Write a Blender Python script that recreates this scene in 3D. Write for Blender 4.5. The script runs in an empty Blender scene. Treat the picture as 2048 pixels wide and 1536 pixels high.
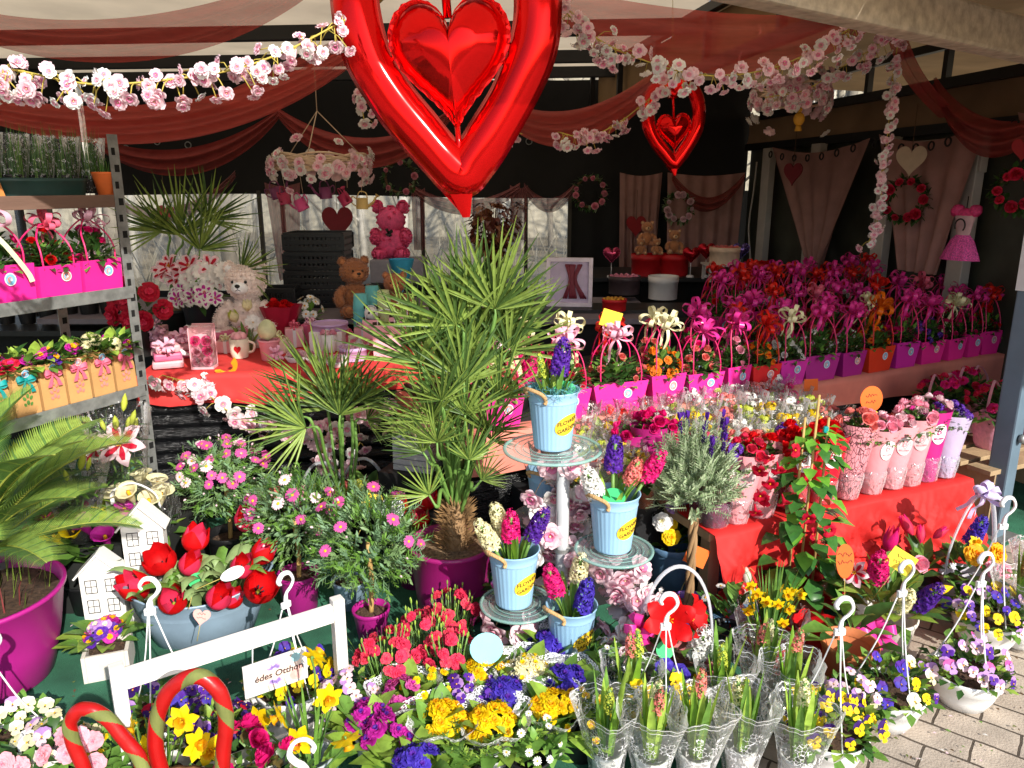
import bpy, bmesh, math, random
from math import pi, sin, cos, radians, sqrt
from mathutils import Vector as V, Matrix as MX, noise
rnd = random.Random(7)
S = bpy.context.scene
COL = S.collection

# ---------------------------------------------------------------- camera, sky, sun, exposure
CAM_H, PITCH, FPX = 1.55, radians(14.5), 1538.0
cd = bpy.data.cameras.new("camera"); cam = bpy.data.objects.new("camera", cd); COL.objects.link(cam)
cam.location = (0, 0, CAM_H); cam.rotation_euler = (pi/2 - PITCH, 0, 0)
cd.sensor_width = 36.0; cd.lens = 36.0*FPX/2048; cd.clip_start = .05; cd.clip_end = 400
S.camera = cam
SUN_EL, SUN_AZ = radians(31), radians(148)          # azimuth clockwise from +Y
w = bpy.data.worlds.new("World"); S.world = w; w.use_nodes = True
nt = w.node_tree; sky = nt.nodes.new('ShaderNodeTexSky'); sky.sky_type = 'NISHITA'; sky.sun_disc = False
sky.sun_elevation = SUN_EL; sky.sun_rotation = SUN_AZ
bg = nt.nodes['Background']; nt.links.new(sky.outputs[0], bg.inputs[0]); bg.inputs[1].default_value = .15
sd = bpy.data.lights.new("sun", 'SUN'); sun = bpy.data.objects.new("sun", sd); COL.objects.link(sun)
sd.energy = 4.6; sd.angle = radians(.55); sd.color = (1, .955, .87)
SDIR = V((sin(SUN_AZ)*cos(SUN_EL), cos(SUN_AZ)*cos(SUN_EL), sin(SUN_EL)))
sun.rotation_euler = SDIR.to_track_quat('Z', 'Y').to_euler(); sun.location = (4, -6, 6)
S.view_settings.view_transform = 'Standard'; S.view_settings.look = 'None'
S.view_settings.exposure = .60; S.view_settings.gamma = 1
S.render.engine = 'CYCLES'; S.cycles.transparent_max_bounces = 32; S.cycles.max_bounces = 7
S.cycles.use_denoising = True; S.cycles.caustics_reflective = False; S.cycles.caustics_refractive = False
S.cycles.sample_clamp_indirect = 6

# ---------------------------------------------------------------- pixel (of the 2048 photo) to world
def ray(px, py):
    u = (px-1024)/FPX; q = (768-py)/FPX
    return V((u, cos(PITCH)+q*sin(PITCH), -sin(PITCH)+q*cos(PITCH)))
def at(px, py, Y):
    d = ray(px, py); return V((0, 0, CAM_H)) + d*(Y/d.y)
def on(px, py, z=0.0):
    d = ray(px, py); return V((0, 0, CAM_H)) + d*((z-CAM_H)/d.z)
def up(px, Y, z):                                   # stand under pixel column px at depth Y, height z
    q = (z-CAM_H)
    # depth along the axis
    t = Y*cos(PITCH) - q*sin(PITCH)
    return V(((px-1024)/FPX*t, Y, z))

# ---------------------------------------------------------------- colours and materials
def lin(c): return tuple(((x/255)/12.92 if x/255 <= .04045 else ((x/255+.055)/1.055)**2.4) for x in c)
def mt(name, c, rough=.5, var=.12, vs=25., trans=0., metal=0., spec=.4, bump=0., bs=90., sheen=0., k=.85, ovar=.10, stretch=None, alpha=1.):
    if name in bpy.data.materials: return bpy.data.materials[name]
    m = bpy.data.materials.new(name); m.use_nodes = True; t = m.node_tree; N = t.nodes; L = t.links
    p = N['Principled BSDF']; out = N['Material Output']
    col = tuple(x*k for x in lin(c))
    tc = N.new('ShaderNodeTexCoord'); no = N.new('ShaderNodeTexNoise'); no.inputs['Scale'].default_value = vs; no.inputs['Detail'].default_value = 3
    src = tc.outputs['Object']
    if stretch:
        mp = N.new('ShaderNodeMapping'); mp.inputs['Scale'].default_value = stretch; L.new(src, mp.inputs[0]); src = mp.outputs[0]
    L.new(src, no.inputs[0])
    mr = N.new('ShaderNodeMapRange'); mr.inputs[1].default_value = .3; mr.inputs[2].default_value = .7
    mr.inputs[3].default_value = 1-var; mr.inputs[4].default_value = 1+var; L.new(no.outputs[0], mr.inputs[0])
    oi = N.new('ShaderNodeObjectInfo'); m2 = N.new('ShaderNodeMapRange'); m2.inputs[3].default_value = 1-ovar; m2.inputs[4].default_value = 1+ovar
    L.new(oi.outputs['Random'], m2.inputs[0])
    mu = N.new('ShaderNodeMath'); mu.operation = 'MULTIPLY'; L.new(mr.outputs[0], mu.inputs[0]); L.new(m2.outputs[0], mu.inputs[1])
    vm = N.new('ShaderNodeVectorMath'); vm.operation = 'SCALE'; vm.inputs[0].default_value = col; L.new(mu.outputs[0], vm.inputs['Scale'])
    L.new(vm.outputs[0], p.inputs['Base Color'])
    p.inputs['Roughness'].default_value = rough; p.inputs['Metallic'].default_value = metal
    p.inputs['Specular IOR Level'].default_value = spec
    if sheen: p.inputs['Sheen Weight'].default_value = sheen
    if bump:
        n2 = N.new('ShaderNodeTexNoise'); n2.inputs['Scale'].default_value = bs; L.new(src, n2.inputs[0])
        b = N.new('ShaderNodeBump'); b.inputs['Strength'].default_value = bump; b.inputs['Distance'].default_value = .004
        L.new(n2.outputs[0], b.inputs['Height']); L.new(b.outputs[0], p.inputs['Normal'])
    sh = p.outputs[0]
    if trans:
        tr = N.new('ShaderNodeBsdfTranslucent'); L.new(vm.outputs[0], tr.inputs[0])
        mx = N.new('ShaderNodeMixShader'); mx.inputs[0].default_value = trans; L.new(sh, mx.inputs[1]); L.new(tr.outputs[0], mx.inputs[2]); sh = mx.outputs[0]
    if alpha < 1:
        ta = N.new('ShaderNodeBsdfTransparent'); mx = N.new('ShaderNodeMixShader'); mx.inputs[0].default_value = alpha
        L.new(ta.outputs[0], mx.inputs[1]); L.new(sh, mx.inputs[2]); sh = mx.outputs[0]
    L.new(sh, out.inputs[0]); return m
def leafm(name, c, trans=.36, rough=.42, var=.22, k=.88): return mt(name, c, rough, var, 40, trans, k=k, spec=.35, ovar=.14)
def petm(name, c, trans=.3, rough=.55, var=.12, k=.9): return mt(name, c, rough, var, 60, trans, k=k, spec=.25, ovar=.12)
def film(name, c=(255, 255, 255), fac=.13, rough=.12, lace=None, wave=False):
    """clear wrap: mostly see-through, glossy creases, optional printed white lace"""
    if name in bpy.data.materials: return bpy.data.materials[name]
    m = bpy.data.materials.new(name); m.use_nodes = True; t = m.node_tree; N = t.nodes; L = t.links
    N.remove(N['Principled BSDF']); out = N['Material Output']; p = N.new('ShaderNodeBsdfGlossy'); p.inputs['Color'].default_value = (*lin(c), 1); p.inputs['Roughness'].default_value = rough+.06
    g_ = p; df0 = N.new('ShaderNodeBsdfTranslucent'); df0.inputs[0].default_value = (.9, .9, .92, 1); dd = N.new('ShaderNodeBsdfDiffuse'); dd.inputs[0].default_value = (.9, .9, .92, 1); m0 = N.new('ShaderNodeMixShader'); L.new(df0.outputs[0], m0.inputs[1]); L.new(dd.outputs[0], m0.inputs[2])
    p = N.new('ShaderNodeMixShader'); p.inputs[0].default_value = .55; L.new(m0.outputs[0], p.inputs[1]); L.new(g_.outputs[0], p.inputs[2])
    tc = N.new('ShaderNodeTexCoord'); n2 = N.new('ShaderNodeTexNoise'); n2.inputs['Scale'].default_value = 22; n2.inputs['Distortion'].default_value = 1.2; L.new(tc.outputs['Object'], n2.inputs[0])
    b = N.new('ShaderNodeBump'); b.inputs['Strength'].default_value = .9; b.inputs['Distance'].default_value = .02; L.new(n2.outputs[0], b.inputs['Height']); L.new(b.outputs[0], g_.inputs['Normal'])
    lw = N.new('ShaderNodeFresnel'); lw.inputs[0].default_value = 1.22; L.new(b.outputs[0], lw.inputs['Normal'])
    ad = N.new('ShaderNodeMath'); ad.operation = 'ADD'; ad.inputs[1].default_value = fac; ad.use_clamp = True; L.new(lw.outputs[0], ad.inputs[0])
    ta = N.new('ShaderNodeBsdfTransparent'); mx = N.new('ShaderNodeMixShader'); L.new(ad.outputs[0], mx.inputs[0]); L.new(ta.outputs[0], mx.inputs[1]); L.new(p.outputs[0], mx.inputs[2])
    sh = mx.outputs[0]
    if lace:
        uv = N.new('ShaderNodeUVMap'); vo = N.new('ShaderNodeTexVoronoi'); vo.feature = 'DISTANCE_TO_EDGE'; vo.inputs['Scale'].default_value = lace[0]; vo.inputs['Randomness'].default_value = .8
        n3 = N.new('ShaderNodeTexNoise'); n3.inputs['Scale'].default_value = lace[0]*.28; n3.inputs['Detail'].default_value = 1
        L.new(uv.outputs[0], vo.inputs[0]); L.new(uv.outputs[0], n3.inputs[0])
        a = N.new('ShaderNodeMath'); a.operation = 'LESS_THAN'; a.inputs[1].default_value = lace[1]; L.new(vo.outputs[0], a.inputs[0])
        sx = N.new('ShaderNodeSeparateXYZ'); L.new(uv.outputs[0], sx.inputs[0])
        # printed only inside bands (v) where the noise allows
        g = N.new('ShaderNodeMath'); g.operation = 'GREATER_THAN'; g.inputs[1].default_value = lace[2]; L.new(n3.outputs[0], g.inputs[0])
        mu = N.new('ShaderNodeMath'); mu.operation = 'MULTIPLY'; L.new(a.outputs[0], mu.inputs[0]); L.new(g.outputs[0], mu.inputs[1])
        fin = mu.outputs[0]
        bnd = N.new('ShaderNodeMath'); bnd.operation = 'COMPARE'; bnd.inputs[1].default_value = lace[3]; bnd.inputs[2].default_value = lace[4]; L.new(sx.outputs[1], bnd.inputs[0])
        m3 = N.new('ShaderNodeMath'); m3.operation = 'MULTIPLY'; L.new(fin, m3.inputs[0]); L.new(bnd.outputs[0], m3.inputs[1]); fin = m3.outputs[0]
        if wave:                                    # thin wavy printed lines near the top edge
            mp = N.new('ShaderNodeMath'); mp.operation = 'MULTIPLY'; mp.inputs[1].default_value = 60; L.new(sx.outputs[0], mp.inputs[0])
            si = N.new('ShaderNodeMath'); si.operation = 'SINE'; L.new(mp.outputs[0], si.inputs[0])
            sm = N.new('ShaderNodeMath'); sm.operation = 'MULTIPLY_ADD'; sm.inputs[1].default_value = .012; L.new(si.outputs[0], sm.inputs[0]); L.new(sx.outputs[1], sm.inputs[2])
            last = fin
            for vv in (.97, .88):
                c1 = N.new('ShaderNodeMath'); c1.operation = 'COMPARE'; c1.inputs[1].default_value = vv; c1.inputs[2].default_value = .0042; L.new(sm.outputs[0], c1.inputs[0])
                o = N.new('ShaderNodeMath'); o.operation = 'MAXIMUM'; L.new(last, o.inputs[0]); L.new(c1.outputs[0], o.inputs[1]); last = o.outputs[0]
            fin = last
        df = N.new('ShaderNodeBsdfDiffuse'); df.inputs[0].default_value = (.82, .82, .84, 1)
        my = N.new('ShaderNodeMixShader'); L.new(fin, my.inputs[0]); L.new(sh, my.inputs[1]); L.new(df.outputs[0], my.inputs[2]); sh = my.outputs[0]
    L.new(sh, out.inputs[0]); return m

# ---------------------------------------------------------------- mesh builder
class MB:
    def __init__(s): s.v = []; s.f = []; s.mi = []; s.ms = []; s.sm = []; s.uv = {}
    def m(s, mat):
        if mat not in s.ms: s.ms.append(mat)
        return s.ms.index(mat)
    def add(s, vs, fs, mat, smooth=True, T=None):
        b = len(s.v); k = s.m(mat)
        s.v += [tuple(T @ V(p)) for p in vs] if T else [tuple(p) for p in vs]
        for f in fs: s.f.append(tuple(i+b for i in f)); s.mi.append(k); s.sm.append(smooth)
        return b
    def merge(s, o, T=None):
        b = len(s.v); km = [s.m(x) for x in o.ms]
        s.v += [tuple(T @ V(p)) for p in o.v] if T else o.v
        s.f += [tuple(i+b for i in f) for f in o.f]; s.mi += [km[i] for i in o.mi]; s.sm += o.sm
    def mesh(s, name):
        me = bpy.data.meshes.new(name); me.from_pydata(s.v, [], s.f)
        for x in s.ms: me.materials.append(x)
        me.polygons.foreach_set('material_index', s.mi); me.polygons.foreach_set('use_smooth', s.sm)
        if s.uv:
            ul = me.uv_layers.new(name='UVMap')
            for lp in me.loops: ul.data[lp.index].uv = s.uv.get(lp.vertex_index, (0, 0))
        me.update(); return me
    # --- primitives
    def box(s, c, d, mat, rz=0, b=0.0, T=None):
        bm = bmesh.new(); bmesh.ops.create_cube(bm, size=1)
        for vv in bm.verts: vv.co = V((vv.co.x*d[0], vv.co.y*d[1], vv.co.z*d[2]))
        if b: bmesh.ops.bevel(bm, geom=bm.edges[:], offset=b, segments=2, affect='EDGES', profile=.6)
        M0 = MX.Translation(V(c)) @ MX.Rotation(rz, 4, 'Z')
        if T: M0 = T @ M0
        bm.verts.index_update()
        s.add([M0 @ vv.co for vv in bm.verts], [[q.index for q in f.verts] for f in bm.faces], mat, False); bm.free()
    def tube(s, pts, r, mat, n=8, cap=True, flat=None):
        pts = [V(p) for p in pts]; m = len(pts); rs = r if isinstance(r, (list, tuple)) else [r]*m
        vs = []; fs = []; prev = None
        for i, p in enumerate(pts):
            d = (pts[min(i+1, m-1)]-pts[max(i-1, 0)])
            if d.length < 1e-9: d = V((0, 0, 1))
            d.normalize()
            if prev is None: a = d.orthogonal().normalized()
            else:
                a = prev - d*prev.dot(d)
                a = a.normalized() if a.length > 1e-6 else d.orthogonal().normalized()
            prev = a; bb = d.cross(a)
            for j in range(n):
                t = 2*pi*j/n; vs.append(p + (a*cos(t)+bb*sin(t)*(flat or 1))*rs[i])
        for i in range(m-1):
            for j in range(n): fs.append((i*n+j, i*n+(j+1) % n, (i+1)*n+(j+1) % n, (i+1)*n+j))
        if cap: fs.append(tuple(range(n))[::-1]); fs.append(tuple((m-1)*n+j for j in range(n)))
        s.add(vs, fs, mat)
    def lathe(s, prof, mat, n=28, T=None, sx=1, sy=1, flute=None, uvv=False, bump=None, smooth=True):
        vs = []; fs = []; m = len(prof)
        for i, (r, z) in enumerate(prof):
            for j in range(n):
                t = 2*pi*j/n; q = r
                if flute: q = r*(1+flute[1]*cos(flute[0]*t))
                if bump: q += bump(t, i/(m-1))
                vs.append((q*cos(t)*sx, q*sin(t)*sy, z))
        for i in range(m-1):
            for j in range(n): fs.append((i*n+j, i*n+(j+1) % n, (i+1)*n+(j+1) % n, (i+1)*n+j))
        b = s.add(vs, fs, mat, smooth, T)
        if uvv:
            for i in range(m):
                for j in range(n): s.uv[b+i*n+j] = (1-abs(1-2*j/n), i/(m-1))
    def disc(s, c, r, mat, n=20, T=None, sx=1, sy=1):
        s.add([(c[0]+r*cos(2*pi*j/n)*sx, c[1]+r*sin(2*pi*j/n)*sy, c[2]) for j in range(n)], [tuple(range(n))], mat, False, T)
    def ball(s, c, r, mat, n=14, T=None, bump=None):
        r = r if isinstance(r, (tuple, list)) else (r, r, r); vs = []; fs = []; m = n//2+1
        for i in range(m+1):
            ph = pi*i/m
            for j in range(n):
                t = 2*pi*j/n; d = V((sin(ph)*cos(t), sin(ph)*sin(t), cos(ph))); q = 1+(bump(d) if bump else 0)
                vs.append((c[0]+d.x*r[0]*q, c[1]+d.y*r[1]*q, c[2]+d.z*r[2]*q))
        for i in range(m):
            for j in range(n): fs.append((i*n+j, (i+1)*n+j, (i+1)*n+(j+1) % n, i*n+(j+1) % n))
        s.add(vs, fs, mat, True, T)
    def grid(s, fn, nu, nv, mat, T=None, smooth=True, uvv=False):
        vs = [fn(i/nu, j/nv) for j in range(nv+1) for i in range(nu+1)]; a = nu+1
        b = s.add(vs, [(j*a+i, j*a+i+1, (j+1)*a+i+1, (j+1)*a+i) for j in range(nv) for i in range(nu)], mat, smooth, T)
        if uvv:
            for j in range(nv+1):
                for i in range(nu+1): s.uv[b+j*a+i] = (i/nu, j/nv)
    def prism(s, outline, th, mat, T=None, smooth=False):
        """closed outline in XZ, thickness th along Y"""
        n = len(outline); vs = [(x, -th/2, z) for x, z in outline]+[(x, th/2, z) for x, z in outline]
        fs = [tuple(range(n)), tuple(range(2*n-1, n-1, -1))]+[(i, (i+1) % n+0, (i+1) % n+n, i+n)[::-1] for i in range(n)]
        s.add(vs, fs, mat, smooth, T)
    def blade(s, pts, ws, side, mat, fold=.0, T=None):
        """leaf strip: centre line pts, half widths ws, side vector; fold lifts the edges"""
        pts = [V(p) for p in pts]; side = V(side).normalized(); vs = []; fs = []; m = len(pts)
        for i, p in enumerate(pts):
            d = pts[min(i+1, m-1)]-pts[max(i-1, 0)]; nn = side.cross(d)
            if nn.length > 1e-9: nn.normalize()
            w = ws[i]
            vs += [p-side*w+nn*w*fold, p, p+side*w+nn*w*fold]
        for i in range(m-1):
            a = i*3; fs += [(a, a+1, a+4, a+3), (a+1, a+2, a+5, a+4)]
        s.add(vs, fs, mat, True, T)
    def petals(s, n, prof, mat, a0=0., fold=.2, T=None, jit=.0, ruf=0., rr=None):
        """ring of n petals; prof rows are (radius, height, half width)"""
        rr = rr or rnd
        for k in range(n):
            a = a0+2*pi*k/n+rr.uniform(-jit, jit); zz = rr.uniform(-jit, jit)*.3; sc = 1+rr.uniform(-jit, jit)*.5
            ca, sa = cos(a), sin(a); vs = []; fs = []
            for i, (r, z, wd) in enumerate(prof):
                z2 = z+zz*r; r *= sc
                for e in (-1, 0, 1):
                    up_ = abs(e)*wd*fold + (rr.uniform(-ruf, ruf)*wd if e and i else 0)
                    # edges lift inward/upward
                    x = r; y = e*wd
                    vs.append((x*ca-y*sa, x*sa+y*ca, z2+up_))
            for i in range(len(prof)-1):
                b = i*3; fs += [(b, b+1, b+4, b+3), (b+1, b+2, b+5, b+4)]
            s.add(vs, fs, mat, True, T)
    def leaf(s, p, d, L, W, mat, upv=(0, 0, 1), droop=.15, fold=.25):
        p = V(p); d = V(d).normalized(); sd = d.cross(V(upv))
        if sd.length < 1e-3: sd = V((1, 0, 0))
        sd.normalize(); nn = sd.cross(d)
        a = p; b = p+d*L*.45+nn*0; c = p+d*L-nn*L*droop
        q = p+d*L*.75-nn*L*droop*.45
        vs = [a, b-sd*W+nn*W*fold, b, b+sd*W+nn*W*fold, q-sd*W*.62+nn*W*fold*.5, q, q+sd*W*.62+nn*W*fold*.5, c]
        s.add(vs, [(0, 2, 1), (0, 3, 2), (1, 2, 5, 4), (2, 3, 6, 5), (4, 5, 7), (5, 6, 7)], mat, True)
    def needle(s, p, d, L, W, mat, sd):
        p = V(p); d = V(d); sd = V(sd)
        s.add([p-sd*W*.5, p+sd*W*.5, p+d*L*.6+sd*W, p+d*L*.6-sd*W, p+d*L], [(0, 1, 2, 3), (3, 2, 4)], mat, True)

def rdir(zmin=-1., zmax=1., r=None):
    r = r or rnd; z = r.uniform(zmin, zmax); t = r.uniform(0, 2*pi); q = sqrt(max(0, 1-z*z)); return V((q*cos(t), q*sin(t), z))
def facing(loc, d, spin=0., sc=1.):
    q = V(d).to_track_quat('Z', 'Y').to_matrix().to_4x4()
    return MX.Translation(V(loc)) @ q @ MX.Rotation(spin, 4, 'Z') @ MX.Scale(sc, 4)

# ---------------------------------------------------------------- objects
def tag(o, label, cat, group=None):
    o['label'] = label; o['category'] = cat
    if group: o['group'] = group
    return o
def thing(name, label, cat, loc, rz=0., group=None, sc=1.):
    o = bpy.data.objects.new(name, None); COL.objects.link(o); o.location = loc; o.rotation_euler = (0, 0, rz); o.scale = (sc,)*3
    o.empty_display_size = .05
    return tag(o, label, cat, group)
def part(name, mb, parent=None, T=None, label=None, kind=None):
    me = mb.mesh(name) if isinstance(mb, MB) else mb
    o = bpy.data.objects.new(name, me); COL.objects.link(o)
    if parent is not None: o.parent = parent
    if T is not None: o.matrix_local = T
    if label: o['label'] = label
    if kind: o['kind'] = kind
    return o
def solo(name, mb, label, cat, loc=(0, 0, 0), rz=0., group=None):
    o = part(name, mb); o.location = loc; o.rotation_euler = (0, 0, rz); return tag(o, label, cat, group)
def setting(name, mb, kind='structure'):
    o = part(name, mb); o['kind'] = kind; return o
def dup(o, loc=None, rz=None, sc=None, label=None, parent=None, drop=()):
    c = o.copy(); COL.objects.link(c)
    if parent is not None: c.parent = parent; c.matrix_parent_inverse = o.matrix_parent_inverse
    if loc is not None: c.location = loc
    if rz is not None: c.rotation_euler = (0, 0, rz)
    if sc is not None: c.scale = (sc,)*3
    if label: c['label'] = label
    for ch in list(o.children): dup(ch, parent=c)
    return c
def catmull(pts, n=8):
    pts = [V(p) for p in pts]; out = []
    P = [pts[0]*2-pts[1]]+pts+[pts[-1]*2-pts[-2]]
    for i in range(1, len(P)-2):
        for k in range(n):
            t = k/n; a, b, c, d = P[i-1:i+3]
            out.append(.5*((2*b)+(c-a)*t+(2*a-5*b+4*c-d)*t*t+(3*b-a-3*c+d)*t**3))
    out.append(pts[-1]); return out
_txt = {}
def text_geo(s, size=1., bold=0.):
    """letters as a flat mesh centred on the origin in XY"""
    k = (s, size, bold)
    if k in _txt: return _txt[k]
    cu = bpy.data.curves.new('letters', 'FONT'); cu.body = s; cu.size = size; cu.align_x = 'CENTER'; cu.align_y = 'CENTER'; cu.offset = bold; cu.resolution_u = 3
    o = bpy.data.objects.new('letters', cu); COL.objects.link(o)
    dg = bpy.context.evaluated_depsgraph_get(); me = bpy.data.meshes.new_from_object(o.evaluated_get(dg))
    r = ([tuple(v.co) for v in me.vertices], [tuple(p.vertices) for p in me.polygons])
    bpy.data.objects.remove(o); bpy.data.curves.remove(cu); bpy.data.meshes.remove(me); _txt[k] = r; return r
ORD = ['first', 'second', 'third', 'fourth', 'fifth', 'sixth', 'seventh', 'eighth', 'ninth', 'tenth', 'eleventh', 'twelfth', 'thirteenth', 'fourteenth', 'fifteenth', 'sixteenth']
def nth(i, n, side='left'):
    if i == 0: return side+'most'
    if i == n-1: return ('right' if side == 'left' else 'left')+'most'
    return ORD[i]+' from the '+side
# ================================================================ flowers and plants (mesh kits)
GREEN = leafm('leaf_green', (116, 160, 70)); DGREEN = leafm('leaf_dark', (66, 106, 50)); LGREEN = leafm('leaf_light', (168, 200, 84))
BGREEN = leafm('leaf_blue', (132, 168, 126)); SAGE = leafm('leaf_sage', (150, 172, 130)); OLIVE = leafm('leaf_olive', (112, 124, 62))
STEM = mt('stem_green', (104, 142, 66), .5); STEMY = mt('stem_yellow', (190, 172, 90), .5); WOODY = mt('stem_woody', (150, 118, 82), .8, bump=.5, stretch=(1, 1, .2))
YEL = petm('petal_yellow', (250, 214, 16)); YELC = petm('petal_cream', (246, 238, 190)); YELD = petm('petal_deep_yellow', (246, 176, 16)); ORG = petm('petal_orange', (244, 128, 24))
RED = petm('petal_red', (214, 14, 20)); CRIM = petm('petal_crimson', (196, 16, 52)); PINKR = petm('petal_rose', (232, 54, 92)); HOT = petm('petal_hot_pink', (226, 28, 120)); PINK = petm('petal_pink', (246, 168, 190))
PINKL = petm('petal_pale_pink', (250, 216, 224)); SALM = petm('petal_salmon', (244, 136, 128)); MAG = petm('petal_magenta', (196, 40, 160)); PUR = petm('petal_purple', (92, 42, 160)); PURD = petm('petal_dark_purple', (62, 26, 110))
LIL = petm('petal_lilac', (196, 150, 214)); WHT = petm('petal_white', (244, 242, 238)); BLUE = petm('petal_blue', (78, 58, 184)); DPINK = petm('petal_dark_pink', (214, 90, 164)); YGR = petm('petal_lime', (196, 206, 76))
EYE = mt('flower_eye', (240, 176, 20), .8); EYED = mt('flower_eye_dark', (40, 20, 40), .8)
SOIL = mt('soil', (76, 56, 42), .95, .5, 60, bump=1., bs=120); SOILB = mt('bark_soil', (128, 104, 78), .95, .6, 90, bump=1., bs=160)
_K = {}
def kit(f):
    def g(*a):
        k = (f.__name__,)+a
        if k not in _K:
            mb = f(*a); _K[k] = mb.mesh('flower')
        return _K[k]
    g.mb = f; return g
@kit
def F_tulip(m1, m2, open_=1.0, tall=1.0):
    mb = MB(); r = random.Random(3)
    for ring in range(2):
        for k in range(3):
            a0 = 2*pi*k/3+ring*pi/3+r.uniform(-.08, .08); q = (1, .9)[ring]; w0 = r.uniform(.92, 1.08)
            def f(u, v):
                e = 2*u-1; ha = 1.08*(1-max(0, v-.45)**1.7*2.2)*min(1, .5+v*1.6); rr = .036*q*(sin(min(1, v*1.7)*pi/2)**.8)*(1+(open_-1)*v*1.6)*(1-.26*max(0, v-.5)*(1.4-open_*.55)/.5)
                rr *= 1-.05*e*e+.04*sin(5*e+k)*v*v; a = a0+e*ha*w0; z = .084*tall*(v-.05*e*e*v)
                return V((rr*cos(a), rr*sin(a), z))
            mb.grid(f, 8, 9, (m1, m2)[ring])
    mb.ball((0, 0, .02), (.006, .006, .016), YGR, 6)
    for k in range(6): mb.tube([(0, 0, .01), (.012*cos(k), .012*sin(k), .035)], .002, EYED, 4)
    return mb
@kit
def F_star(m1, m2, R_, n, wd, lift, curl):          # lily, narcissus back, clematis-like stars; m2 = centre stripe
    mb = MB(); r = random.Random(n)
    for ring in range(2 if n > 5 else 1):
        k = n//2 if n > 5 else n
        pr = [(0, 0, .1*wd), (.3*R_, lift*.35, .7*wd), (.6*R_, lift*.8, wd), (.85*R_, lift*.95, .6*wd), (R_, lift-curl, .05*wd)]
        mb.petals(k, pr, m1, ring*pi/k, .25, jit=.1, ruf=.12, rr=r)
        if m2 is not m1:
            pr2 = [(x*.8, z+.0015, q*.42) for x, z, q in pr]; mb.petals(k, pr2, m2, ring*pi/k, .2, jit=.02, rr=r)
    for k in range(5): mb.tube([(0, 0, 0), (R_*.12*cos(k*1.3), R_*.12*sin(k*1.3), R_*.35)], .02*R_, EYE, 4)
    return mb
@kit
def F_narcissus(m1, m2, R_):
    mb = MB(); r = random.Random(5)
    mb.petals(6, [(0, 0, .1*R_), (.35*R_, .02*R_, .30*R_), (.7*R_, .05*R_, .30*R_), (R_, 0, .03*R_)], m1, 0, .2, jit=.12, ruf=.15, rr=r)
    mb.lathe([(.14*R_, 0), (.2*R_, .25*R_), (.24*R_, .5*R_), (.36*R_, .62*R_)], m2, 14, flute=(7, .06))
    for k in range(3): mb.tube([(0, 0, 0), (.05*R_*cos(k*2), .05*R_*sin(k*2), .5*R_)], .03*R_, EYE, 4)
    return mb
@kit
def F_daisy(m1, R_=.022, n=17):
    mb = MB(); r = random.Random(9)
    mb.petals(n, [(.2*R_, 0, .06*R_), (.6*R_, .08*R_, .14*R_), (.9*R_, .06*R_, .13*R_), (R_, .02*R_, .04*R_)], m1, 0, .15, jit=.1, rr=r)
    mb.ball((0, 0, .02*R_), (.26*R_, .26*R_, .16*R_), EYE, 8); return mb
@kit
def F_pansy(m1, m2, R_=.022):
    mb = MB(); r = random.Random(11)
    def pet(a, sc, mm, z):
        pr = [(0, z, .1*R_), (.35*R_*sc, z+.05*R_, .42*R_*sc), (.75*R_*sc, z+.08*R_, .55*R_*sc), (1.0*R_*sc, z+.02*R_, .30*R_*sc)]
        mb.petals(1, pr, mm, a, .12, ruf=.12, rr=r)
    for a, sc, mm, z in ((pi/2-.55, 1, m1, -.1*R_), (pi/2+.55, 1, m1, -.06*R_), (.12, .85, m2, 0), (pi-.12, .85, m2, .02*R_), (-pi/2, 1.0, m2, .05*R_)): pet(a, sc, mm, z)
    mb.ball((0, -.05*R_, .1*R_), .12*R_, EYE, 6)
    for k in (-1, 0, 1): mb.blade([(0, -.12*R_, .13*R_), (.2*R_*k, -.42*R_, .17*R_)], [.05*R_, .015*R_], (1, 0, 0), EYED)
    return mb
@kit
def F_rosette(m1, m2, R_, layers=4, ruf=.35):       # primrose, ranunculus, carnation, double blossom, rose
    mb = MB(); r = random.Random(int(R_*1e4)+layers)
    for k in range(layers):
        f = 1-k/(layers+.3); n = max(3, int(7-k)); z = R_*.75*(k/layers)
        pr = [(0, z*.6, .12*R_), (.4*R_*f, z*.9, .42*R_*f), (.8*R_*f, z+.12*R_, .5*R_*f), (R_*f, z+.05*R_, .32*R_*f)]
        mb.petals(n, pr, m1 if k < layers-1 else m2, k*.7, .35, jit=.25, ruf=ruf, rr=r)
    return mb
@kit
def F_rose(m1, R_=.02):
    mb = MB(); r = random.Random(21)
    for k, (f, h, op) in enumerate(((1, .45, 1.0), (.85, .75, .85), (.66, .95, .7), (.45, 1.05, .6), (.26, 1.1, .6))):
        pr = [(.1*R_, 0, .15*R_), (.55*R_*f, .25*R_, .5*R_*f), (.8*R_*f*op, .75*R_*h, .6*R_*f), (.95*R_*f*op, 1.1*R_*h, .35*R_*f)]
        mb.petals(5 if k < 3 else 3, pr, m1, k*.8, -.05, jit=.15, ruf=.08, rr=r)
    mb.petals(5, [(0, 0, .1*R_), (.5*R_, .05*R_, .16*R_), (.9*R_, -.15*R_, .02*R_)], GREEN, .3, .1, rr=r)
    return mb
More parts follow.
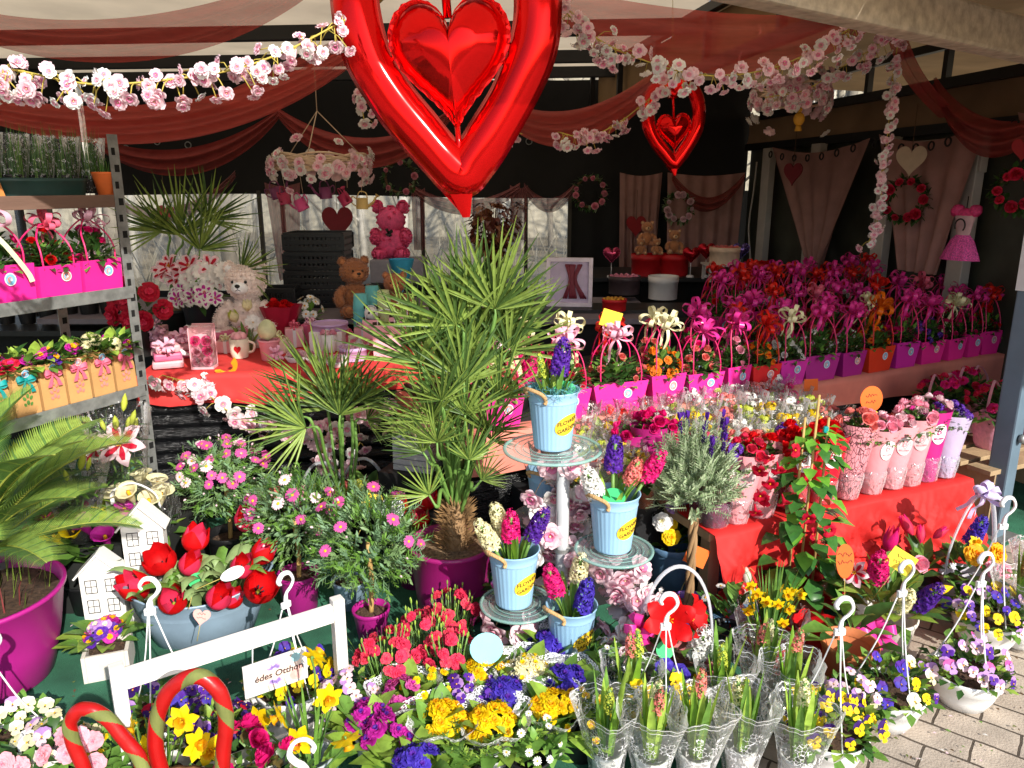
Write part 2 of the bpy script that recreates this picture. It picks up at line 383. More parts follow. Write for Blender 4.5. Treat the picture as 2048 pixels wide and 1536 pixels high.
@kit
def F_blossom(m1, m2, R_=.026):                      # silk cherry blossom, two layered
    mb = MB(); r = random.Random(31)
    for k in range(2):
        f = (1, .72)[k]
        pr = [(0, k*.12*R_, .1*R_), (.3*R_*f, (.1+k*.2)*R_, .38*R_*f), (.72*R_*f, (.3+k*.22)*R_, .50*R_*f), (.92*R_*f, (.32+k*.2)*R_, .40*R_*f), (R_*f, (.22+k*.2)*R_, .12*R_*f)]
        mb.petals(5, pr, m1, k*.6, .22, jit=.18, ruf=.16, rr=r)
        mb.petals(5, [(x*.5, z+.03*R_, q*.6) for x, z, q in pr], m2, k*.6, .2, jit=.1, rr=r)
    mb.ball((0, 0, .4*R_), .09*R_, YELC, 6); return mb
@kit
def F_cluster(m1, m2, R_=.02, n=14):                 # kalanchoe / alyssum / hydrangea head of small four petalled florets
    mb = MB(); r = random.Random(n)
    fl = MB(); fl.petals(4, [(0, 0, .1), (.5, .1, .42), (1, 0, .18)], m1, 0, .15, rr=r); fl.ball((0, 0, .1), .16, m2, 5)
    for k in range(n):
        d = rdir(-.15, 1, r); mb.merge(fl, facing(d*R_*.85, d, r.uniform(0, 6), R_*.36))
    return mb
@kit
def F_hyacinth(m1, m2, H=.11, R_=.032, seed=1):
    mb = MB(); r = random.Random(seed*17)
    fl = MB(); fl.petals(6, [(0, -.5, .14), (.12, .1, .17), (.55, .45, .22), (.95, .35, .16), (1.1, .1, .02)], m1, 0, .25, jit=.1, rr=r); fl.ball((0, 0, .1), .12, m2, 5)
    fl.tube([(0, 0, -1.0), (0, 0, .1)], .13, m1, 5)
    mb.tube([(0, 0, -H*.25), (0, 0, H)], .006, STEM, 6)
    n = int(42*H/.11)
    for k in range(n):
        t = (k+.5)/n; z = t*H; q = R_*(1-.35*t*t) if t < .85 else R_*.6; a = k*2.4+r.uniform(-.2, .2)
        d = V((cos(a), sin(a), r.uniform(-.1, .35)+(t > .85)*.9)).normalized()
        mb.merge(fl, facing(V((0, 0, z))+d*q*.62, d, r.uniform(0, 6), q*.5*r.uniform(.85, 1.1)))
    return mb
@kit
def F_trumpet(m1, m2):
    mb = MB(); mb.lathe([(.004, 0), (.006, .02), (.013, .045), (.016, .055)], m1, 8)
    mb.petals(5, [(.012, .05, .01), (.026, .058, .02), (.040, .054, .018), (.046, .048, .003)], m1, 0, .15, jit=.1, ruf=.2, rr=random.Random(2)); mb.ball((0, 0, .05), .006, m2, 6); return mb
@kit
def F_calla(m1):
    mb = MB(); mb.lathe([(.006, 0), (.012, .03), (.018, .05), (.026, .062), (.030, .062)], m1, 12, bump=lambda t, v: .008*v*max(0, cos(t))); mb.tube([(0, 0, .01), (0, 0, .05)], .005, EYE, 6); return mb
@kit
def F_bud(m1, L=.05, R_=.008):
    mb = MB(); mb.lathe([(.001, 0), (R_*.7, L*.15), (R_, L*.45), (R_*.7, L*.75), (.0008, L)], m1, 7, flute=(3, .12)); return mb
@kit
def F_lavender(m1):
    mb = MB(); r = random.Random(4)
    mb.tube([(0, 0, -.05), (0, 0, .01)], .0012, SAGE, 4)
    for k in range(14):
        a = k*2.4; z = k*.0018; mb.ball((.0035*cos(a), .0035*sin(a), z), (.003, .003, .0032), PURD, 5)
    mb.petals(4, [(0, .028, .002), (.004, .038, .005), (.005, .05, .003)], m1, 0, .1, rr=r); return mb

# ---------------------------------------------------------------- leaves in clumps
def dome_leaves(mb, n, rx, rz, L, W, mats, z0=0., inner=.25, seed=1, tilt=.5, down=-.15, droop=.2):
    r = random.Random(seed)
    for _ in range(n):
        d = rdir(down, 1, r); q = r.uniform(inner, 1)**.6
        p = V((d.x*rx*q, d.y*rx*q, z0+max(d.z*rz*q, -rz*.3)))
        e = (d+V((r.uniform(-1, 1), r.uniform(-1, 1), r.uniform(-.6, 1)))*tilt).normalized(); s = r.uniform(.6, 1.2)
        mb.leaf(p, e, L*s, W*s, r.choice(mats), droop=droop*r.uniform(.2, 1.6), fold=.3)
def strap_leaves(mb, n, H, W, mats, spread=.5, seed=1, z0=0., r0=.01, bend=.6):
    r = random.Random(seed)
    for k in range(n):
        a = 2*pi*k/n+r.uniform(-.4, .4); h = H*r.uniform(.65, 1.1); s = spread*r.uniform(.3, 1.2); pts = []; ws = []
        for i in range(7):
            t = i/6; out_ = r0+h*s*(t**1.6); z = z0+h*(t-bend*s*t*t*t*.8); pts.append((out_*cos(a), out_*sin(a), z)); ws.append(W*(.7+.9*t-1.55*t**3)*(.75+.25*s) if t < 1 else W*.06)
        mb.blade(pts, [max(x, W*.05) for x in ws], (-sin(a), cos(a), 0), r.choice(mats), .45)
def grassy(mb, n, R_, H, W, mats, seed=1, z0=0., lean=.5):
    r = random.Random(seed)
    for k in range(n):
        a = r.uniform(0, 2*pi); q = R_*sqrt(r.random()); h = H*r.uniform(.5, 1.1); ln = lean*r.uniform(-.2, 1)
        p0 = V((q*cos(a), q*sin(a), z0)); a2 = a+r.uniform(-.8, .8); d = V((cos(a2), sin(a2), 0))
        pts = [p0, p0+d*h*ln*.3+V((0, 0, h*.55)), p0+d*h*ln*.9+V((0, 0, h*(1-.25*abs(ln))))]
        mb.blade(pts, [W, W*.8, W*.08], (-d.y, d.x, 0), r.choice(mats), .3)

def pot_mb(rt, rb, h, mat, soil=SOIL, rim=.006, flute=None, n=32, ribs=0, sx=1, sy=1, fill=.88):
    mb = MB(); prof = [(rb*.9, 0), (rb, .003)]
    if ribs:
        for k in range(ribs*2+1):
            t = k/(ribs*2); prof.append((rb+(rt-rb)*t*.97+(.0022 if k % 2 else 0), .004+h*.78*t))
    prof += [(rt*.975, h*.86), (rt*.985, h*.87), (rt+rim*.4, h*.885), (rt+rim*.6, h*.985), (rt+rim*.2, h), (rt-rim*.5, h*.995), (rt*.93, h*.8)]
    mb.lathe(prof, mat, n, flute=flute, sx=sx, sy=sy); mb.disc((0, 0, .001), rb*.9, mat, n, sx=sx, sy=sy)
    return mb
def soil_mb(r_, z, mat=SOIL, sx=1, sy=1, seed=1):
    mb = MB(); q = random.Random(seed)
    mb.lathe([(r_, z-.004), (r_*.7, z+.002), (r_*.35, z+.004), (.001, z+.005)], mat, 20, sx=sx, sy=sy, bump=lambda t, v: 0)
    for _ in range(40):
        a = q.uniform(0, 6.28); d = r_*sqrt(q.random())*.92; mb.ball((d*cos(a)*sx, d*sin(a)*sy, z+.001), q.uniform(.002, .006), mat, 5)
    return mb

# ---------------------------------------------------------------- palms
def fan_frond(seed, L=.30, n=24):
    """stiff fan: hub at the origin, axis +Z, blades spread in the YZ plane, front toward +X"""
    mb = MB(); r = random.Random(seed); pl = leafm('palm_blade', (140, 164, 78), .3, .34, .22); pm = leafm('palm_blade_back', (80, 108, 52), .3, .38, .22)
    up_ = V((0, 0, 1)); side = V((0, 1, 0)); nrm = V((1, 0, 0))
    for k in range(n):
        a = radians(-70+140*k/(n-1))+r.uniform(-.06, .06); d = (up_*cos(a)+side*sin(a)+nrm*r.uniform(-.12, .42)).normalized()
        l = L*(1.08-.30*(abs(a)/1.35)**2)*r.uniform(.84, 1.12); dr = r.uniform(0, .05); sd = d.cross(nrm).normalized()
        mb.blade([d*.008, d*l*.3+nrm*.003, d*l*.65-V((0, 0, dr*l*.2)), d*l-V((0, 0, dr*l))], [.0028, .0058, .0048, .0005], sd, pl if r.random() < .62 else pm, .7)
    return mb
def fan_palm(o, base, fans, seed):
    """fronds given as (hub px, hub py, depth, axis angle to the right, length in px)"""
    r = random.Random(seed); inv = MX.Translation(-V(o.location))
    for k, (px, py, Y, ang, ln) in enumerate(fans):
        h = V(at(px, py, Y))-V(o.location); sc = ln*(Y*1.02/FPX)/.30
        part('frond', FANS[k % 4], o, MX.Translation(h) @ MX.Rotation(r.uniform(-.4, .4), 4, 'Z') @ MX.Rotation(r.uniform(-.15, .3), 4, 'X') @ MX.Rotation(radians(ang), 4, 'Y') @ MX.Rotation(-pi/2, 4, 'Z') @ MX.Scale(sc, 4))
        b = V(base)+V((r.uniform(-.02, .02), r.uniform(-.02, .02), 0)); d = V((sin(radians(ang)), 0, cos(radians(ang)))); m = MB(); m.tube(catmull([b, b.lerp(h, .5)+V((0, 0, .05)), h-d*.05, h], 5), [.007]*12+[.004]*4, STEM, 6); part('petiole', m, o)
def sago_frond(seed, L=.62, n=68):
    mb = MB(); r = random.Random(seed); m1 = leafm('sago_leaf', (150, 180, 84), .3, .3, .22); m2 = leafm('sago_leaf_dark', (100, 140, 72), .25, .3, .2)
    def P(t): return V((L*(.72*t+.06*t*t), 0, L*(.98*t-.50*t*t)))
    mb.tube([P(i/14) for i in range(15)], [.006-.0045*i/14 for i in range(15)], leafm('sago_rib', (178, 186, 84)), 6)
    for k in range(n):
        t = .10+.9*k/n; p = P(t); dT = (P(min(1, t+.02))-P(t-.02)).normalized(); l = L*.25*(sin(pi*min(1, .12+t*.86))**.55)*r.uniform(.93, 1.05)
        nn = V((0, 1, 0)).cross(dT)*-1
        for s in (-1, 1):
            d = (V((0, s, 0))*.86+dT*.55+nn*.28).normalized(); q = p+V((0, 0, 0))
            pts = [q, q+d*l*.5, q+d*l+dT*l*.1-V((0, 0, l*.12))]
            mb.blade(pts, [.0027, .0034, .0004], dT, m1 if (s > 0) == (k % 7 > 0) else m2, .3)
    return mb
FANS = [fan_frond(i).mesh('frond') for i in range(4)]
SAGOS = [sago_frond(i).mesh('frond') for i in range(2)]
def aim(loc, az, lean, spin, sc):
    """frame whose Z leans from vertical by lean toward azimuth az; spin turns it about its own axis"""
    return MX.Translation(V(loc)) @ MX.Rotation(az, 4, 'Z') @ MX.Rotation(lean, 4, 'Y') @ MX.Rotation(spin, 4, 'Z') @ MX.Scale(sc, 4)

# ---------------------------------------------------------------- feathery balls
_FB = {}
def feather_ball(R_, seed, mats, n=430, L=.05):
    mb = MB(); r = random.Random(seed)
    for _ in range(n):
        d = rdir(-.9, 1, r); q = r.uniform(.45, .93); p = d*R_*q; p.z *= .92
        g = (d+rdir(r=r)*.55+V((0, 0, .35))).normalized(); sd = g.orthogonal().normalized(); s2 = g.cross(sd)
        l = L*r.uniform(.7, 1.3); m = r.choice(mats)
        mb.needle(p, g, l, l*.05, m, sd)
        for k in range(7):
            t = .25+.11*k; b = p+g*l*t; e = (g*.7+(sd if k % 2 else -sd)*.8+s2*r.uniform(-.5, .5)).normalized()
            mb.needle(b, e, l*.42, l*.062, m, g.cross(e).normalized())
    return mb
def rosemary_ball(R_, Rz, seed, n=300):
    mb = MB(); r = random.Random(seed); m1 = leafm('rosemary', (184, 200, 160), .25, .5, .2); m2 = leafm('rosemary_dark', (140, 164, 118), .25, .5, .2)
    for _ in range(n):
        d = rdir(-.8, 1, r); q = r.uniform(.3, .9); p = V((d.x*R_*q, d.y*R_*q, d.z*Rz*q)); g = (d*.8+V((0, 0, .75))+rdir(r=r)*.35).normalized(); L = r.uniform(.05, .085)
        mb.tube([p, p+g*L], .0009, m1, 3, False); sd = g.orthogonal().normalized(); s2 = g.cross(sd)
        for k in range(16):
            t = k/16; a = k*2.1; e = (g*.75+sd*cos(a)*.8+s2*sin(a)*.8).normalized(); mb.needle(p+g*L*t, e, .019, .0021, m1 if r.random() < .6 else m2, g.cross(e).normalized())
    return mb

# ---------------------------------------------------------------- bows, hooks, cards
def bow_mb(mat, R_=.05, loops=9, tails=3, seed=1, w=.008):
    mb = MB(); r = random.Random(seed)
    for k in range(loops):
        a = 2*pi*k/loops+r.uniform(-.3, .3); e = r.uniform(.1, 1.1); d = V((cos(a)*cos(e), sin(a)*cos(e), sin(e))); l = R_*r.uniform(.75, 1.15)
        sd = d.cross(V((0, 0, 1))); sd = sd.normalized() if sd.length > .01 else V((1, 0, 0)); n = sd.cross(d)
        pts = [d*0, d*l*.5+n*l*.28, d*l*.9+n*l*.2, d*l, d*l*.85-n*l*.2, d*l*.45-n*l*.2, d*0]
        mb.blade(catmull(pts, 3), [w*(.4+.6*sin(pi*i/18)) for i in range(19)], sd, mat)
    for k in range(tails):
        a = r.uniform(0, 6.28); d = V((cos(a), sin(a), 0)); pts = [d*0, d*R_*.4-V((0, 0, R_*.5)), d*R_*.3-V((0, 0, R_*1.2)), d*R_*.6-V((0, 0, R_*1.9))]
        mb.blade(catmull(pts, 3), [w*.6]*10, (-d.y, d.x, .2), mat)
    return mb
def hook_mb(h, bowl_r, mat, rimz, n=3, flip=1, a0=.4):
    """white plastic hanger: shepherd's hook on top, strands down to the bowl rim"""
    mb = MB(); z = h-.095
    pts = [(0, 0, z), (flip*.004, 0, z+.03), (flip*.020, 0, z+.045), (flip*.030, 0, z+.065), (flip*.018, 0, z+.090), (-flip*.004, 0, z+.093), (-flip*.018, 0, z+.076), (-flip*.014, 0, z+.064)]
    mb.tube(catmull(pts, 4), [.012, .011, .0105, .0095]+[.0075]*25, mat, 8, flat=.6)
    mb.box((0, 0, z-.004), (.03, .012, .02), mat, b=.004)
    st = MB()
    for k in range(n):
        a = a0+2*pi*k/n; e = V((bowl_r*cos(a), bowl_r*sin(a), rimz)); s = V((.009*cos(a), .009*sin(a), z-.01))
        st.tube(catmull([s, (s+e)/2+V((cos(a), sin(a), 0))*bowl_r*-.08, e], 5), .0022, mat, 5)
    return mb, st
def card_mb(mat, kind='round', R_=.03, stick=.1, ink=True, seed=1):
    mb = MB(); r = random.Random(seed); T = MX.Rotation(pi/2, 4, 'X')
    if kind == 'round': o = [(R_*cos(a*.2618), R_*sin(a*.2618)) for a in range(24)]
    elif kind == 'heart': o = [(R_*16*sin(t)**3/16, R_*(13*cos(t)-5*cos(2*t)-2*cos(3*t)-cos(4*t))/15) for t in [2*pi*i/28 for i in range(28)]]
    elif kind == 'drop': o = [(R_*.62*sin(t)*(1 if cos(t) < 0 else 1), R_*1.0*cos(t)*(1 if cos(t) > 0 else 1.3)) for t in [2*pi*i/24 for i in range(24)]]
    elif kind == 'square': o = [(-R_, -R_*.8), (R_, -R_*.8), (R_, R_*.8), (-R_, R_*.8)]
    else: o = [(-R_, -R_*.5), (R_*.4, -R_*.75), (R_, 0), (R_*.4, R_*.75), (-R_, R_*.5)]
    mb.prism(o, .0012, mat)
    if stick: mb.tube([(0, .001, -stick), (0, .001, -R_*.5)], .0012, STEMY, 5)
    return mb
def scribble_mb(R_=.03, seed=1, lines=2, y=-.0014):
    """handwriting strokes on a price card"""
    ink = mt('ink', (34, 34, 44), .7); mb = MB(); r = random.Random(seed)
    for l in range(lines):
        z = R_*.3-l*R_*.5; x = -R_*.5; pts = []
        while x < R_*.5: pts.append((x, y, z+r.uniform(-.14, .14)*R_)); x += R_*r.uniform(.05, .13)
        mb.tube(pts, R_*.022, ink, 4)
    return mb
CARDS = {'yellow': mt('card_yellow', (250, 214, 60), .7, .03), 'orange': mt('card_orange', (236, 106, 30), .7, .03), 'green': mt('card_green', (70, 196, 120), .7, .03), 'blue': mt('card_blue', (150, 226, 230), .7, .03), 'pink': mt('card_pink', (248, 176, 166), .7, .03), 'white': mt('card_white', (240, 240, 242), .7, .03)}
def card(loc, col, kind, R_, label, stick=.1, rz=0., tilt=0., ink=True, seed=1, group='handwritten price cards on sticks', roll=0.):
    t = thing('price_card', label, 'price card', loc, group=group); t.rotation_euler = (tilt, roll, rz)
    part('card', card_mb(CARDS[col], kind, R_, 0), t)
    if stick:
        m = MB(); m.tube([(0, .002, -stick), (0, .002, -R_*.4)], .0013, STEMY, 5); part('stick', m, t)
    if ink: part('handwriting', scribble_mb(R_, seed), t)
    return t
def spray(parent, mesh, pts, name='blossom', jit=.35, sc=(.85, 1.15), seed=1):
    """put flower heads at (pos, dir) pairs as children"""
    r = random.Random(seed)
    for p, d in pts:
        d = (V(d)+rdir(r=r)*jit).normalized(); part(name, mesh if not isinstance(mesh, (list, tuple)) else r.choice(mesh), parent, facing(p, d, r.uniform(0, 6.28), r.uniform(*sc)))
def dome_pts(n, rx, rz, z0, seed=1, zmin=.15, q=(.9, 1.05), front=False):
    r = random.Random(seed); out = []; tries = 0
    while len(out) < n and tries < 4000:
        tries += 1; d = rdir(zmin, 1, r)
        if front and d.y > .35: continue
        p = V((d.x*rx, d.y*rx, z0+d.z*rz))*1.0; k = r.uniform(*q); p = V((d.x*rx*k, d.y*rx*k, z0+d.z*rz*k))
        if tries < 2500 and any((p-o[0]).length < rx*1.1/sqrt(n) for o in out): continue
        out.append((p, d))
    return out
# ================================================================ ground, woodland and the stall
def paving_mat():
    m = bpy.data.materials.new('paving'); m.use_nodes = True; t = m.node_tree; N = t.nodes; L = t.links; p = N['Principled BSDF']
    tc = N.new('ShaderNodeTexCoord'); mp = N.new('ShaderNodeMapping'); mp.inputs['Rotation'].default_value = (0, 0, radians(38)); L.new(tc.outputs['Object'], mp.inputs[0])
    b = N.new('ShaderNodeTexBrick'); b.inputs['Scale'].default_value = 1; b.inputs['Brick Width'].default_value = .215; b.inputs['Row Height'].default_value = .11
    b.inputs['Mortar Size'].default_value = .0045; b.inputs['Mortar Smooth'].default_value = .35; b.inputs['Color1'].default_value = (*[x*.8 for x in lin((198, 182, 164))], 1); b.inputs['Color2'].default_value = (*[x*.8 for x in lin((172, 158, 144))], 1); b.inputs['Mortar'].default_value = (*[x*.8 for x in lin((84, 72, 60))], 1)
    dn = N.new('ShaderNodeTexNoise'); dn.inputs['Scale'].default_value = 14; L.new(tc.outputs['Object'], dn.inputs[0])
    ad = N.new('ShaderNodeVectorMath'); ad.operation = 'MULTIPLY_ADD'; ad.inputs[1].default_value = (.012,)*3; L.new(dn.outputs['Color'], ad.inputs[0]); L.new(mp.outputs[0], ad.inputs[2]); L.new(ad.outputs[0], b.inputs[0])
    no = N.new('ShaderNodeTexNoise'); no.inputs['Scale'].default_value = 9; no.inputs['Detail'].default_value = 8; L.new(tc.outputs['Object'], no.inputs[0])
    mr = N.new('ShaderNodeMapRange'); mr.inputs[1].default_value = .25; mr.inputs[2].default_value = .75; mr.inputs[3].default_value = .68; mr.inputs[4].default_value = 1.2; L.new(no.outputs[0], mr.inputs[0])
    vm = N.new('ShaderNodeVectorMath'); vm.operation = 'SCALE'; L.new(b.outputs[0], vm.inputs[0]); L.new(mr.outputs[0], vm.inputs['Scale']); L.new(vm.outputs[0], p.inputs['Base Color'])
    n2 = N.new('ShaderNodeTexNoise'); n2.inputs['Scale'].default_value = 160; L.new(tc.outputs['Object'], n2.inputs[0])
    mm = N.new('ShaderNodeMath'); mm.operation = 'MULTIPLY_ADD'; mm.inputs[1].default_value = -1.6; L.new(b.outputs['Fac'], mm.inputs[0]); L.new(n2.outputs[0], mm.inputs[2])
    bu = N.new('ShaderNodeBump'); bu.inputs['Strength'].default_value = .6; bu.inputs['Distance'].default_value = .004; L.new(mm.outputs[0], bu.inputs['Height']); L.new(bu.outputs[0], p.inputs['Normal']); p.inputs['Roughness'].default_value = .85
    return m
mb = MB(); mb.grid(lambda u, v: (-90+180*u, -60+180*v, 0), 4, 4, mt('earth', (120, 108, 86), .95, .3, 2.)); setting('ground', mb)
mb = MB(); mb.grid(lambda u, v: (-8+18*u, -6+14*v, .004), 2, 2, paving_mat()); setting('pavement', mb)
carpet = mt('green_carpet', (54, 116, 88), .95, .45, 5, bump=1.0, bs=300, k=.8)
mb = MB(); cp = [(-3.8, -.5), tuple(on(1470, 1536).xy), tuple(on(1640, 1290).xy), tuple(on(1790, 1175).xy), tuple(on(2060, 1075).xy), (3.4, 3.6), (3.3, 7.4), (-3.8, 7.4)]
mb.add([(x, y, .010) for x, y in cp], [tuple(range(len(cp)))], carpet, False); mb.add([(x, y, .010) for x, y in cp]+[(x, y, .004) for x, y in cp], [(i, (i+1) % 8, (i+1) % 8+8, i+8)[::-1] for i in range(8)], carpet, False); setting('carpet', mb)
# wood behind the clear walls
def woodland():
    mb = MB(); r = random.Random(5); b1 = mt('bark', (126, 118, 106), .9, .3, 8, bump=.6, k=.8); b2 = mt('bark_pale', (178, 172, 160), .9, .3, 8, k=.85); br = mt('dry_brush', (140, 132, 114), .9, .35, 6)
    mb.grid(lambda u, v: (-22+44*u, 26+6*v+2*sin(u*9), 8.0*v*(1-.2*sin(u*13))-.2), 24, 8, br)
    for k in range(62):
        x = r.uniform(-13, 8); y = r.uniform(10.5, 22); h = r.uniform(5, 9); q = r.uniform(.05, .16); lean = r.uniform(-.5, .5); base = V((x, y, -.1))
        pts = [base+V((lean*t*t, r.uniform(-.1, .1), h*t)) for t in (0, .2, .4, .6, .8, 1)]
        m = r.choice((b1, b2)); mb.tube(pts, [q, q*.85, q*.7, q*.5, q*.3, q*.1], m, 7)
        for j in range(9):
            t = r.uniform(.08, .9); p = base+V((lean*t*t, 0, h*t)); a = r.uniform(0, 6.3); l = r.uniform(.6, 2.2)
            mb.tube([p, p+V((cos(a)*l*.5, sin(a)*l*.5, l*.4)), p+V((cos(a)*l, sin(a)*l, l*.8))], [q*.3, q*.2, .006], m, 4)
    for k in range(500):
        p = V((r.uniform(-13, 8), r.uniform(9.6, 16), -.05)); d = V((r.uniform(-.5, .5), r.uniform(-.3, .3), 1)); l = r.uniform(.4, 1.5); mb.tube([p, p+d*l*.5, p+d*l+V((r.uniform(-.2, .2), 0, 0))], [.012, .009, .003], br, 3)
    o = setting('woodland', mb, 'stuff'); return o
woodland()

BLACKF = mt('black_fabric', (20, 19, 20), .8, .25, 6, bump=.3, bs=30); STEEL = mt('galvanised_steel', (150, 152, 150), .45, .25, 30, metal=.55, bump=.2); BLACKM = mt('black_metal', (26, 25, 25), .45, .2, 12)
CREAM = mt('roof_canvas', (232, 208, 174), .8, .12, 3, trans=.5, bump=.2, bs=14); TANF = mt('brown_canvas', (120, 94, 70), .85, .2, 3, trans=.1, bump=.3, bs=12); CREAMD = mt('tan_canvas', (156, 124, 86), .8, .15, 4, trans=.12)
WHITEP = mt('white_frame', (196, 190, 186), .5, .08, 10); GREYB = mt('mottled_grey', (182, 168, 148), .8, .28, 26, bump=.4)
def clear_pvc():
    m = bpy.data.materials.new('clear_pvc'); m.use_nodes = True; t = m.node_tree; N = t.nodes; L = t.links
    tc = N.new('ShaderNodeTexCoord'); mp = N.new('ShaderNodeMapping'); mp.inputs['Scale'].default_value = (3, 3, .7); L.new(tc.outputs['Object'], mp.inputs[0])
    no = N.new('ShaderNodeTexNoise'); no.inputs['Scale'].default_value = 2.2; no.inputs['Detail'].default_value = 6; no.inputs['Distortion'].default_value = 1.5; L.new(mp.outputs[0], no.inputs[0])
    rf = N.new('ShaderNodeBsdfRefraction'); rf.inputs['IOR'].default_value = 1.02; rf.inputs['Roughness'].default_value = .22; ta = N.new('ShaderNodeBsdfTransparent'); tl = N.new('ShaderNodeBsdfTranslucent'); tl.inputs[0].default_value = (.8, .78, .72, 1)
    m1 = N.new('ShaderNodeMixShader'); m1.inputs[0].default_value = .78; L.new(ta.outputs[0], m1.inputs[1]); L.new(rf.outputs[0], m1.inputs[2])
    mr = N.new('ShaderNodeMapRange'); mr.inputs[1].default_value = .4; mr.inputs[2].default_value = .75; mr.inputs[3].default_value = .03; mr.inputs[4].default_value = .38; L.new(no.outputs[0], mr.inputs[0])
    m2 = N.new('ShaderNodeMixShader'); L.new(mr.outputs[0], m2.inputs[0]); L.new(m1.outputs[0], m2.inputs[1]); L.new(tl.outputs[0], m2.inputs[2]); L.new(m2.outputs[0], N['Material Output'].inputs[0]); return m
PVC = clear_pvc()
BY = 7.5                                            # back wall depth
def RW(Y): return 2.16+(7.5-Y)*.185                 # right wall line
# --- roof
tent = thing('market_tent', 'cream canvas market stall roof on dark steel purlins and trusses', 'tent', (0, 0, 0))
def eave(x):
    """unseen front edge of the canopy, bent to place its shade: juts out over the balloon and again past the right pole"""
    P = [(-9, 1.83), (-.1, 1.83), (.22, 1.68), (.34, 1.68), (.5, 1.88), (2.12, 1.92), (2.24, 1.38), (9, 1.38)]  # steps shaped so the shade ends across balloon, table and bags
    for (a, p), (b, q) in zip(P, P[1:]):
        if x <= b: return p+(q-p)*(x-a)/(b-a)
def roofz(x, y): return (2.13+.42*min(1, max(0, (y-1.47)/2.6)))-.02*sin(pi*(y*1.1 % 1))
mb = MB(); mb.grid(lambda u, v: (-4.6+5.7*u, eave(-4.6+5.7*u)*(1-v)+(BY+.2)*v, roofz(0, 1.47+6.2*v)), 120, 48, CREAM); part('roof_canvas', mb, tent)
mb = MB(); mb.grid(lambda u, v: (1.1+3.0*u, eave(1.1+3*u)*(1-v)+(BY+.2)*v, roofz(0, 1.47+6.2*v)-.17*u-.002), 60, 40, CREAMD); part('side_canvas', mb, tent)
mb = MB(); mb.grid(lambda u, v: (-4.6+8.7*u, eave(-4.6+8.7*u)-.006, 2.145-.04*v-.008*v*abs(sin(u*44))), 180, 3, CREAM); part('valance', mb, tent)
for Y0 in (3.55, 5.0, 6.05, 6.85):
    mb = MB(); mb.box((-1.75, 0, 0), (5.7, .06, .085), BLACKM, b=.004); part('purlin', mb, tent, MX.Translation((0, Y0, 2.455)) @ MX.Rotation(radians(-5), 4, 'Z'))
mb = MB(); mb.tube([(.1, 2.2, 2.40), (-1.9, 7.2, 2.43)], .014, STEMY, 6); part('cord', mb, tent)
def truss(x0, y0, x1, y1, zt, zb, n):
    a = V((x0, y0, 0)); b = V((x1, y1, 0)); d = (b-a); L_ = d.length; ang = math.atan2(d.y, d.x); mb = MB()
    mb.box((L_/2, 0, zt), (L_, .05, .05), BLACKM); mb.box((L_/2, 0, zb), (L_, .05, .06), BLACKM)
    for k in range(n+1):
        mb.box((L_*k/n, .003, (zt+zb)/2), (.04, .04, zt-zb-.056), BLACKM)
    part('truss', mb, tent, MX.Translation(a) @ MX.Rotation(ang, 4, 'Z'))
truss(1.35, 2.9, .72, 7.3, 2.50, 2.20, 5)
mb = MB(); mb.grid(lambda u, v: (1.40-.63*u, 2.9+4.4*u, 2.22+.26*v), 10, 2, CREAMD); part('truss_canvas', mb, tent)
truss(2.86, 3.4, 2.22, 7.2, 2.36, 2.14, 5)
# --- right side wall: canvas band, white door posts, dark panes
rw = thing('side_wall', 'dark stall side wall with white door posts and murky panes', 'wall', (0, 0, 0))
def rwp(Y, z, off=0.): return V((RW(Y)+off, Y, z))
mb = MB(); mb.grid(lambda u, v: rwp(7.45-5.0*u, 2.16-.26*v-.012*sin(u*30), .02*sin(v*3)), 24, 4, TANF); part('canvas_band', mb, rw)
mb = MB(); mb.grid(lambda u, v: rwp(7.45-5.0*u, 1.90*v, .05), 6, 3, mt('murky_pane', (74, 76, 66), .35, .4, 4, k=.7)); part('pane', mb, rw)
mb = MB(); mb.box((0, 0, 0), (5.05, .04, .06), BLACKM); part('rail', mb, rw, MX.Translation(rwp(4.95, 1.885)) @ MX.Rotation(math.atan2(-1, .185), 4, 'Z'))
for Y in (6.95, 6.2, 5.35, 4.62, 3.7):
    mb = MB(); mb.box((0, 0, .93), (.06, .13, 1.86), WHITEP, b=.006); part('door_post', mb, rw, MX.Translation(rwp(Y, 0, -.03)) @ MX.Rotation(math.atan2(-1, .185)+pi/2, 4, 'Z'))
mb = MB(); mb.box((0, 0, 0), (.9, .05, .20), WHITEP, b=.005); part('door_head', mb, rw, MX.Translation(rwp(4.98, 1.72, -.028)) @ MX.Rotation(math.atan2(-1, .185), 4, 'Z'))
mb = MB(); mb.tube(catmull([rwp(7.1, 1.75, -.06), rwp(7.1, 1.5, -.07), rwp(7.16, 1.2, -.06), rwp(7.1, .95, -.06), rwp(7.05, .8, -.06)], 6), .008, WHITEP, 6); part('cable', mb, rw)
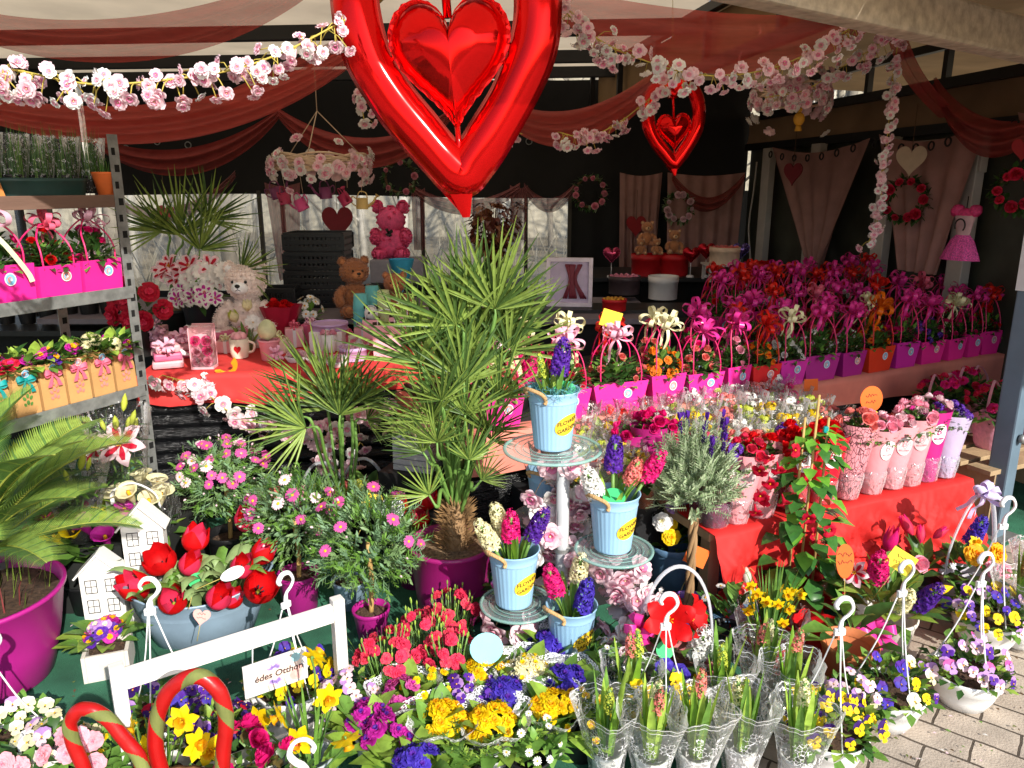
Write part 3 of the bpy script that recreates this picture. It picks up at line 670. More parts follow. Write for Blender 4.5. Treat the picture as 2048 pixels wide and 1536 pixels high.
# --- back wall
bw = thing('back_wall', 'back wall of the stall, black above and clear plastic below', 'wall', (0, 0, 0))
mb = MB(); mb.grid(lambda u, v: (-3.95+6.15*u, BY+.02*sin(u*55)*(v < .9), 1.45+1.03*(1-v)+.02*sin(u*7)*v), 80, 6, BLACKF); part('black_curtain', mb, bw)
xw = up(1140, BY, 1.2).x
mb = MB(); mb.grid(lambda u, v: (xw+(2.25-xw)*u, BY+.015*sin(u*40), 1.5*(1-v)), 40, 4, BLACKF); part('black_curtain', mb, bw)
mb = MB(); mb.grid(lambda u, v: (-3.95+4.0*u, BY+.02, .55*(1-v)), 8, 2, BLACKF); part('base_panel', mb, bw)
for a, b in ((235, 518), (526, 562), (572, 840), (850, 1048), (1056, 1137)):
    x0 = up(a, BY, 1.2).x; x1 = up(b, BY, 1.2).x
    mb = MB(); mb.grid(lambda u, v: (x0+(x1-x0)*u, BY+.03+.012*sin(u*9+v*4), .5+.99*v), 10, 8, PVC); part('window', mb, bw)
for px in (238, 522, 567, 845, 1052, 1139):
    mb = MB(); mb.box((0, 0, .75), (.035, .035, 1.5), mt('dark_post', (66, 60, 52), .6)); part('post', mb, bw, MX.Translation((up(px, BY, 1.2).x, BY+.005, 0)))
for k in range(16):
    px = 190+k*62
    if 430 < px < 860: continue
    mb = MB(); mb.tube([(.028*cos(t*pi/7), 0, .028*sin(t*pi/7)) for t in range(15)], .005, STEEL, 5); part('eyelet', mb, bw, MX.Translation(at(px, 290+8*sin(k*2.1), BY-.03)))
# left wall, mostly clear plastic too
lw_ = thing('end_wall', 'left end wall of the stall behind the metal flower rack', 'wall', (-3.98, 0, 0))
mb = MB(); mb.grid(lambda u, v: (0, 2.0+5.45*u, 1.5+1.0*(1-v)), 6, 2, BLACKF); part('black_curtain', mb, lw_)
mb = MB(); mb.grid(lambda u, v: (0, 2.0+5.45*u, .4*(1-v)), 6, 2, BLACKF); part('base_panel', mb, lw_)
for k in range(5):
    mb = MB(); mb.grid(lambda u, v: (.01*sin(u*8), 2.03+1.09*k+1.03*u, .4+1.1*v), 6, 4, PVC); part('window', mb, lw_)
    mb = MB(); mb.box((0, 2.0+1.09*k, .75), (.05, .05, 1.5), BLACKM); part('post', mb, lw_)
# --- front beam and corner pole
b0, b1 = V((.45, 2.02, 2.06)), V((2.32, 3.36, 2.06)); d = b1-b0
mb = MB(); mb.box((d.length/2, 0, 0), (d.length, .09, .13), GREYB, b=.012)
o = solo('cross_beam', mb, 'mottled grey beam crossing the top right corner under the canvas', 'beam', b0, math.atan2(d.y, d.x)); 
pole = thing('corner_pole', 'blue grey square steel pole at the right front corner of the stall', 'pole', (2.19, 3.23, 0), radians(33))
mb = MB(); mb.box((0, 0, 1.0), (.085, .085, 2.0), mt('blue_grey_paint', (104, 124, 140), .4, .1, 8), b=.008); part('post', mb, pole)
mb = MB(); mb.box((0, 0, .006+.004), (.16, .16, .012), STEEL, b=.002); mb.tube([(.0, -.05, .48), (0, -.07, .48)], .02, STEEL, 8); part('base_plate', mb, pole)
mb = MB(); mb.lathe([(.066, 0), (.068, .3), (.066, .62)], mt('white_sheet', (226, 226, 230), .4, .05), 4, MX.Rotation(pi/4, 4, 'Z'), smooth=False); part('white_wrap', mb, pole, MX.Translation((0, 0, 1.12)))

# ---------------------------------------------------------------- hanging fabric
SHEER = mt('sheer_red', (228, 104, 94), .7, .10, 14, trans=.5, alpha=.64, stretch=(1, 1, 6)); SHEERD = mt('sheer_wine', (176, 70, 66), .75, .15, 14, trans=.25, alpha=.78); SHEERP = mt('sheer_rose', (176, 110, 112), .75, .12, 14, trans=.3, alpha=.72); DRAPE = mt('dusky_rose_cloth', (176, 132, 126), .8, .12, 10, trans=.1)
def swag(label, p, q, sag, wide, mat=SHEER, folds=5, tw=.3, group='sheer red swags under the roof', seed=1, name='fabric_swag'):
    """cloth hung between two points: p, q are world points, sag the drop of the top edge, wide the drop of the cloth at mid span"""
    p = V(p); q = V(q); r = random.Random(seed); ph = r.uniform(0, 6)
    n = (q-p).cross(V((0, 0, 1))).normalized()
    def f(u, v):
        c = p.lerp(q, u); k = 4*u*(1-u); wd = .07+wide*k**.8
        z = -sag*k-wd*v
        off = sin(v*folds*pi+ph+u*2)*.030*(.35+k)+.05*k*sin(pi*v)
        return c+V((0, 0, z))+n*off*tw*3
    mb = MB(); mb.grid(f, 44, 22, mat); return solo(name, mb, label, 'fabric drape', group=group)
swag('sheer red swag highest at the top left, above the pink blossom garland', at(-140, 0, 3.3), at(640, -70, 3.4), .13, .09, seed=2)
swag('long sheer red swag behind the left blossom garland', at(-110, 175, 3.3), at(730, 75, 3.9), .17, .09, seed=3)
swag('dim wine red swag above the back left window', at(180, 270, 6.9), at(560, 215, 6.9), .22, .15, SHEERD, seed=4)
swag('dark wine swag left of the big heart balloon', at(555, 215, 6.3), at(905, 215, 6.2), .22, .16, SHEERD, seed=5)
swag('sheer red swag right of the big heart balloon', at(985, 190, 4.3), at(1345, 110, 4.2), .16, .12, seed=6)
swag('broad sheer red swag above the right blossom garland', at(1085, -30, 3.1), at(1745, 20, 3.3), .05, .15, seed=7, folds=4)
swag('sheer red swag crossing the ceiling left of the big balloon', at(440, 190, 5.4), at(740, 40, 5.0), .02, .10, seed=8)
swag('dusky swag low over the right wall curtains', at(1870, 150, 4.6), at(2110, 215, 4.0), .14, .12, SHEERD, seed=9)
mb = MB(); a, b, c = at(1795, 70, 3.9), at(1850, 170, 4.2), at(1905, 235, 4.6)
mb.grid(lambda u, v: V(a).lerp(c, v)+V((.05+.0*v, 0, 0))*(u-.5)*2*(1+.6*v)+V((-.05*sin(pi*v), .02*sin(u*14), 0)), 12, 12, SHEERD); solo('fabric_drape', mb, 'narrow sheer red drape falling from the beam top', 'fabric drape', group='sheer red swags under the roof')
WG = 'thin drapes over the clear windows'
swag('thin rose swag across the left window beside the potted palm', at(225, 395, 7.3), at(470, 340, 7.3), .20, .06, SHEERP, group=WG, seed=11)
swag('thin rose swag over the window right of the pink rose bear', at(818, 365, 7.3), at(1040, 365, 7.3), .16, .06, SHEERP, group=WG, seed=12)
swag('short rose swag over the last window before the dark wall', at(1048, 365, 7.3), at(1150, 365, 7.3), .14, .06, SHEERP, group=WG, seed=13)
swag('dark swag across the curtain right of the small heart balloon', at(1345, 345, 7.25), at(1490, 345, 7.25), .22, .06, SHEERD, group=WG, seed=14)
def veil(label, px0, px1, y0, y1, Y, mat=SHEERP, pinch=.35, cat='curtain', group=WG, seed=1, folds=5, tip=None):
    mb = MB(); T0, T1 = at(px0, y0, Y), at(px1, y0, Y); bz = at((px0+px1)/2, y1, Y); r = random.Random(seed); ph = r.uniform(0, 6); cx = (T0.x+T1.x)/2 if tip is None else at(tip, y1, Y).x
    def f(u, v):
        k = 1-(1-pinch)*v**.9; x0 = T0.x+(T1.x-T0.x)*u; x = x0*k+cx*(1-k)
        return V((x, Y+.03*sin(u*folds*6.28+ph)*(.3+v), T0.z+(T1.z-T0.z)*u+(bz.z-T0.z)*v-.03*sin(pi*u)*(1-v)))
    mb.grid(f, 40, 14, mat); return solo('curtain', mb, label, cat, group=group)
veil('thin rose veil hanging straight beside the window post', 528, 600, 365, 560, 7.3, pinch=.6, seed=1)
veil('pale veil strip right of the pink rose bear', 822, 850, 375, 500, 7.32, pinch=.8, seed=2)
veil('pale veil at the window behind the dried flowers', 1020, 1056, 370, 480, 7.32, pinch=.8, seed=3)
veil('dusky curtain left of the small heart balloon tail', 1240, 1325, 345, 560, 7.3, DRAPE, pinch=.85, seed=4)
veil('dusky curtain behind the row of teddy hat boxes', 1335, 1490, 345, 560, 7.35, DRAPE, pinch=.9, seed=5)
CG = 'dusky rose curtains on the right wall'
def wall_curtain(label, Ya, Yb, zt, zb, pinch, tipf, seed):
    """curtain on the slanting right wall gathered to a tip"""
    mb = MB(); r = random.Random(seed); ph = r.uniform(0, 6)
    def f(u, v):
        k = 1-(1-pinch)*v; Y = (Ya+(Yb-Ya)*u)*k+(Ya+(Yb-Ya)*tipf)*(1-k)
        return rwp(Y, zt+(zb-zt)*v-.035*sin(pi*u)*(1-v)*2, -.11-.02*sin(u*26+ph)*(.3+v))
    mb.grid(f, 40, 14, DRAPE); o = solo('curtain', mb, label, 'curtain', group=CG)
    for k in range(7):
        u = (k+.5)/7; e = MB(); e.tube([(.024*cos(t*pi/6), 0, .024*sin(t*pi/6)) for t in range(13)], .006, BLACKM, 5)
        part('eyelet', e, o, MX.Translation(rwp(Ya+(Yb-Ya)*u, zt-.05-.06*sin(pi*u), -.17)) @ MX.Rotation(math.atan2(-1, .185), 4, 'Z'))
wall_curtain('dusky rose curtain gathered to a point behind the wine felt heart', 6.75, 5.45, 1.86, .90, .08, .62, 1)
wall_curtain('dusky rose curtain behind the white felt heart', 5.38, 4.45, 1.88, 1.02, .35, .6, 2)
wall_curtain('dusky rose curtain nearest the corner pole, beside the pink dress', 4.25, 3.4, 1.92, 1.0, .3, .7, 3)

# ---------------------------------------------------------------- blossom garlands
BLS = [F_blossom(PINKL, PINK), F_blossom(WHT, PINK), F_blossom(PINKL, petm('petal_mid_pink', (240, 140, 180)))]
VINE = mt('vine_yellow', (196, 176, 78), .6); BROWNV = mt('vine_brown', (96, 74, 52), .8)
GG = 'strings of pink silk cherry blossom'
def garland(label, pts, n, spread=.035, sc=1.0, seed=1, vine=VINE, cat='flower garland'):
    r = random.Random(seed); P = catmull(pts, 8); o = thing('blossom_garland', label, cat, P[0], group=GG); base = V(P[0]); mb = MB(); mb.tube([p-base for p in P], .0024, vine, 5)
    tot = len(P)-1; loc = []
    for k in range(n):
        t = (k+r.random())/n*tot; i = min(int(t), tot-1); p = P[i].lerp(P[i+1], t-i)-base
        q = p+V((r.gauss(0, spread*.6), r.gauss(0, spread*.6), r.uniform(-spread*1.6, spread*.5)))
        mb.tube([p, (p+q)/2+V((0, 0, .008)), q], .0014, vine, 4); d = (q-p+V((r.uniform(-.02, .02), -.03, r.uniform(-.02, .02)))).normalized()
        loc.append((q, d))
    part('vine', mb, o)
    for q, d in loc: part('blossom', r.choice(BLS), o, facing(q, d, r.uniform(0, 6), sc*r.uniform(.8, 1.2)))
    return o
garland('sunlit pink blossom garland sagging across the top left', [at(-700, -60, 1.95), at(-330, 70, 1.78), at(-60, 130, 1.72), at(30, 140, 1.72), at(180, 168, 1.72), at(330, 160, 1.75), at(470, 138, 1.8), at(580, 98, 1.9), at(690, 40, 2.0)], 165, seed=1, sc=.62)
garland('pink blossom garland drooping along the top right beam', [at(1100, -10, 2.5), at(1170, 60, 2.5), at(1260, 110, 2.55), at(1400, 150, 2.6), at(1530, 140, 2.7), at(1630, 100, 2.75), at(1710, 50, 2.8)], 125, seed=2, sc=.74)
garland('short blossom garland left of the small heart balloon', [at(1120, 265, 3.6), at(1170, 275, 3.6), at(1230, 250, 3.6), at(1290, 205, 3.5), at(1340, 160, 3.4)], 48, seed=3, sc=.9)
garland('shaded blossom garland rising from the flower chandelier to the beam', [at(1530, 195, 4.0), at(1610, 180, 3.9), at(1690, 130, 3.8), at(1740, 100, 3.7), at(1790, 65, 3.6)], 44, seed=4, sc=.9)
garland('blossom garland hanging straight down before the right wall', [at(1800, 60, 3.7), at(1785, 160, 3.75), at(1776, 260, 3.8), at(1765, 350, 3.85), at(1758, 430, 3.9), at(1735, 490, 3.9)], 85, seed=5, sc=.78, spread=.022)
garland('tiny tuft of blossom left of the big heart balloon', [at(718, 180, 3.6), at(722, 205, 3.6), at(728, 240, 3.6)], 9, seed=6)
garland('few blossoms dangling right of the big heart balloon', [at(960, 230, 3.8), at(1000, 255, 3.8), at(1045, 268, 3.8)], 7, seed=7)
garland('blossom tuft at the top right edge of the canvas', [at(2020, 70, 3.2), at(2045, 100, 3.2), at(2080, 140, 3.2)], 12, seed=8)
garland('blossom tuft tied on the beam above the flower chandelier', [at(1700, 52, 3.2), at(1750, 45, 3.25), at(1800, 75, 3.3)], 12, seed=9)

# ---------------------------------------------------------------- balloons
FOIL = mt('red_foil', (238, 24, 24), .13, .04, 6, metal=.85, bump=.035, bs=9, k=1.0)
def heart_curve(n=64):
    out = []
    for i in range(n):
        t = 2*pi*i/n; out.append((16*sin(t)**3/16, (13*cos(t)-5*cos(2*t)-2*cos(3*t)-cos(4*t))/15))
    return out
def puffy_heart(w_, h_, th, mat, crimp=.012):
    mb = MB(); H = [V((x*w_/2, 0, z*h_/2)) for x, z in heart_curve(96)]; c0 = V((0, 0, h_*.04)); rings = 12
    for s in (-1, 1):
        vs = []; fs = []; n = len(H)
        for j in range(rings+1):
            k = j/rings
            for i, p in enumerate(H):
                q = c0+(p-c0)*(.93*k); y = s*th*(max(0, 1-k**2.4))**.62
                y *= 1-.10*(k > .55)*abs(sin(i*1.7))*k
                vs.append((q.x, y, q.z))
        b = len(vs)
        for i, p in enumerate(H):
            e = 1+(.007 if i % 2 else -.007); vs.append((c0+(p-c0)*e)+V((0, s*.001+.006*sin(i*2.2), 0)))
        for j in range(rings+1):
            for i in range(n):
                f = (j*n+i, j*n+(i+1) % n, (j+1)*n+(i+1) % n, (j+1)*n+i); fs.append(f if s < 0 else f[::-1])
        mb.add(vs, fs, mat)
    return mb
def ring_balloon(pts, r_, mat):
    mb = MB(); n = len(pts); P = catmull(pts+[pts[0]], 10)[:-1]; m = len(P); k = 16; vs = []; fs = []
    c = sum((V(p) for p in P), V())/m
    for i, p in enumerate(P):
        d = (P[(i+1) % m]-P[i-1]).normalized(); y = V((0, 1, 0)); o = d.cross(y).normalized()
        rr = r_*(1+.02*sin(i*.31))
        for j in range(k):
            t = 2*pi*j/k; e = 1.0+(.16 if j in (0, k//2) else 0); vs.append(V(p)+o*cos(t)*rr*e+y*sin(t)*rr*.8)
    for i in range(m):
        for j in range(k): fs.append((i*k+j, i*k+(j+1) % k, ((i+1) % m)*k+(j+1) % k, ((i+1) % m)*k+j)[::-1])
    mb.add(vs, fs, mat); return mb
def balloon(label, cpx, cpy, Y, sc, rz=0.):
    """sc: metres per photo pixel relative to the big balloon outline"""
    c = at(cpx, cpy, Y); o = thing('heart_balloon', label, 'foil balloon', c, rz, group='open red foil heart balloons with a small heart inside'); o.rotation_euler = (0, -.075, rz)
    K = sc; L_ = [(0, -150), (-50, -195), (-115, -190), (-165, -120), (-184, -20), (-172, 85), (-128, 175), (-75, 250), (-30, 308), (0, 335)]
    Rr = [(-x, y) for x, y in L_[1:-1]][::-1]
    pts = [V((x*K, 0, -y*K)) for x, y in L_]+[V((x*K, 0, -y*K)) for x, y in Rr]
    part('ring', ring_balloon(pts, 43*K, FOIL), o)
    mb = puffy_heart(250*K, 275*K, 62*K, FOIL); mb.tube([(0, 0, -135*K), (0, 0, -175*K), (0, 0, -205*K)], [6*K, 6*K, 11*K], FOIL, 8); mb.tube([(0, 0, 70*K), (0, 0, 250*K)], 9*K, FOIL, 8)
    part('inner_heart', mb, o, MX.Translation((0, -6*K, -100*K)))
    mb = MB(); mb.blade([(0, -20*K, -320*K), (-4*K, -14*K, -375*K), (2*K, -2*K, -425*K)], [44*K, 24*K, 8*K], (1, 0, 0), FOIL, .3); mb.blade([(-26*K, 24*K, -300*K), (-24*K, 22*K, -352*K), (-5*K, 10*K, -410*K)], [40*K, 34*K, 8*K], (1, .2, 0), FOIL, .2); part('tail', mb, o)
    mb = MB(); mb.tube([(0, 0, 165*K), (.01, 0, .62)], .0018, STEMY, 4); part('string', mb, o)
    return o
balloon('large red foil heart balloon hanging at the top centre, half lit by the sun', 893, 5, 2.2, 2.0/1538)
balloon('small shaded red foil heart balloon hanging before the dark back wall', 1347, 230, 4.6, 4.55/1538*.265)
# felt and metal hearts, wreaths
def plain_heart(label, cpx, cpy, Y, w_, col, rz=0., cat='hanging heart'):
    mb = MB(); o = heart_curve(40); mb.prism([(x*w_/2, z*w_*.56) for x, z in o], .012, mt('heart_'+col[0], col[1], .8, .08)); mb.tube([(0, 0, w_*.35), (0, 0, w_*.35+.25)], .0025, BROWNV, 4)
    return solo('hanging_heart', mb, label, cat, at(cpx, cpy, Y), rz, 'plain heart shapes hung as decoration')
plain_heart('wine red heart hung in the window below the watering cans', 675, 442, 6.6, .26, ('wine', (120, 30, 42)))
plain_heart('dark red heart on the gathered curtain of the right wall', 1586, 345, 5.9, .15, ('wine', (120, 30, 42)), -.9)
plain_heart('cream white heart on the right wall curtain above a wreath', 1822, 318, 4.75, .165, ('cream', (206, 184, 160)), -.5)
plain_heart('dim red heart on the dusky curtain under the dark wall', 1272, 450, 7.2, .18, ('red', (150, 26, 34)))
plain_heart('red heart cut by the right edge of the photo', 2046, 297, 3.9, .10, ('red', (150, 26, 34)), -.5)
plain_heart('rose red heart decoration behind the tall potted palm', 332, 425, 6.4, .13, ('rose', (196, 84, 92)))
def wreath(label, cpx, cpy, Y, r_, mats, nb, bl, rz=0., seed=1):
    o = thing('wreath', label, 'wreath', at(cpx, cpy, Y), rz, 'leafy door wreaths'); mb = MB(); q = random.Random(seed); pts = [(r_*cos(2*pi*i/20), 0, r_*sin(2*pi*i/20)) for i in range(21)]; mb.tube(pts, .012, BROWNV, 6)
    for k in range(170):
        a = q.uniform(0, 6.3); p = V((r_*cos(a), 0, r_*sin(a)))+rdir(r=q)*.02; mb.leaf(p, (rdir(r=q)+V((cos(a), -.6, sin(a)))*.6), .05, .014, q.choice(mats))
    part('foliage', mb, o)
    for k in range(nb):
        a = 6.28*k/nb+q.uniform(-.2, .2); part('blossom', bl, o, facing(V((r_*cos(a), -.035, r_*sin(a))), V((q.uniform(-.4, .4), -1, q.uniform(-.4, .4))), q.uniform(0, 6), q.uniform(.7, 1.2)))
ROSEP = F_rose(PINKR, .03); ROSEW = F_rose(PINK, .03)
wreath('leafy wreath with pink roses on the dark wall left of the small balloon', 1180, 385, 7.2, .13, (DGREEN, SAGE), 9, ROSEW, seed=1)
wreath('leafy wreath with pale flowers below the small heart balloon', 1357, 415, 7.1, .11, (DGREEN, SAGE), 10, F_rose(PINKL, .028), seed=2)
wreath('dark wreath with rose blooms under the cream heart', 1812, 400, 4.9, .11, (DGREEN,), 10, ROSEP, -.7, 3)
wreath('dark wreath behind the pink rose bear', 800, 355, 7.0, .13, (DGREEN, SAGE), 5, ROSEW, seed=4)
wreath('wreath with pink blooms at the right edge behind the pole', 2035, 380, 3.9, .08, (DGREEN,), 8, ROSEP, -.7, 5)
# ================================================================ helper builders for goods
PAPERP = mt('pink_paper', (238, 40, 150), .55, .06, 8); PAPERM = mt('magenta_paper', (202, 38, 160), .55, .06, 8); PAPERR = mt('red_paper', (230, 34, 40), .55, .06, 8); PAPERV = mt('violet_paper', (168, 32, 136), .55, .06, 8); PAPERO = mt('vermilion_paper', (222, 60, 30), .55, .06, 8)
KRAFT = mt('kraft_paper', (198, 150, 94), .75, .07, 12, bump=.15); PLINK = mt('plastic_pink', (226, 40, 110), .35, .05)
SATP = mt('ribbon_pink', (240, 110, 140), .35, .1, trans=.15); SATT = mt('ribbon_teal', (24, 160, 160), .35, .1, trans=.15); SATW = mt('ribbon_cream', (244, 240, 196), .35, .08, trans=.15); SATM = mt('ribbon_magenta', (236, 60, 160), .28, .08, trans=.15); SATR = mt('ribbon_red', (230, 40, 30), .3, .08, trans=.15); SATO = mt('ribbon_orange', (246, 120, 20), .3, .08, trans=.15); SATL = mt('ribbon_lilac', (220, 206, 244), .35, .06, trans=.15); SATY = mt('ribbon_pale_pink', (248, 190, 214), .32, .08, trans=.15)
STK_B = mt('sticker_blue', (130, 186, 222), .4, .04); STK_P = mt('sticker_pink', (240, 150, 140), .4, .04); STK_W = mt('sticker_white', (236, 236, 240), .4, .03)
def sticker_mb(r_, seed=0):
    """round shop sticker: white rim, coloured swirl; lies in XZ facing -Y"""
    mb = MB(); T = MX.Rotation(pi/2, 4, 'X')
    mb.disc((0, 0, 0), r_, STK_W, 22, T); mb.disc((0, 0, .0005), r_*.84, STK_B if seed % 3 else STK_P, 22, T)
    b = STK_P if seed % 3 else STK_B
    mb.add([T @ V((r_*.6*cos(t)*(.5+.5*t/4), r_*.6*sin(t)*(.5+.5*t/4), .001)) for t in [k*.4 for k in range(12)]]+[T @ V((r_*.25*cos(t), r_*.25*sin(t), .001)) for t in [k*.4 for k in range(12)]], [(k, k+1, k+13, k+12) for k in range(11)], b, False)
    mb.disc((r_*.1, -r_*.1, .0013), r_*.2, STK_W, 10, T); return mb
STK = [sticker_mb(.020, i).mesh('sticker') for i in range(3)]
BUSH = []
for i in range(4):
    mb = MB(); dome_leaves(mb, 210, .062, .075, .028, .0085, (DGREEN, DGREEN, GREEN, leafm('leaf_rose', (70, 96, 48))), 0, .15, 40+i, .6, -.1); BUSH.append(mb.mesh('foliage'))
BUSHL = []
for i in range(3):
    mb = MB(); dome_leaves(mb, 70, .06, .05, .055, .017, (GREEN, DGREEN, LGREEN), 0, .2, 50+i, .5, 0); BUSHL.append(mb.mesh('foliage'))
ROSES = {'salmon': F_rose(SALM), 'pink': F_rose(PINK), 'rose': F_rose(PINKR), 'red': F_rose(RED), 'hot': F_rose(HOT), 'white': F_rose(WHT), 'orange': F_rosette(ORG, YELD, .026, 5, .2), 'purple': F_cluster(PUR, LIL, .022, 16), 'white_small': F_cluster(WHT, MAG, .016, 9), 'vermilion': F_rosette(ORG, RED, .022, 4, .2), 'mix': F_rose(PINKL)}
BOWS = {k: [bow_mb(m, .060, 11, 3, s, .0085).mesh('bow') for s in (1, 2)] for k, m in (('cream', SATW), ('magenta', SATM), ('red', SATR), ('orange', SATO), ('pale', SATY), ('pink', SATP))}
def bag_mb(w_, d, h, mat, taper=.78, side=None):
    mb = MB(); a = w_/2; b = d/2; k = taper
    lo = [(-a*k, -b*.9, 0), (a*k, -b*.9, 0), (a*k, b*.9, 0), (-a*k, b*.9, 0)]; hi = [(-a, -b, h), (a, -b, h), (a, b, h), (-a, b, h)]
    mb.add(lo+hi, [(0, 1, 5, 4), (1, 2, 6, 5), (2, 3, 7, 6), (3, 0, 4, 7), (3, 2, 1, 0)], mat, False)
    li = [(x*.97, y*.97, z) for x, y, z in hi]; q = k+(1-k)*.6; lo2 = [(x*.95*q, y*.93, h*.62) for x, y, z in hi]
    mb.add(hi+li, [(0, 1, 5, 4), (1, 2, 6, 5), (2, 3, 7, 6), (3, 0, 4, 7)], mat, False); mb.add(li+lo2, [(1, 0, 4, 5), (2, 1, 5, 6), (3, 2, 6, 7), (0, 3, 7, 4), (4, 5, 6, 7)], SOIL, False)
    return mb
_HD = {}
def gift_bag(label, loc, rz, w_, d, h, mat, bloom, nb, bow, handle=PLINK, seed=1, group='gift bags of potted roses with ribbon bows', wide=False, detail=True, hh=.17, name='plant_bag', sticker=True, stk=None, taper=.78):
    r = random.Random(seed*13+5); o = thing(name, label, 'gift bag', loc, rz+r.uniform(-.09, .09), group); o.rotation_euler.x = r.uniform(-.035, .035); o.scale.z = r.uniform(.93, 1.08)
    part('bag', bag_mb(w_, d, h, mat, taper), o)
    if sticker: part('sticker', stk or STK[seed % 3], o, MX.Translation((w_*.12, -d*.5-.0015-.0, h*.62)) @ MX.Rotation(.0, 4, 'X'))
    sx = w_/.12
    part('foliage', BUSH[seed % 4], o, MX.Translation((0, 0, h*.9)) @ MX.Diagonal((sx*1.05, d/.12*1.1, 1.45, 1)))
    k = ('h', round(w_, 3), handle.name, hh)
    if k not in _HD:
        mb = MB()
        for y in (-1, 1):
            e = w_*.36; P = [(-e, y*d*.5-.003*y, -.015), (-e*1.02, y*d*.45, .05), (-e*.8, y*d*.25, hh*.7), (0, y*.006, hh), (e*.8, y*d*.25, hh*.7), (e*1.02, y*d*.45, .05), (e, y*d*.5-.003*y, -.015)]
            mb.tube(catmull(P, 5), .0032, handle, 6)
        _HD[k] = mb.mesh('handle')
    part('handle', _HD[k], o, MX.Translation((0, 0, h)))
    for p, dd in dome_pts(nb, w_*.5, .125, h*.9, seed, .1, (.8, 1.1)):
        p.y *= d/w_; part('blossom', bloom, o, facing(p, dd+V((0, -.5, .1)), r.uniform(0, 6), r.uniform(.7, 1.1)))
    if bow: part('bow', BOWS[bow][seed % 2], o, facing(V((r.uniform(-.012, .012), -.012, h+hh-.012)), V((0, -.35, 1)), r.uniform(0, 6), r.uniform(1.1, 1.45)))
    return o
def fuzz(mb, src, mat, n, L=.012, seed=1):
    """short pile over the faces already in src"""
    r = random.Random(seed); F = [f for f in src.f if len(f) >= 3]
    A = []
    for f in F: a, b, c = V(src.v[f[0]]), V(src.v[f[1]]), V(src.v[f[2]]); A.append((b-a).cross(c-a).length)
    for f in r.choices(F, weights=A, k=n):
        P = [V(src.v[i]) for i in f]; wts = [r.random() for _ in f]; s = sum(wts); p = sum((q*(x/s) for q, x in zip(P, wts)), V()); nn = (P[1]-P[0]).cross(P[2]-P[0]); nn.normalize()
        d = (nn+rdir(r=r)*.75+V((0, 0, -.25))).normalized(); mb.needle(p, d, L*r.uniform(.6, 1.2), L*.14, mat, d.orthogonal().normalized())
def teddy(label, loc, rz, H, col, name, group='plush bears', nfuzz=2200, pal=None):
    fur = mt('fur_'+name, col, .95, .14, 30, bump=.6, bs=120, sheen=.3); fur2 = mt('fur_pale_'+name, pal or tuple(min(255, int(x*1.12+10)) for x in col), .95, .1, 30, bump=.6, bs=120); blk = mt('bead_black', (14, 12, 12), .15)
    o = thing('teddy_bear', label, 'plush bear', loc, rz, group); s = H
    bump = lambda d: .03*sin(d.x*9+d.z*7)*sin(d.y*8)
    b = MB(); b.ball((0, 0, .27*s), (.21*s, .18*s, .27*s), fur, 22, bump=bump)
    for x in (-1, 1):
        b.tube(catmull([(x*.16*s, -.02*s, .44*s), (x*.27*s, -.06*s, .34*s), (x*.29*s, -.13*s, .24*s), (x*.25*s, -.20*s, .19*s)], 4), [.07*s, .075*s]+[.078*s]*8+[.07*s, .06*s, .03*s], fur, 12)
        b.tube(catmull([(x*.11*s, -.02*s, .10*s), (x*.19*s, -.17*s, .09*s), (x*.22*s, -.31*s, .10*s), (x*.22*s, -.36*s, .12*s)], 4), [.10*s]*6+[.095*s]*4+[.10*s, .09*s, .05*s], fur, 12)
    f = MB(); f.merge(b); fuzz(f, b, fur, nfuzz, .03*s); part('body', f, o)
    h = MB(); h.ball((0, -.02*s, .70*s), (.225*s, .20*s, .20*s), fur, 24, bump=bump); f = MB(); f.merge(h); fuzz(f, h, fur, nfuzz, .026*s); hd = part('head', f, o)
    for x in (-1, 1):
        e = MB(); e.ball((x*.18*s, 0, .86*s), (.075*s, .045*s, .075*s), fur, 12); g = MB(); g.merge(e); fuzz(g, e, fur, nfuzz//8, .022*s); g.ball((x*.18*s, -.03*s, .855*s), (.05*s, .022*s, .05*s), fur2, 10); part('ear', g, hd)
        e = MB(); e.ball((x*.075*s, -.205*s, .725*s), .019*s, blk, 10); part('eye', e, hd)
        e = MB(); e.lathe([(.001, 0), (.055*s, .004*s), (.07*s, .02*s), (.06*s, .03*s)], fur2, 14, MX.Translation((x*.22*s, -.40*s, .125*s)) @ MX.Rotation(-pi/2, 4, 'X')); part('paw_pad', e, o)
    m = MB(); m.ball((0, -.195*s, .655*s), (.10*s, .07*s, .075*s), fur2, 16); part('muzzle', m, hd)
    m = MB(); m.ball((0, -.265*s, .685*s), (.032*s, .016*s, .022*s), blk, 10); m.tube([(0, -.268*s, .67*s), (0, -.266*s, .645*s), (.03*s, -.258*s, .63*s)], .004*s, blk, 4); m.tube([(0, -.266*s, .645*s), (-.03*s, -.258*s, .63*s)], .004*s, blk, 4); part('nose', m, hd)
    return o
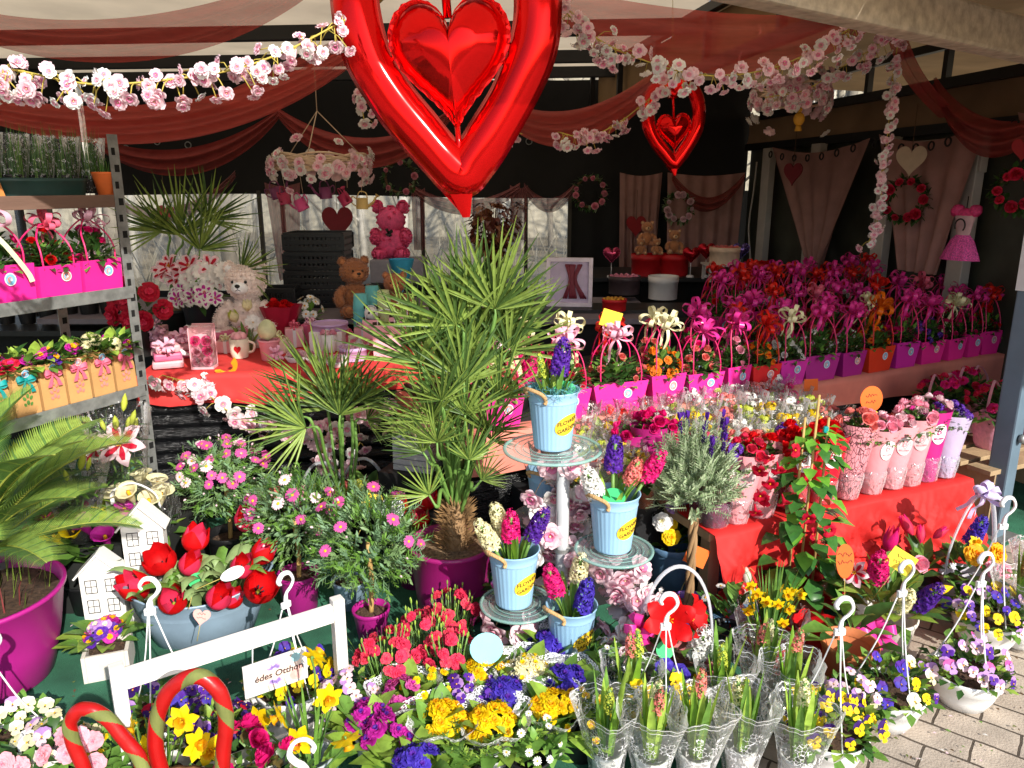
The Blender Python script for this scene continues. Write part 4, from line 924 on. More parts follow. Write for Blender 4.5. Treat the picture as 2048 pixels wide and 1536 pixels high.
# ================================================================ metal rack on the left
RP = up(330, 2.95, 0); RD = V((-.42, -.90, 0)).normalized(); RA = math.atan2(RD.y, RD.x); RM = MX.Translation(RP) @ MX.Rotation(RA, 4, 'Z')
def rk(s, dpt, z): return RM @ V((s, -dpt, z))        # s along the front edge toward the camera, dpt into the rack
RFACE = RA+pi                                       # rz for goods whose front is -Y so that they face out of the rack
rack = thing('flower_rack', 'galvanised slotted angle rack of plant shelves at the left', 'shelf rack', RP, RA)
for x, y in ((0, 0), (0, -.42), (1.35, 0), (1.35, -.42)):
    mb = MB(); sg = -1 if x == 0 else 1
    mb.box((0, 0, .865), (.042, .003, 1.73), STEEL); mb.box((sg*-.0205*-1*0-.0195*(1 if x == 0 else -1), -.021, .8651), (.003, .04, 1.73), STEEL)
    for k in range(28): mb.box((.004 if k % 2 else -.004, .0018, .05+k*.06), (.015 if k % 2 else .02, .0016, .026), mt('slot_shade', (14, 14, 14), .9), b=.0006)  # slots not cut: dark boxes on the face paint the shade inside them
    part('post', mb, rack, MX.Translation((x, y, 0)))
for z, wood in ((.30, 0), (.775, 0), (1.165, 0), (1.505, 1)):
    mb = MB(); m = mt('shelf_board', (110, 84, 72), .8, .2, 12, bump=.4, stretch=(.15, 1, 1)) if wood else STEEL
    mb.box((.675, -.21, z), (1.33, .38, .012), m); mb.box((.675, -.004 if wood else .004, z-.012), (1.36, .006, .045), m, b=.002); mb.box((.675, -.416, z-.012), (1.36, .006, .045), m); part('shelf', mb, rack)
# kraft bags of primroses on the low shelf
def kraft_bag(i, s, ribbon, motif, blooms, label):
    r = random.Random(i); o = thing('kraft_bag', label, 'paper bag', rk(s, .052, .782), RFACE, 'kraft paper bags of primroses on the rack')
    w_, h = .088, .165; mb = MB()
    def f(u, v):
        t = u*4; k = int(min(t, 3.999)); c = [(-1, -1), (1, -1), (1, 1), (-1, 1), (-1, -1)]; a, b = c[k], c[k+1]; q = t-k; x, y = a[0]+(b[0]-a[0])*q, a[1]+(b[1]-a[1])*q
        pin = 1-.16*math.exp(-((v-.74)/.10)**2)+.10*max(0, v-.8); return V((x*w_/2*pin, y*.042*pin*(1-.1*v), h*v+.004*sin(t*5+i)*v**4))
    mb.grid(f, 24, 14, KRAFT, smooth=False); mb.box((0, 0, .02), (w_*.96, .08, .004), KRAFT); part('bag', mb, o)
    T = MX.Translation((0, -.0435, .008))
    mo = MB(); mm = petm('cut_pink', (238, 130, 124), 0) if motif == 'pink' else leafm('cut_green', (84, 128, 60), 0)
    for k, (x, z, a, l) in enumerate(((0, .036, 0, .018), (-.011, .030, .5, .014), (.011, .030, -.5, .014), (-.012, .052, .6, .016), (.012, .052, -.6, .016), (0, .060, 0, .017), (-.010, .072, .4, .012), (.010, .072, -.4, .012), (0, .081, 0, .011))):
        mo.add([(x+(px*cos(a)-pz*sin(a)), -.0005-.0002*k, z+(px*sin(a)+pz*cos(a))) for px, pz in [(l*.33*sin(t), l*.5*cos(t)) for t in [q*.785 for q in range(8)]]], [tuple(range(8))[::-1]], mm, False)
    part('cut_out_motif', mo, o, T)
    b = MB(); z = .125
    for sgn in (-1, 1):
        b.blade(catmull([(0, -.047, z), (sgn*.02, -.058, z+.010), (sgn*.034, -.052, z+.004), (sgn*.02, -.049, z-.006), (0, -.047, z)], 3), [.004, .006, .008, .009, .01, .009, .008, .008, .007, .006, .005, .004, .004], (0, .2, 1), ribbon); b.blade([(0, -.048, z), (sgn*.012, -.055, z-.02), (sgn*.02, -.053, z-.045)], [.003, .006, .008], (1, 0, 0), ribbon)
    b.box((0, -.05, z), (.010, .008, .012), ribbon, b=.002); b.tube([(w_*.46*cos(t), .042*sin(t), z) for t in [q*.4188 for q in range(16)]], .002, ribbon, 4); part('ribbon', b, o)
    part('sticker', STK[(i+1) % 3], o, MX.Translation((.006, -.0425, .145)) @ MX.Rotation(.12, 4, 'X') @ MX.Scale(.72, 4))
    part('foliage', BUSHL[i % 3], o, MX.Translation((0, 0, h*.9)) @ MX.Scale(1.0, 4))
    for k, (p, d) in enumerate(dome_pts(5, .05, .05, h*.95, i+3, .35)): part('blossom', blooms[k % len(blooms)], o, facing(p, d+V((0, -.4, .5)), r.uniform(0, 6), r.uniform(.8, 1.2)))
PRM = F_rosette(MAG, YELD, .024, 3, .25); PRV = F_rosette(PUR, YELD, .024, 3, .25); PRY = F_cluster(YELC, YGR, .03, 22); PRR = F_rosette(CRIM, HOT, .022, 3, .3); PRYL = F_rosette(YEL, YELD, .026, 4, .3); PRW = F_rosette(WHT, PINKL, .022, 3, .3)
KB = [('pink', SATP, (PRY, PRM), 'kraft bag with lime yellow primroses at the far end of the rack shelf'), ('pink', SATP, (PRY, PRY), 'kraft bag with pink bow and pale yellow flowers, second from the rack post'), ('pink', SATP, (PRM, PRM), 'kraft bag with a pink bow and magenta primroses, third from the rack post'), ('pink', SATP, (PRM, PRV), 'kraft bag with pink ribbon and purple primroses, fourth from the rack post'),
      ('green', SATT, (PRM, PRR), 'kraft bag with a long teal ribbon and green cut leaf motif, magenta flowers'), ('green', SATT, (PRR, PRW), 'kraft bag with a teal bow beside the left edge, crimson and pale flowers'), ('green', SATT, (PRY, PRM), 'kraft bag cut by the left edge of the photo, cream flowers')]
for i, (mo, rb, bl, lab) in enumerate(KB): kraft_bag(i, .06+i*.098, rb, mo, bl, lab)
for i in range(5):
    o = thing('potted_primrose', 'primrose pot behind the kraft bags, '+nth(4-i, 5), 'potted plant', rk(.1+.11*i, .17, .782), 0, 'primrose pots behind the kraft bags')
    part('pot', pot_mb(.042, .034, .09, mt('pot_black', (26, 26, 28), .45)), o); part('foliage', BUSHL[i % 3], o, MX.Translation((0, 0, .1)))
    for p, d in dome_pts(5, .05, .06, .11, i+30, .3): part('blossom', (PRY, PRM, PRR, PRV, PRM)[i], o, facing(p, d+V((0, 0, .5)), i, 1))
# pink boxes of roses on the middle shelf
for i, (s, w_, lab) in enumerate(((.10, .165, 'hot pink box of roses next to the rack post, sunlit upper half shaded'), (.27, .165, 'hot pink box of roses in the middle of the rack shelf'), (.475, .235, 'hot pink box of roses at the left edge with a pale ribbon hanging over'))):
    o = gift_bag(lab, rk(s, .075, 1.172), RFACE, w_, .13, .115, PAPERP, (ROSES['hot'], ROSES['red'], ROSES['hot'])[i], 9, ('pale', 'pink', 'pale')[i], PLINK, 20+i, 'hot pink rose boxes on the rack', hh=.15, taper=.98)
mb = MB(); mb.blade(catmull([rk(.50, -.0, 1.42), rk(.46, -.02, 1.36), rk(.40, -.015, 1.27), rk(.385, -.012, 1.235)], 4), [.008]*13, (.5, .5, .2), SATW); solo('ribbon', mb, 'long pale ribbon end hanging over a hot pink box', 'ribbon')
# top shelf: tray of lavender in dotted wrap, orange paper pot, cardboard sign
DOT = film('dotted_film', fac=.02, lace=(46, .03, .60, .5, .5))
tr = thing('plant_tray', 'dark green plastic tray on the top rack shelf', 'tray', rk(.23, .10, 1.512), RFACE); mb = MB()
mb.lathe([(.16, 0), (.175, .06), (.18, .062), (.172, .05), (.155, .008)], mt('tray_green', (34, 62, 58), .5), 28, sx=1, sy=.5, bump=lambda t, v: .006*cos(8*t)); mb.disc((0, 0, .006), .157, mt('tray_green', (0, 0, 0)), 28, sx=1, sy=.5); part('tray', mb, tr)
for i in range(6):
    o = thing('wrapped_herb', 'grassy herb in dotted clear wrap on the top shelf, '+nth(5-i, 6), 'wrapped plant', rk(.03+.095*i, .12, 1.52), 0, 'dotted wrapped herbs on the top shelf'); mb = MB(); grassy(mb, 80, .05, .18, .002, (DGREEN, DGREEN, GREEN), i, .05, .25); part('foliage', mb, o)
    mb = MB(); mb.lathe([(.035, 0), (.05, .06), (.062, .13), (.07, .20)], DOT, 18, uvv=True, bump=lambda t, v: .006*v*sin(5*t+i)); part('sleeve', mb, o); part('pot', pot_mb(.04, .033, .065, mt('pot_black', (26, 26, 28), .45)), o)
o = thing('paper_pot', 'orange paper pot at the end of the top rack shelf', 'pot', rk(.01, .05, 1.512), RFACE); part('pot', pot_mb(.045, .03, .085, mt('paper_orange', (216, 104, 44), .7), rim=.002), o); mb = MB(); grassy(mb, 30, .03, .09, .002, (DGREEN, GREEN), 3, .07, .6); part('foliage', mb, o)
mb = MB(); mb.add([(-.07, 0, 0), (.07, 0, 0), (.07, .05, .12), (-.07, .05, .12)], [(0, 1, 2, 3)], mt('card_tan', (190, 120, 60), .8), False); mb.add([(-.07, .1, 0), (.07, .1, 0), (.07, .052, .12), (-.07, .052, .12)], [(3, 2, 1, 0)], mt('card_tan', (0, 0, 0)), False); solo('folded_card', mb, 'folded tan cardboard tent sign on the top rack shelf', 'card', rk(.46, .05, 1.512), RFACE)
# behind / under the rack: dim blossom pots on a low bench, lilies in clear wrap
CLEAR = film('clear_film', fac=.035)
LILYW = F_star(WHT, PINKR, .075, 6, .022, .03, .02); LILYP = F_star(PINKL, CRIM, .085, 6, .024, .035, .025)
def lily_plant(label, loc, heads, buds, seed, H=.32, group='potted lilies in clear wrap'):
    o = thing('wrapped_lily', label, 'wrapped plant', loc, 0, group); r = random.Random(seed); part('pot', pot_mb(.06, .045, .10, mt('pot_black', (26, 26, 28), .45)), o); mb = MB()
    for k in range(6):
        a = k*1.05; tip = V((.05*cos(a), .05*sin(a), H*r.uniform(.8, 1))); mb.tube([(0, 0, .08), tip*.5+V((0, 0, .04)), tip], .004, STEM, 5)
        for j in range(9):
            t = .3+.07*j; p = tip*t+V((0, 0, .03)); b = j*2.4; mb.leaf(p, (cos(b), sin(b), .35), .085, .011, GREEN if j % 2 else DGREEN, droop=.3)
    part('foliage', mb, o)
    for x, y, z, dx, dy in heads: part('blossom', LILYP if (x*100) % 2 > 1 else LILYW, o, facing((x, y, z), (dx, dy, .5), r.uniform(0, 6), r.uniform(.85, 1.1)))
    for k in range(buds): a = r.uniform(0, 6.3); p = V((.06*cos(a), .06*sin(a)-.01, H*r.uniform(.9, 1.08))); part('bud', F_bud(YGR, .055, .010), o, facing(p, V((cos(a)*.4, sin(a)*.4, 1)), 0, r.uniform(.8, 1.3)))
    mb = MB(); mb.lathe([(.05, 0), (.075, .12), (.10, H*.8), (.125, H*1.12)], CLEAR, 22, bump=lambda t, v: .008*v*sin(6*t+seed)); part('sleeve', mb, o); return o
lily_plant('lily with pink throated white blooms and lime buds by the rack post, in clear wrap', up(258, 2.72, .30), [(.035, -.05, .33, .3, -1), (-.06, -.05, .31, -.3, -1)], 6, 1, .40)
lily_plant('lily with green buds in clear wrap behind the open white lilies', up(215, 2.95, .31), [(.02, -.07, .22, .1, -1)], 8, 2, .42)
lily_plant('lily with closed orange tinged buds behind the sago palm fronds', up(105, 2.55, .31), [], 9, 3, .30)
lily_plant('lily with few pink buds under the rack shelf, left of the open lilies', up(165, 2.55, .31), [], 5, 4, .27)
# low bench holding them
mb = MB(); mb.box((0, 0, .15), (1.2, .42, .30), mt('bench_dark', (30, 32, 30), .8), b=.01); solo('low_bench', mb, 'dark low bench under the rack holding lilies', 'bench', rk(.62, .62, 0) if 0 else V((up(150, 2.72, .3).x-.2, 2.76, .0)), 0)
CALLA = F_calla(YELC)
o = thing('wrapped_calla', 'yellow green callas in a tall clear bag with white handle behind the tall house', 'wrapped plant', up(312, 2.70, 0), .1); mb = MB(); dome_leaves(mb, 30, .07, .12, .16, .03, (GREEN, LGREEN, DGREEN), .22, .2, 5, .3, .3)
for k in range(7): a = k*.9; mb.tube([(0, 0, .1), (.03*cos(a), .03*sin(a), .3), (.06*cos(a), .05*sin(a)-.01, .38+.02*(k % 3))], .005, STEM, 5)
part('foliage', mb, o)
for k in range(7): a = k*.9; part('blossom', CALLA, o, facing((.06*cos(a), .05*sin(a)-.01, .38+.02*(k % 3)), (cos(a)*.3, sin(a)*.3-.3, 1), k, 1.25))
mb = MB(); mb.box((0, 0, .235), (.21, .15, .47), CLEAR); part('sleeve', mb, o); mb = MB(); mb.tube(catmull([(-.08, -.076, .42), (-.07, -.08, .47), (0, -.082, .50), (.07, -.08, .46), (.085, -.076, .40)], 5), .008, STK_W, 8, flat=.5); part('handle', mb, o); part('pot', pot_mb(.07, .055, .13, mt('pot_green', (150, 160, 60), .5)), o)
for i in range(4):
    o = thing('potted_callas', ('pink callas in a clear wrap behind the sago fronds', 'yellow callas peeking above the sago fronds', 'magenta calla pot right of the sago fronds by the tall house', 'lime callas in front of the rack post')[i], 'potted plant', (up(150, 2.62, 0), up(180, 2.58, 0), up(240, 2.58, 0), up(275, 2.78, 0))[i], 0, 'potted callas by the rack'); part('pot', pot_mb(.065, .05, .13, mt('pot_black', (26, 26, 28), .45)), o)
    mb = MB(); dome_leaves(mb, 26, .07, .14, .15, .028, (GREEN, DGREEN), .16, .2, 15+i, .3, .3); part('foliage', mb, o)
    for k in range(6): a = k*1.05+i; part('blossom', F_calla((HOT, YEL, MAG, YGR)[i]), o, facing((.06*cos(a), .06*sin(a), .30+.02*(k % 3)), (cos(a)*.3, sin(a)*.3-.3, 1), k, 1.2))
# dim shelf goods seen through the rack
for i in range(6):
    o = thing('silk_bouquet', 'dim bunch of pale pink silk blossom behind the rack, '+nth(i, 6), 'silk flowers', up(15+42*i, 4.6, .74), 0, 'silk blossom bunches behind the rack'); mb = MB(); grassy(mb, 14, .02, .2, .003, (DGREEN,), i, .0, .5); mb.lathe([(.04, 0), (.06, .13)], BLACKM, 12); part('vase', mb, o)
    for p, d in dome_pts(12, .11, .12, .22, i, -.2): part('blossom', BLS[i % 3], o, facing(p, d, i, 1.5))
mb = MB(); mb.box((0, 0, .72), (2.4, .5, .03), BLACKM); mb.box((0, .1, .35), (2.3, .3, .70), BLACKF); solo('side_table', mb, 'black table behind the rack carrying silk blossom', 'table', (up(130, 4.6, .7).x, 4.62, 0))
# ================================================================ left table with the red cloth
TZ = .72; TA = on(292, 752, TZ); TB = on(862, 735, TZ); td = TB-TA; TANG = math.atan2(td.y, td.x); TL = td.length
RCL = mt('red_tablecloth', (226, 62, 60), .75, .08, 9, trans=.12, bump=.25, bs=16); WRAP = mt('black_stretch_wrap', (16, 16, 18), .22, .3, 30, bump=1.0, bs=30, stretch=(.35, 1, 14))
o = thing('display_table', 'table wrapped in glossy black film under a red cloth', 'table', (TA.x, TA.y, 0), TANG); mb = MB(); mb.grid(lambda u, v: ((TL+.06)*u-.03+0, .0+.006*sin(v*70)+.010*sin(u*6), (TZ-.01)*v), 60, 70, WRAP)
mb.grid(lambda u, v: (-.03, .8*u, (TZ-.01)*v), 4, 4, WRAP); mb.grid(lambda u, v: (TL+.03, .8*u, (TZ-.01)*v), 4, 4, WRAP); part('wrapped_side', mb, o); mb = MB(); mb.box((TL/2, .4, TZ-.022), (TL+.05, .78, .024), BLACKM); part('tabletop', mb, o)
mb = MB(); mb.grid(lambda u, v: (-.04+(TL+.08)*u, (-.02+.82*(1-v/.7)) if v < .7 else -.02-.02*abs(noise.noise(V((u*24, v*7, 5))))*(v-.7)*4-.012*sin(u*22)*(v-.7)*3, TZ+.004+(.002*sin(u*20)*sin(v*30) if v < .7 else -(v-.7)/.3*(.115+.03*sin(u*5)+.012*sin(u*17)))), 70, 24, RCL); mb.grid(lambda u, v: (-.04-.008*u, -.02+.82*v, TZ+.004-.14*u-.02*u*sin(v*9)), 4, 20, RCL)
c = part('cloth', mb); c.location = (TA.x, TA.y, 0); c.rotation_euler = (0, 0, TANG); tag(c, 'crumpled red cloth over the left display table', 'tablecloth'); c.name = 'tablecloth'
# further table behind
BZ = .80; mb = MB(); mb.box((0, 0, BZ-.015), (3.6, .9, .03), mt('grey_cloth', (120, 112, 120), .85, .1)); mb.box((0, .05, (BZ-.03)/2), (3.5, .7, BZ-.031), BLACKF); solo('back_table', mb, 'dark table behind the red cloth table carrying crates and bears', 'table', (-.95, 4.85, 0))
teddy('big pale pink teddy bear sitting on the red cloth table', on(490, 690, TZ+.006)+V((0, .10, 0)), -.05, .46, (248, 230, 222), 'pink', nfuzz=5200)
teddy('brown bear sitting beside the black crates', up(712, 4.55, BZ), .5, .37, (160, 100, 62), 'brown', nfuzz=3000)
teddy('honey brown bear half hidden behind the palm', up(792, 4.5, BZ), .1, .28, (170, 104, 66), 'honey', nfuzz=1200)
# crates
CRT = mt('crate_black', (22, 22, 24), .4, .15)
def crate(label, loc, rz, w_, d, h):
    mb = MB(); a = w_/2; b = d/2
    mb.box((0, 0, .01), (w_, d, .02), CRT)
    for z in (.018, h*.5, h-.014): 
        for y in (-b, b): mb.box((0, y, z), (w_, .014, .028), CRT, b=.002)
        for x in (-a, a): mb.box((x, 0, z), (.014, d-.014, .028), CRT, b=.002)
    n = 13
    for k in range(n+1):
        for y in (-b, b): mb.box((-a+w_*k/n, y, h/2), (w_/n*.55 if 3 < k < 10 else w_/n*.92, .010, h-.02), CRT)
        for x in (-a, a): mb.box((x, -b+d*k/n, h/2), (.010, d/n*.55, h-.02), CRT)
    return solo('plastic_crate', mb, label, 'crate', loc, rz, 'black plastic fruit crates')
cl = up(640, 4.95, BZ); 
for i, n in enumerate(('lowest black crate of the stack beside the brown bear', 'black crate second from the bottom of the stack', 'black crate third from the bottom of the stack', 'topmost black crate of the stack under the wine heart')): crate(n, cl+V((.006*i, 0, .117*i)), .05-.02*i, .36, .28, .115)
crate('small black crate standing behind the pale pink teddy', up(560, 4.7, BZ), .1, .22, .2, .15)
# potted palm behind and lily bucket
o = thing('potted_palm', 'dark fan palm in a pot before the left window', 'potted palm', up(358, 4.3, BZ-.1)); part('pot', pot_mb(.11, .085, .18, mt('pot_black', (26, 26, 28), .45)), o)
fan_palm(o, (0, 0, .24), ((362, 470, 4.3, -4, 125), (325, 462, 4.25, -48, 95), (415, 440, 4.35, 38, 105), (482, 540, 4.1, 78, 85), (400, 500, 4.2, 20, 100)), 2)
mb = MB(); mb.tube([(0, 0, .1), (0, 0, .24)], .03, WOODY, 9); part('trunk', mb, o)
CLEM = F_star(WHT, MAG, .055, 6, .019, .018, .012); DAHL = F_star(WHT, WHT, .055, 14, .012, .025, .01)
o = thing('lily_bucket', 'black bucket packed with white and purple striped silk lilies', 'flower bucket', on(385, 690, TZ+.006)+V((0, .16, 0))); part('bucket', pot_mb(.095, .075, .21, mt('bucket_black', (34, 36, 44), .4)), o)
mb = MB(); dome_leaves(mb, 60, .11, .10, .10, .018, (DGREEN, GREEN), .2, .2, 4); part('foliage', mb, o)
r_ = random.Random(8)
for k in range(14): a = -2.9+2.7*k/13; part('blossom', CLEM, o, facing((.12*cos(a)*r_.uniform(.5, 1.1), -.08-.03*r_.random(), .23+.05*r_.random()), (cos(a)*.5, -1, .4), k, r_.uniform(.85, 1.1)))
for k in range(7): part('blossom', DAHL, o, facing((-.02+.042*k*.9, -.05, .33+.02*(k % 3)), (.2+.05*k, -1, .5), k, 1.15))
for k in range(9): a = 2.6-.3*k; part('blossom', LILYP, o, facing((-.17+.035*k, -.02, .37+.035*sin(k*2.1)), (cos(a)*.5, -1, .6), k, .85))
o = thing('silk_bouquet', 'dusky red silk magnolia bunch left of the lily bucket', 'silk flowers', up(290, 3.75, TZ+.006), 0, 'silk blossom bunches behind the rack'); mb = MB(); dome_leaves(mb, 60, .10, .2, .08, .025, (DGREEN,), .12, .2, 6); mb.lathe([(.04, 0), (.055, .16)], BLACKM, 12); part('vase', mb, o)
for p, d in dome_pts(9, .12, .16, .22, 3, -.2): part('blossom', F_rosette(CRIM, PINKR, .045, 3, .2), o, facing(p, d+V((0, -1, 0)), 1, 1.1))
# small gifts on the red cloth
PKB = mt('gift_pink', (240, 176, 184), .5, .05); PKB2 = mt('gift_rose', (226, 110, 150), .5, .08); CRM = mt('cream_glaze', (240, 228, 206), .35, .05); TEAL = mt('teal_cup', (96, 178, 180), .5, .05); LILB = mt('lilac_box', (204, 168, 210), .55, .05); REDB = mt('red_box', (196, 22, 30), .5, .05); GOLD = mt('gold_foil', (214, 156, 60), .3, .1, metal=.8); GLASS = film('glass_film', fac=.10, rough=.04); WHC = mt('white_ceramic', (236, 232, 228), .3, .04)
def hatbox(label, loc, r_, h, mat, top=None, group='round flower and chocolate boxes', fill='gold', n=18):
    o = thing('round_box', label, 'gift box', loc, 0, group); mb = MB(); mb.lathe([(r_*.94, 0), (r_*.96, h*.7), (r_, h*.71), (r_, h), (r_*.93, h), (r_*.93, h*.8)], mat, 28); mb.disc((0, 0, h*.82), r_*.93, mat, 28); part('box', mb, o)
    q = random.Random(n)
    for k in range(n):
        a = k*2.4; d = r_*.80*sqrt((k+.5)/n)
        if fill == 'gold':
            b = MB(); b.ball((0, 0, 0), .15*r_ if r_ > .09 else .2*r_, GOLD, 8, bump=lambda d: .1*sin(d.x*20)); part('chocolate', _K.setdefault(('choc', r_), b.mesh('chocolate')), o, MX.Translation((d*cos(a), d*sin(a), h*.9)))
        elif fill: part('blossom', fill, o, facing((d*cos(a), d*sin(a), h*.88), (cos(a)*.25, sin(a)*.25, 1), k, r_*9))
    return o
g = 'small pink gifts on the red cloth table'
def gift(name, label, cat, px, py, dy=.0, rz=0., z=None): return thing(name, label, cat, on(px, py, (TZ+.006) if z is None else z)+V((0, dy, 0)), rz, g, 1.35)
o = gift('gift_box', 'tall clear fronted pink gift box with rose soap flowers', 'gift box', 405, 738, .03, .1); mb = MB(); mb.box((0, .028, .075), (.075, .004, .15), PKB); mb.box((0, 0, .004), (.075, .06, .008), PKB); mb.box((-.036, 0, .075), (.003, .056, .134), PKB); part('box', mb, o); mb = MB(); mb.box((0, 0, .078), (.07, .054, .139), GLASS); part('clear_front', mb, o)
for k in range(6): part('blossom', ROSES['pink'] if k < 3 else ROSES['hot'], o, facing((-.018+.036*(k % 2), -.012, .025+.035*(k//2)), (0, -1, .3), k, .9))
for i, (px, py, lab) in enumerate(((322, 712, 'pink knitted bundle tied with lace on the red cloth corner'), (365, 716, 'rose pink wrapped bundle beside the clear gift box'), (330, 738, 'pale pink ribbon bundle at the front corner of the red cloth'))):
    o = gift('gift_bundle', lab, 'gift bundle', px, py, .04, .2*i); mb = MB()
    for k in range(3): mb.box((0, 0, .014+.027*k), (.10-.01*k, .07, .026), PKB2 if (k+i) % 2 else PKB, rz=.1*k, b=.008)
    part('bundle', mb, o); part('bow', BOWS['pale'][0], o, facing((0, -.03, .075), (0, -1, 1), 0, .7))
mb = MB(); mb.lathe([(.001, 0), (.012, .05), (.03, .13)], mt('white_paper', (236, 234, 240), .7, .03), 14, MX.Rotation(-1.35, 4, 'Y') @ MX.Rotation(.2, 4, 'X')); solo('paper_cone', mb, 'white paper cone lying behind the pink bundles', 'paper cone', on(385, 712, TZ+.05), -.5)
mb = MB(); oo = [(.055*cos(t), .055*sin(t)) for t in [pi*.1+k*.25 for k in range(14)]]; oo += [(x*.55, z*.55+.012) for x, z in oo[::-1]]; mb.prism(oo, .012, mt('orange_shape', (246, 160, 30), .6)); solo('crescent_tag', mb, 'orange crescent shaped tag lying among the pink gifts', 'tag', on(448, 730, TZ+.04)+V((0, .01, 0)), .2).rotation_euler = (-.4, 2.9, .2)
for i, (px, py, lab, m) in enumerate(((385, 700, 'rose pink flat round box behind the clear gift box', PKB2), (440, 697, 'pink round lidded box at the teddy feet', PKB2))): 
    o = gift('round_box', lab, 'gift box', px, py, .06); mb = MB(); mb.lathe([(.05, 0), (.05, .035), (.054, .036), (.054, .06), (.02, .062), (.001, .062)], m, 24); part('box', mb, o)
o = gift('plush_mug', 'cream mug with a red heart and candy on the red cloth', 'mug', 478, 716, .02); mb = MB(); mb.lathe([(.028, 0), (.034, .02), (.034, .07), (.030, .07), (.028, .02), (.001, .015)], CRM, 20); mb.tube(catmull([(.033, 0, .06), (.055, 0, .05), (.05, 0, .025), (.033, 0, .018)], 4), .005, CRM, 6); part('mug', mb, o); mb = MB(); mb.prism([(x*.013, z*.015+.035) for x, z in heart_curve(20)], .002, REDB, MX.Translation((.004, -.0345, 0))); part('heart', mb, o)
for k in range(4): part('sweet', _K.setdefault('sweet', (lambda b: (b.ball((0, 0, 0), .016, PKB, 8), b.mesh('sweet'))[1])(MB())), o, MX.Translation((.014*cos(k*1.6), .014*sin(k*1.6), .078)))
o = gift('glass_vase', 'small glass vase with pale tulips and a white daisy before the teddy', 'vase', 492, 704, .03); mb = MB(); mb.lathe([(.022, 0), (.03, .03), (.024, .07), (.032, .09)], GLASS, 16); part('vase', mb, o); mb = MB(); strap_leaves(mb, 8, .13, .012, (GREEN, LGREEN), .5, 2); part('foliage', mb, o); part('blossom', F_tulip(YELC, YGR), o, facing((-.03, -.01, .11), (-.3, -.2, 1), 0, .6)); part('blossom', F_tulip(YELC, YELC), o, facing((.01, 0, .15), (.1, -.1, 1), 0, .55)); part('blossom', DAHL, o, facing((.035, -.02, .11), (.3, -.8, .6), 0, .6))
o = gift('candle_pot', 'pale pink dotted pot holding an egg shaped ornament', 'pot', 537, 722, .03); part('pot', pot_mb(.036, .03, .075, mt('pot_dotted_pink', (240, 160, 170), .5)), o); mb = MB(); mb.lathe([(.001, 0), (.028, .015), (.034, .035), (.026, .06), (.012, .074), (.001, .078)], mt('egg_pale', (226, 226, 176), .5, .25, 20), 20); part('egg', mb, o, MX.Translation((-.004, 0, .07))); part('bow', BOWS['pale'][1], o, facing((.03, -.03, .03), (.5, -1, 0), 0, .6))
o = gift('wrapped_plant', 'crimson wrapped posy with clear film behind the egg pot', 'wrapped plant', 556, 690, .08); mb = MB(); mb.lathe([(.03, 0), (.045, .06), (.075, .15)], mt('crimson_wrap', (170, 24, 54), .4), 16, bump=lambda t, v: .018*v*sin(5*t)); part('wrap', mb, o)
for p, d in dome_pts(7, .04, .03, .13, 3, .2): part('blossom', ROSES['red'], o, facing(p, d, 1, 1))
o = gift('daisy_posy', 'white daisy posy in a dark pot near the chocolate boxes', 'potted plant', 612, 680, .10); part('pot', pot_mb(.04, .03, .07, BLACKM), o); mb = MB(); dome_leaves(mb, 40, .05, .06, .05, .008, (DGREEN, GREEN), .07, .2, 9); part('foliage', mb, o)
for p, d in dome_pts(14, .06, .07, .10, 3, 0): part('blossom', F_daisy(WHT), o, facing(p, d, 1, .8))
hatbox('red round box heaped with gold chocolates left of the palm', on(655, 700, TZ+.006)+V((0, .05, 0)), .075, .075, REDB)
hatbox('lilac round box beside the gold chocolates, white rim', on(703, 722, TZ+.006)+V((0, .04, 0)), .07, .065, LILB, fill=ROSES['mix'], n=9)
hatbox('lilac lidded round box on legs behind the chocolates', up(660, 3.95, TZ+.10), .095, .04, LILB, fill=None, n=0)
mb = MB(); mb.box((0, 0, .05), (.17, .17, .098), WHC, b=.004); solo('white_stand', mb, 'white riser under the lilac lidded box', 'stand', up(660, 3.95, TZ+.004))
for i, (px, Y, z, lab) in enumerate(((724, 4.15, .86, 'teal paper cup stack in front of the brown bear'), (747, 4.3, .90, 'second teal cup stack, right of the first and higher'), (768, 4.3, .87, 'pale lime cup stack right of the teal cups'))):
    o = thing('cup_stack', lab, 'cups', up(px, Y, BZ if i else BZ), 0, 'stacked paper pots'); mb = MB(); m = TEAL if i < 2 else mt('lime_cup', (196, 206, 150), .5)
    for k in range(5+i % 2): mb.lathe([(.045, .024*k), (.036, .024*k+.085), (.001, .024*k+.086)], m, 20); 
    part('cups', mb, o)
for i, (px, py, w_, h, lab) in enumerate(((772, 722, .10, .13, 'plain pale pink gift bag standing beside the palm fronds'), (800, 690, .09, .11, 'pale pink gift bag behind the plain one'), (742, 690, .07, .10, 'pink gift bag with a spotted plush toy inside'))):
    o = gift('gift_bag', lab, 'gift bag', px, py, .05, .15); part('bag', bag_mb(w_, .07, h, PKB, .95), o); mb = MB(); mb.tube(catmull([(-w_*.3, -.035, h), (-w_*.25, -.04, h+.05), (w_*.25, -.04, h+.05), (w_*.3, -.035, h)], 5), .002, STK_W, 5); part('handle', mb, o)
    if i == 2:
        q = MB(); q.ball((0, 0, h+.02), (.028, .022, .026), WHC, 12); q.ball((-.02, 0, h+.045), .010, BLACKM, 8); q.ball((.02, 0, h+.045), .010, BLACKM, 8); q.ball((-.008, -.02, h+.025), .005, BLACKM, 6); q.ball((.010, -.02, h+.025), .005, BLACKM, 6); part('toy_head', q, o)
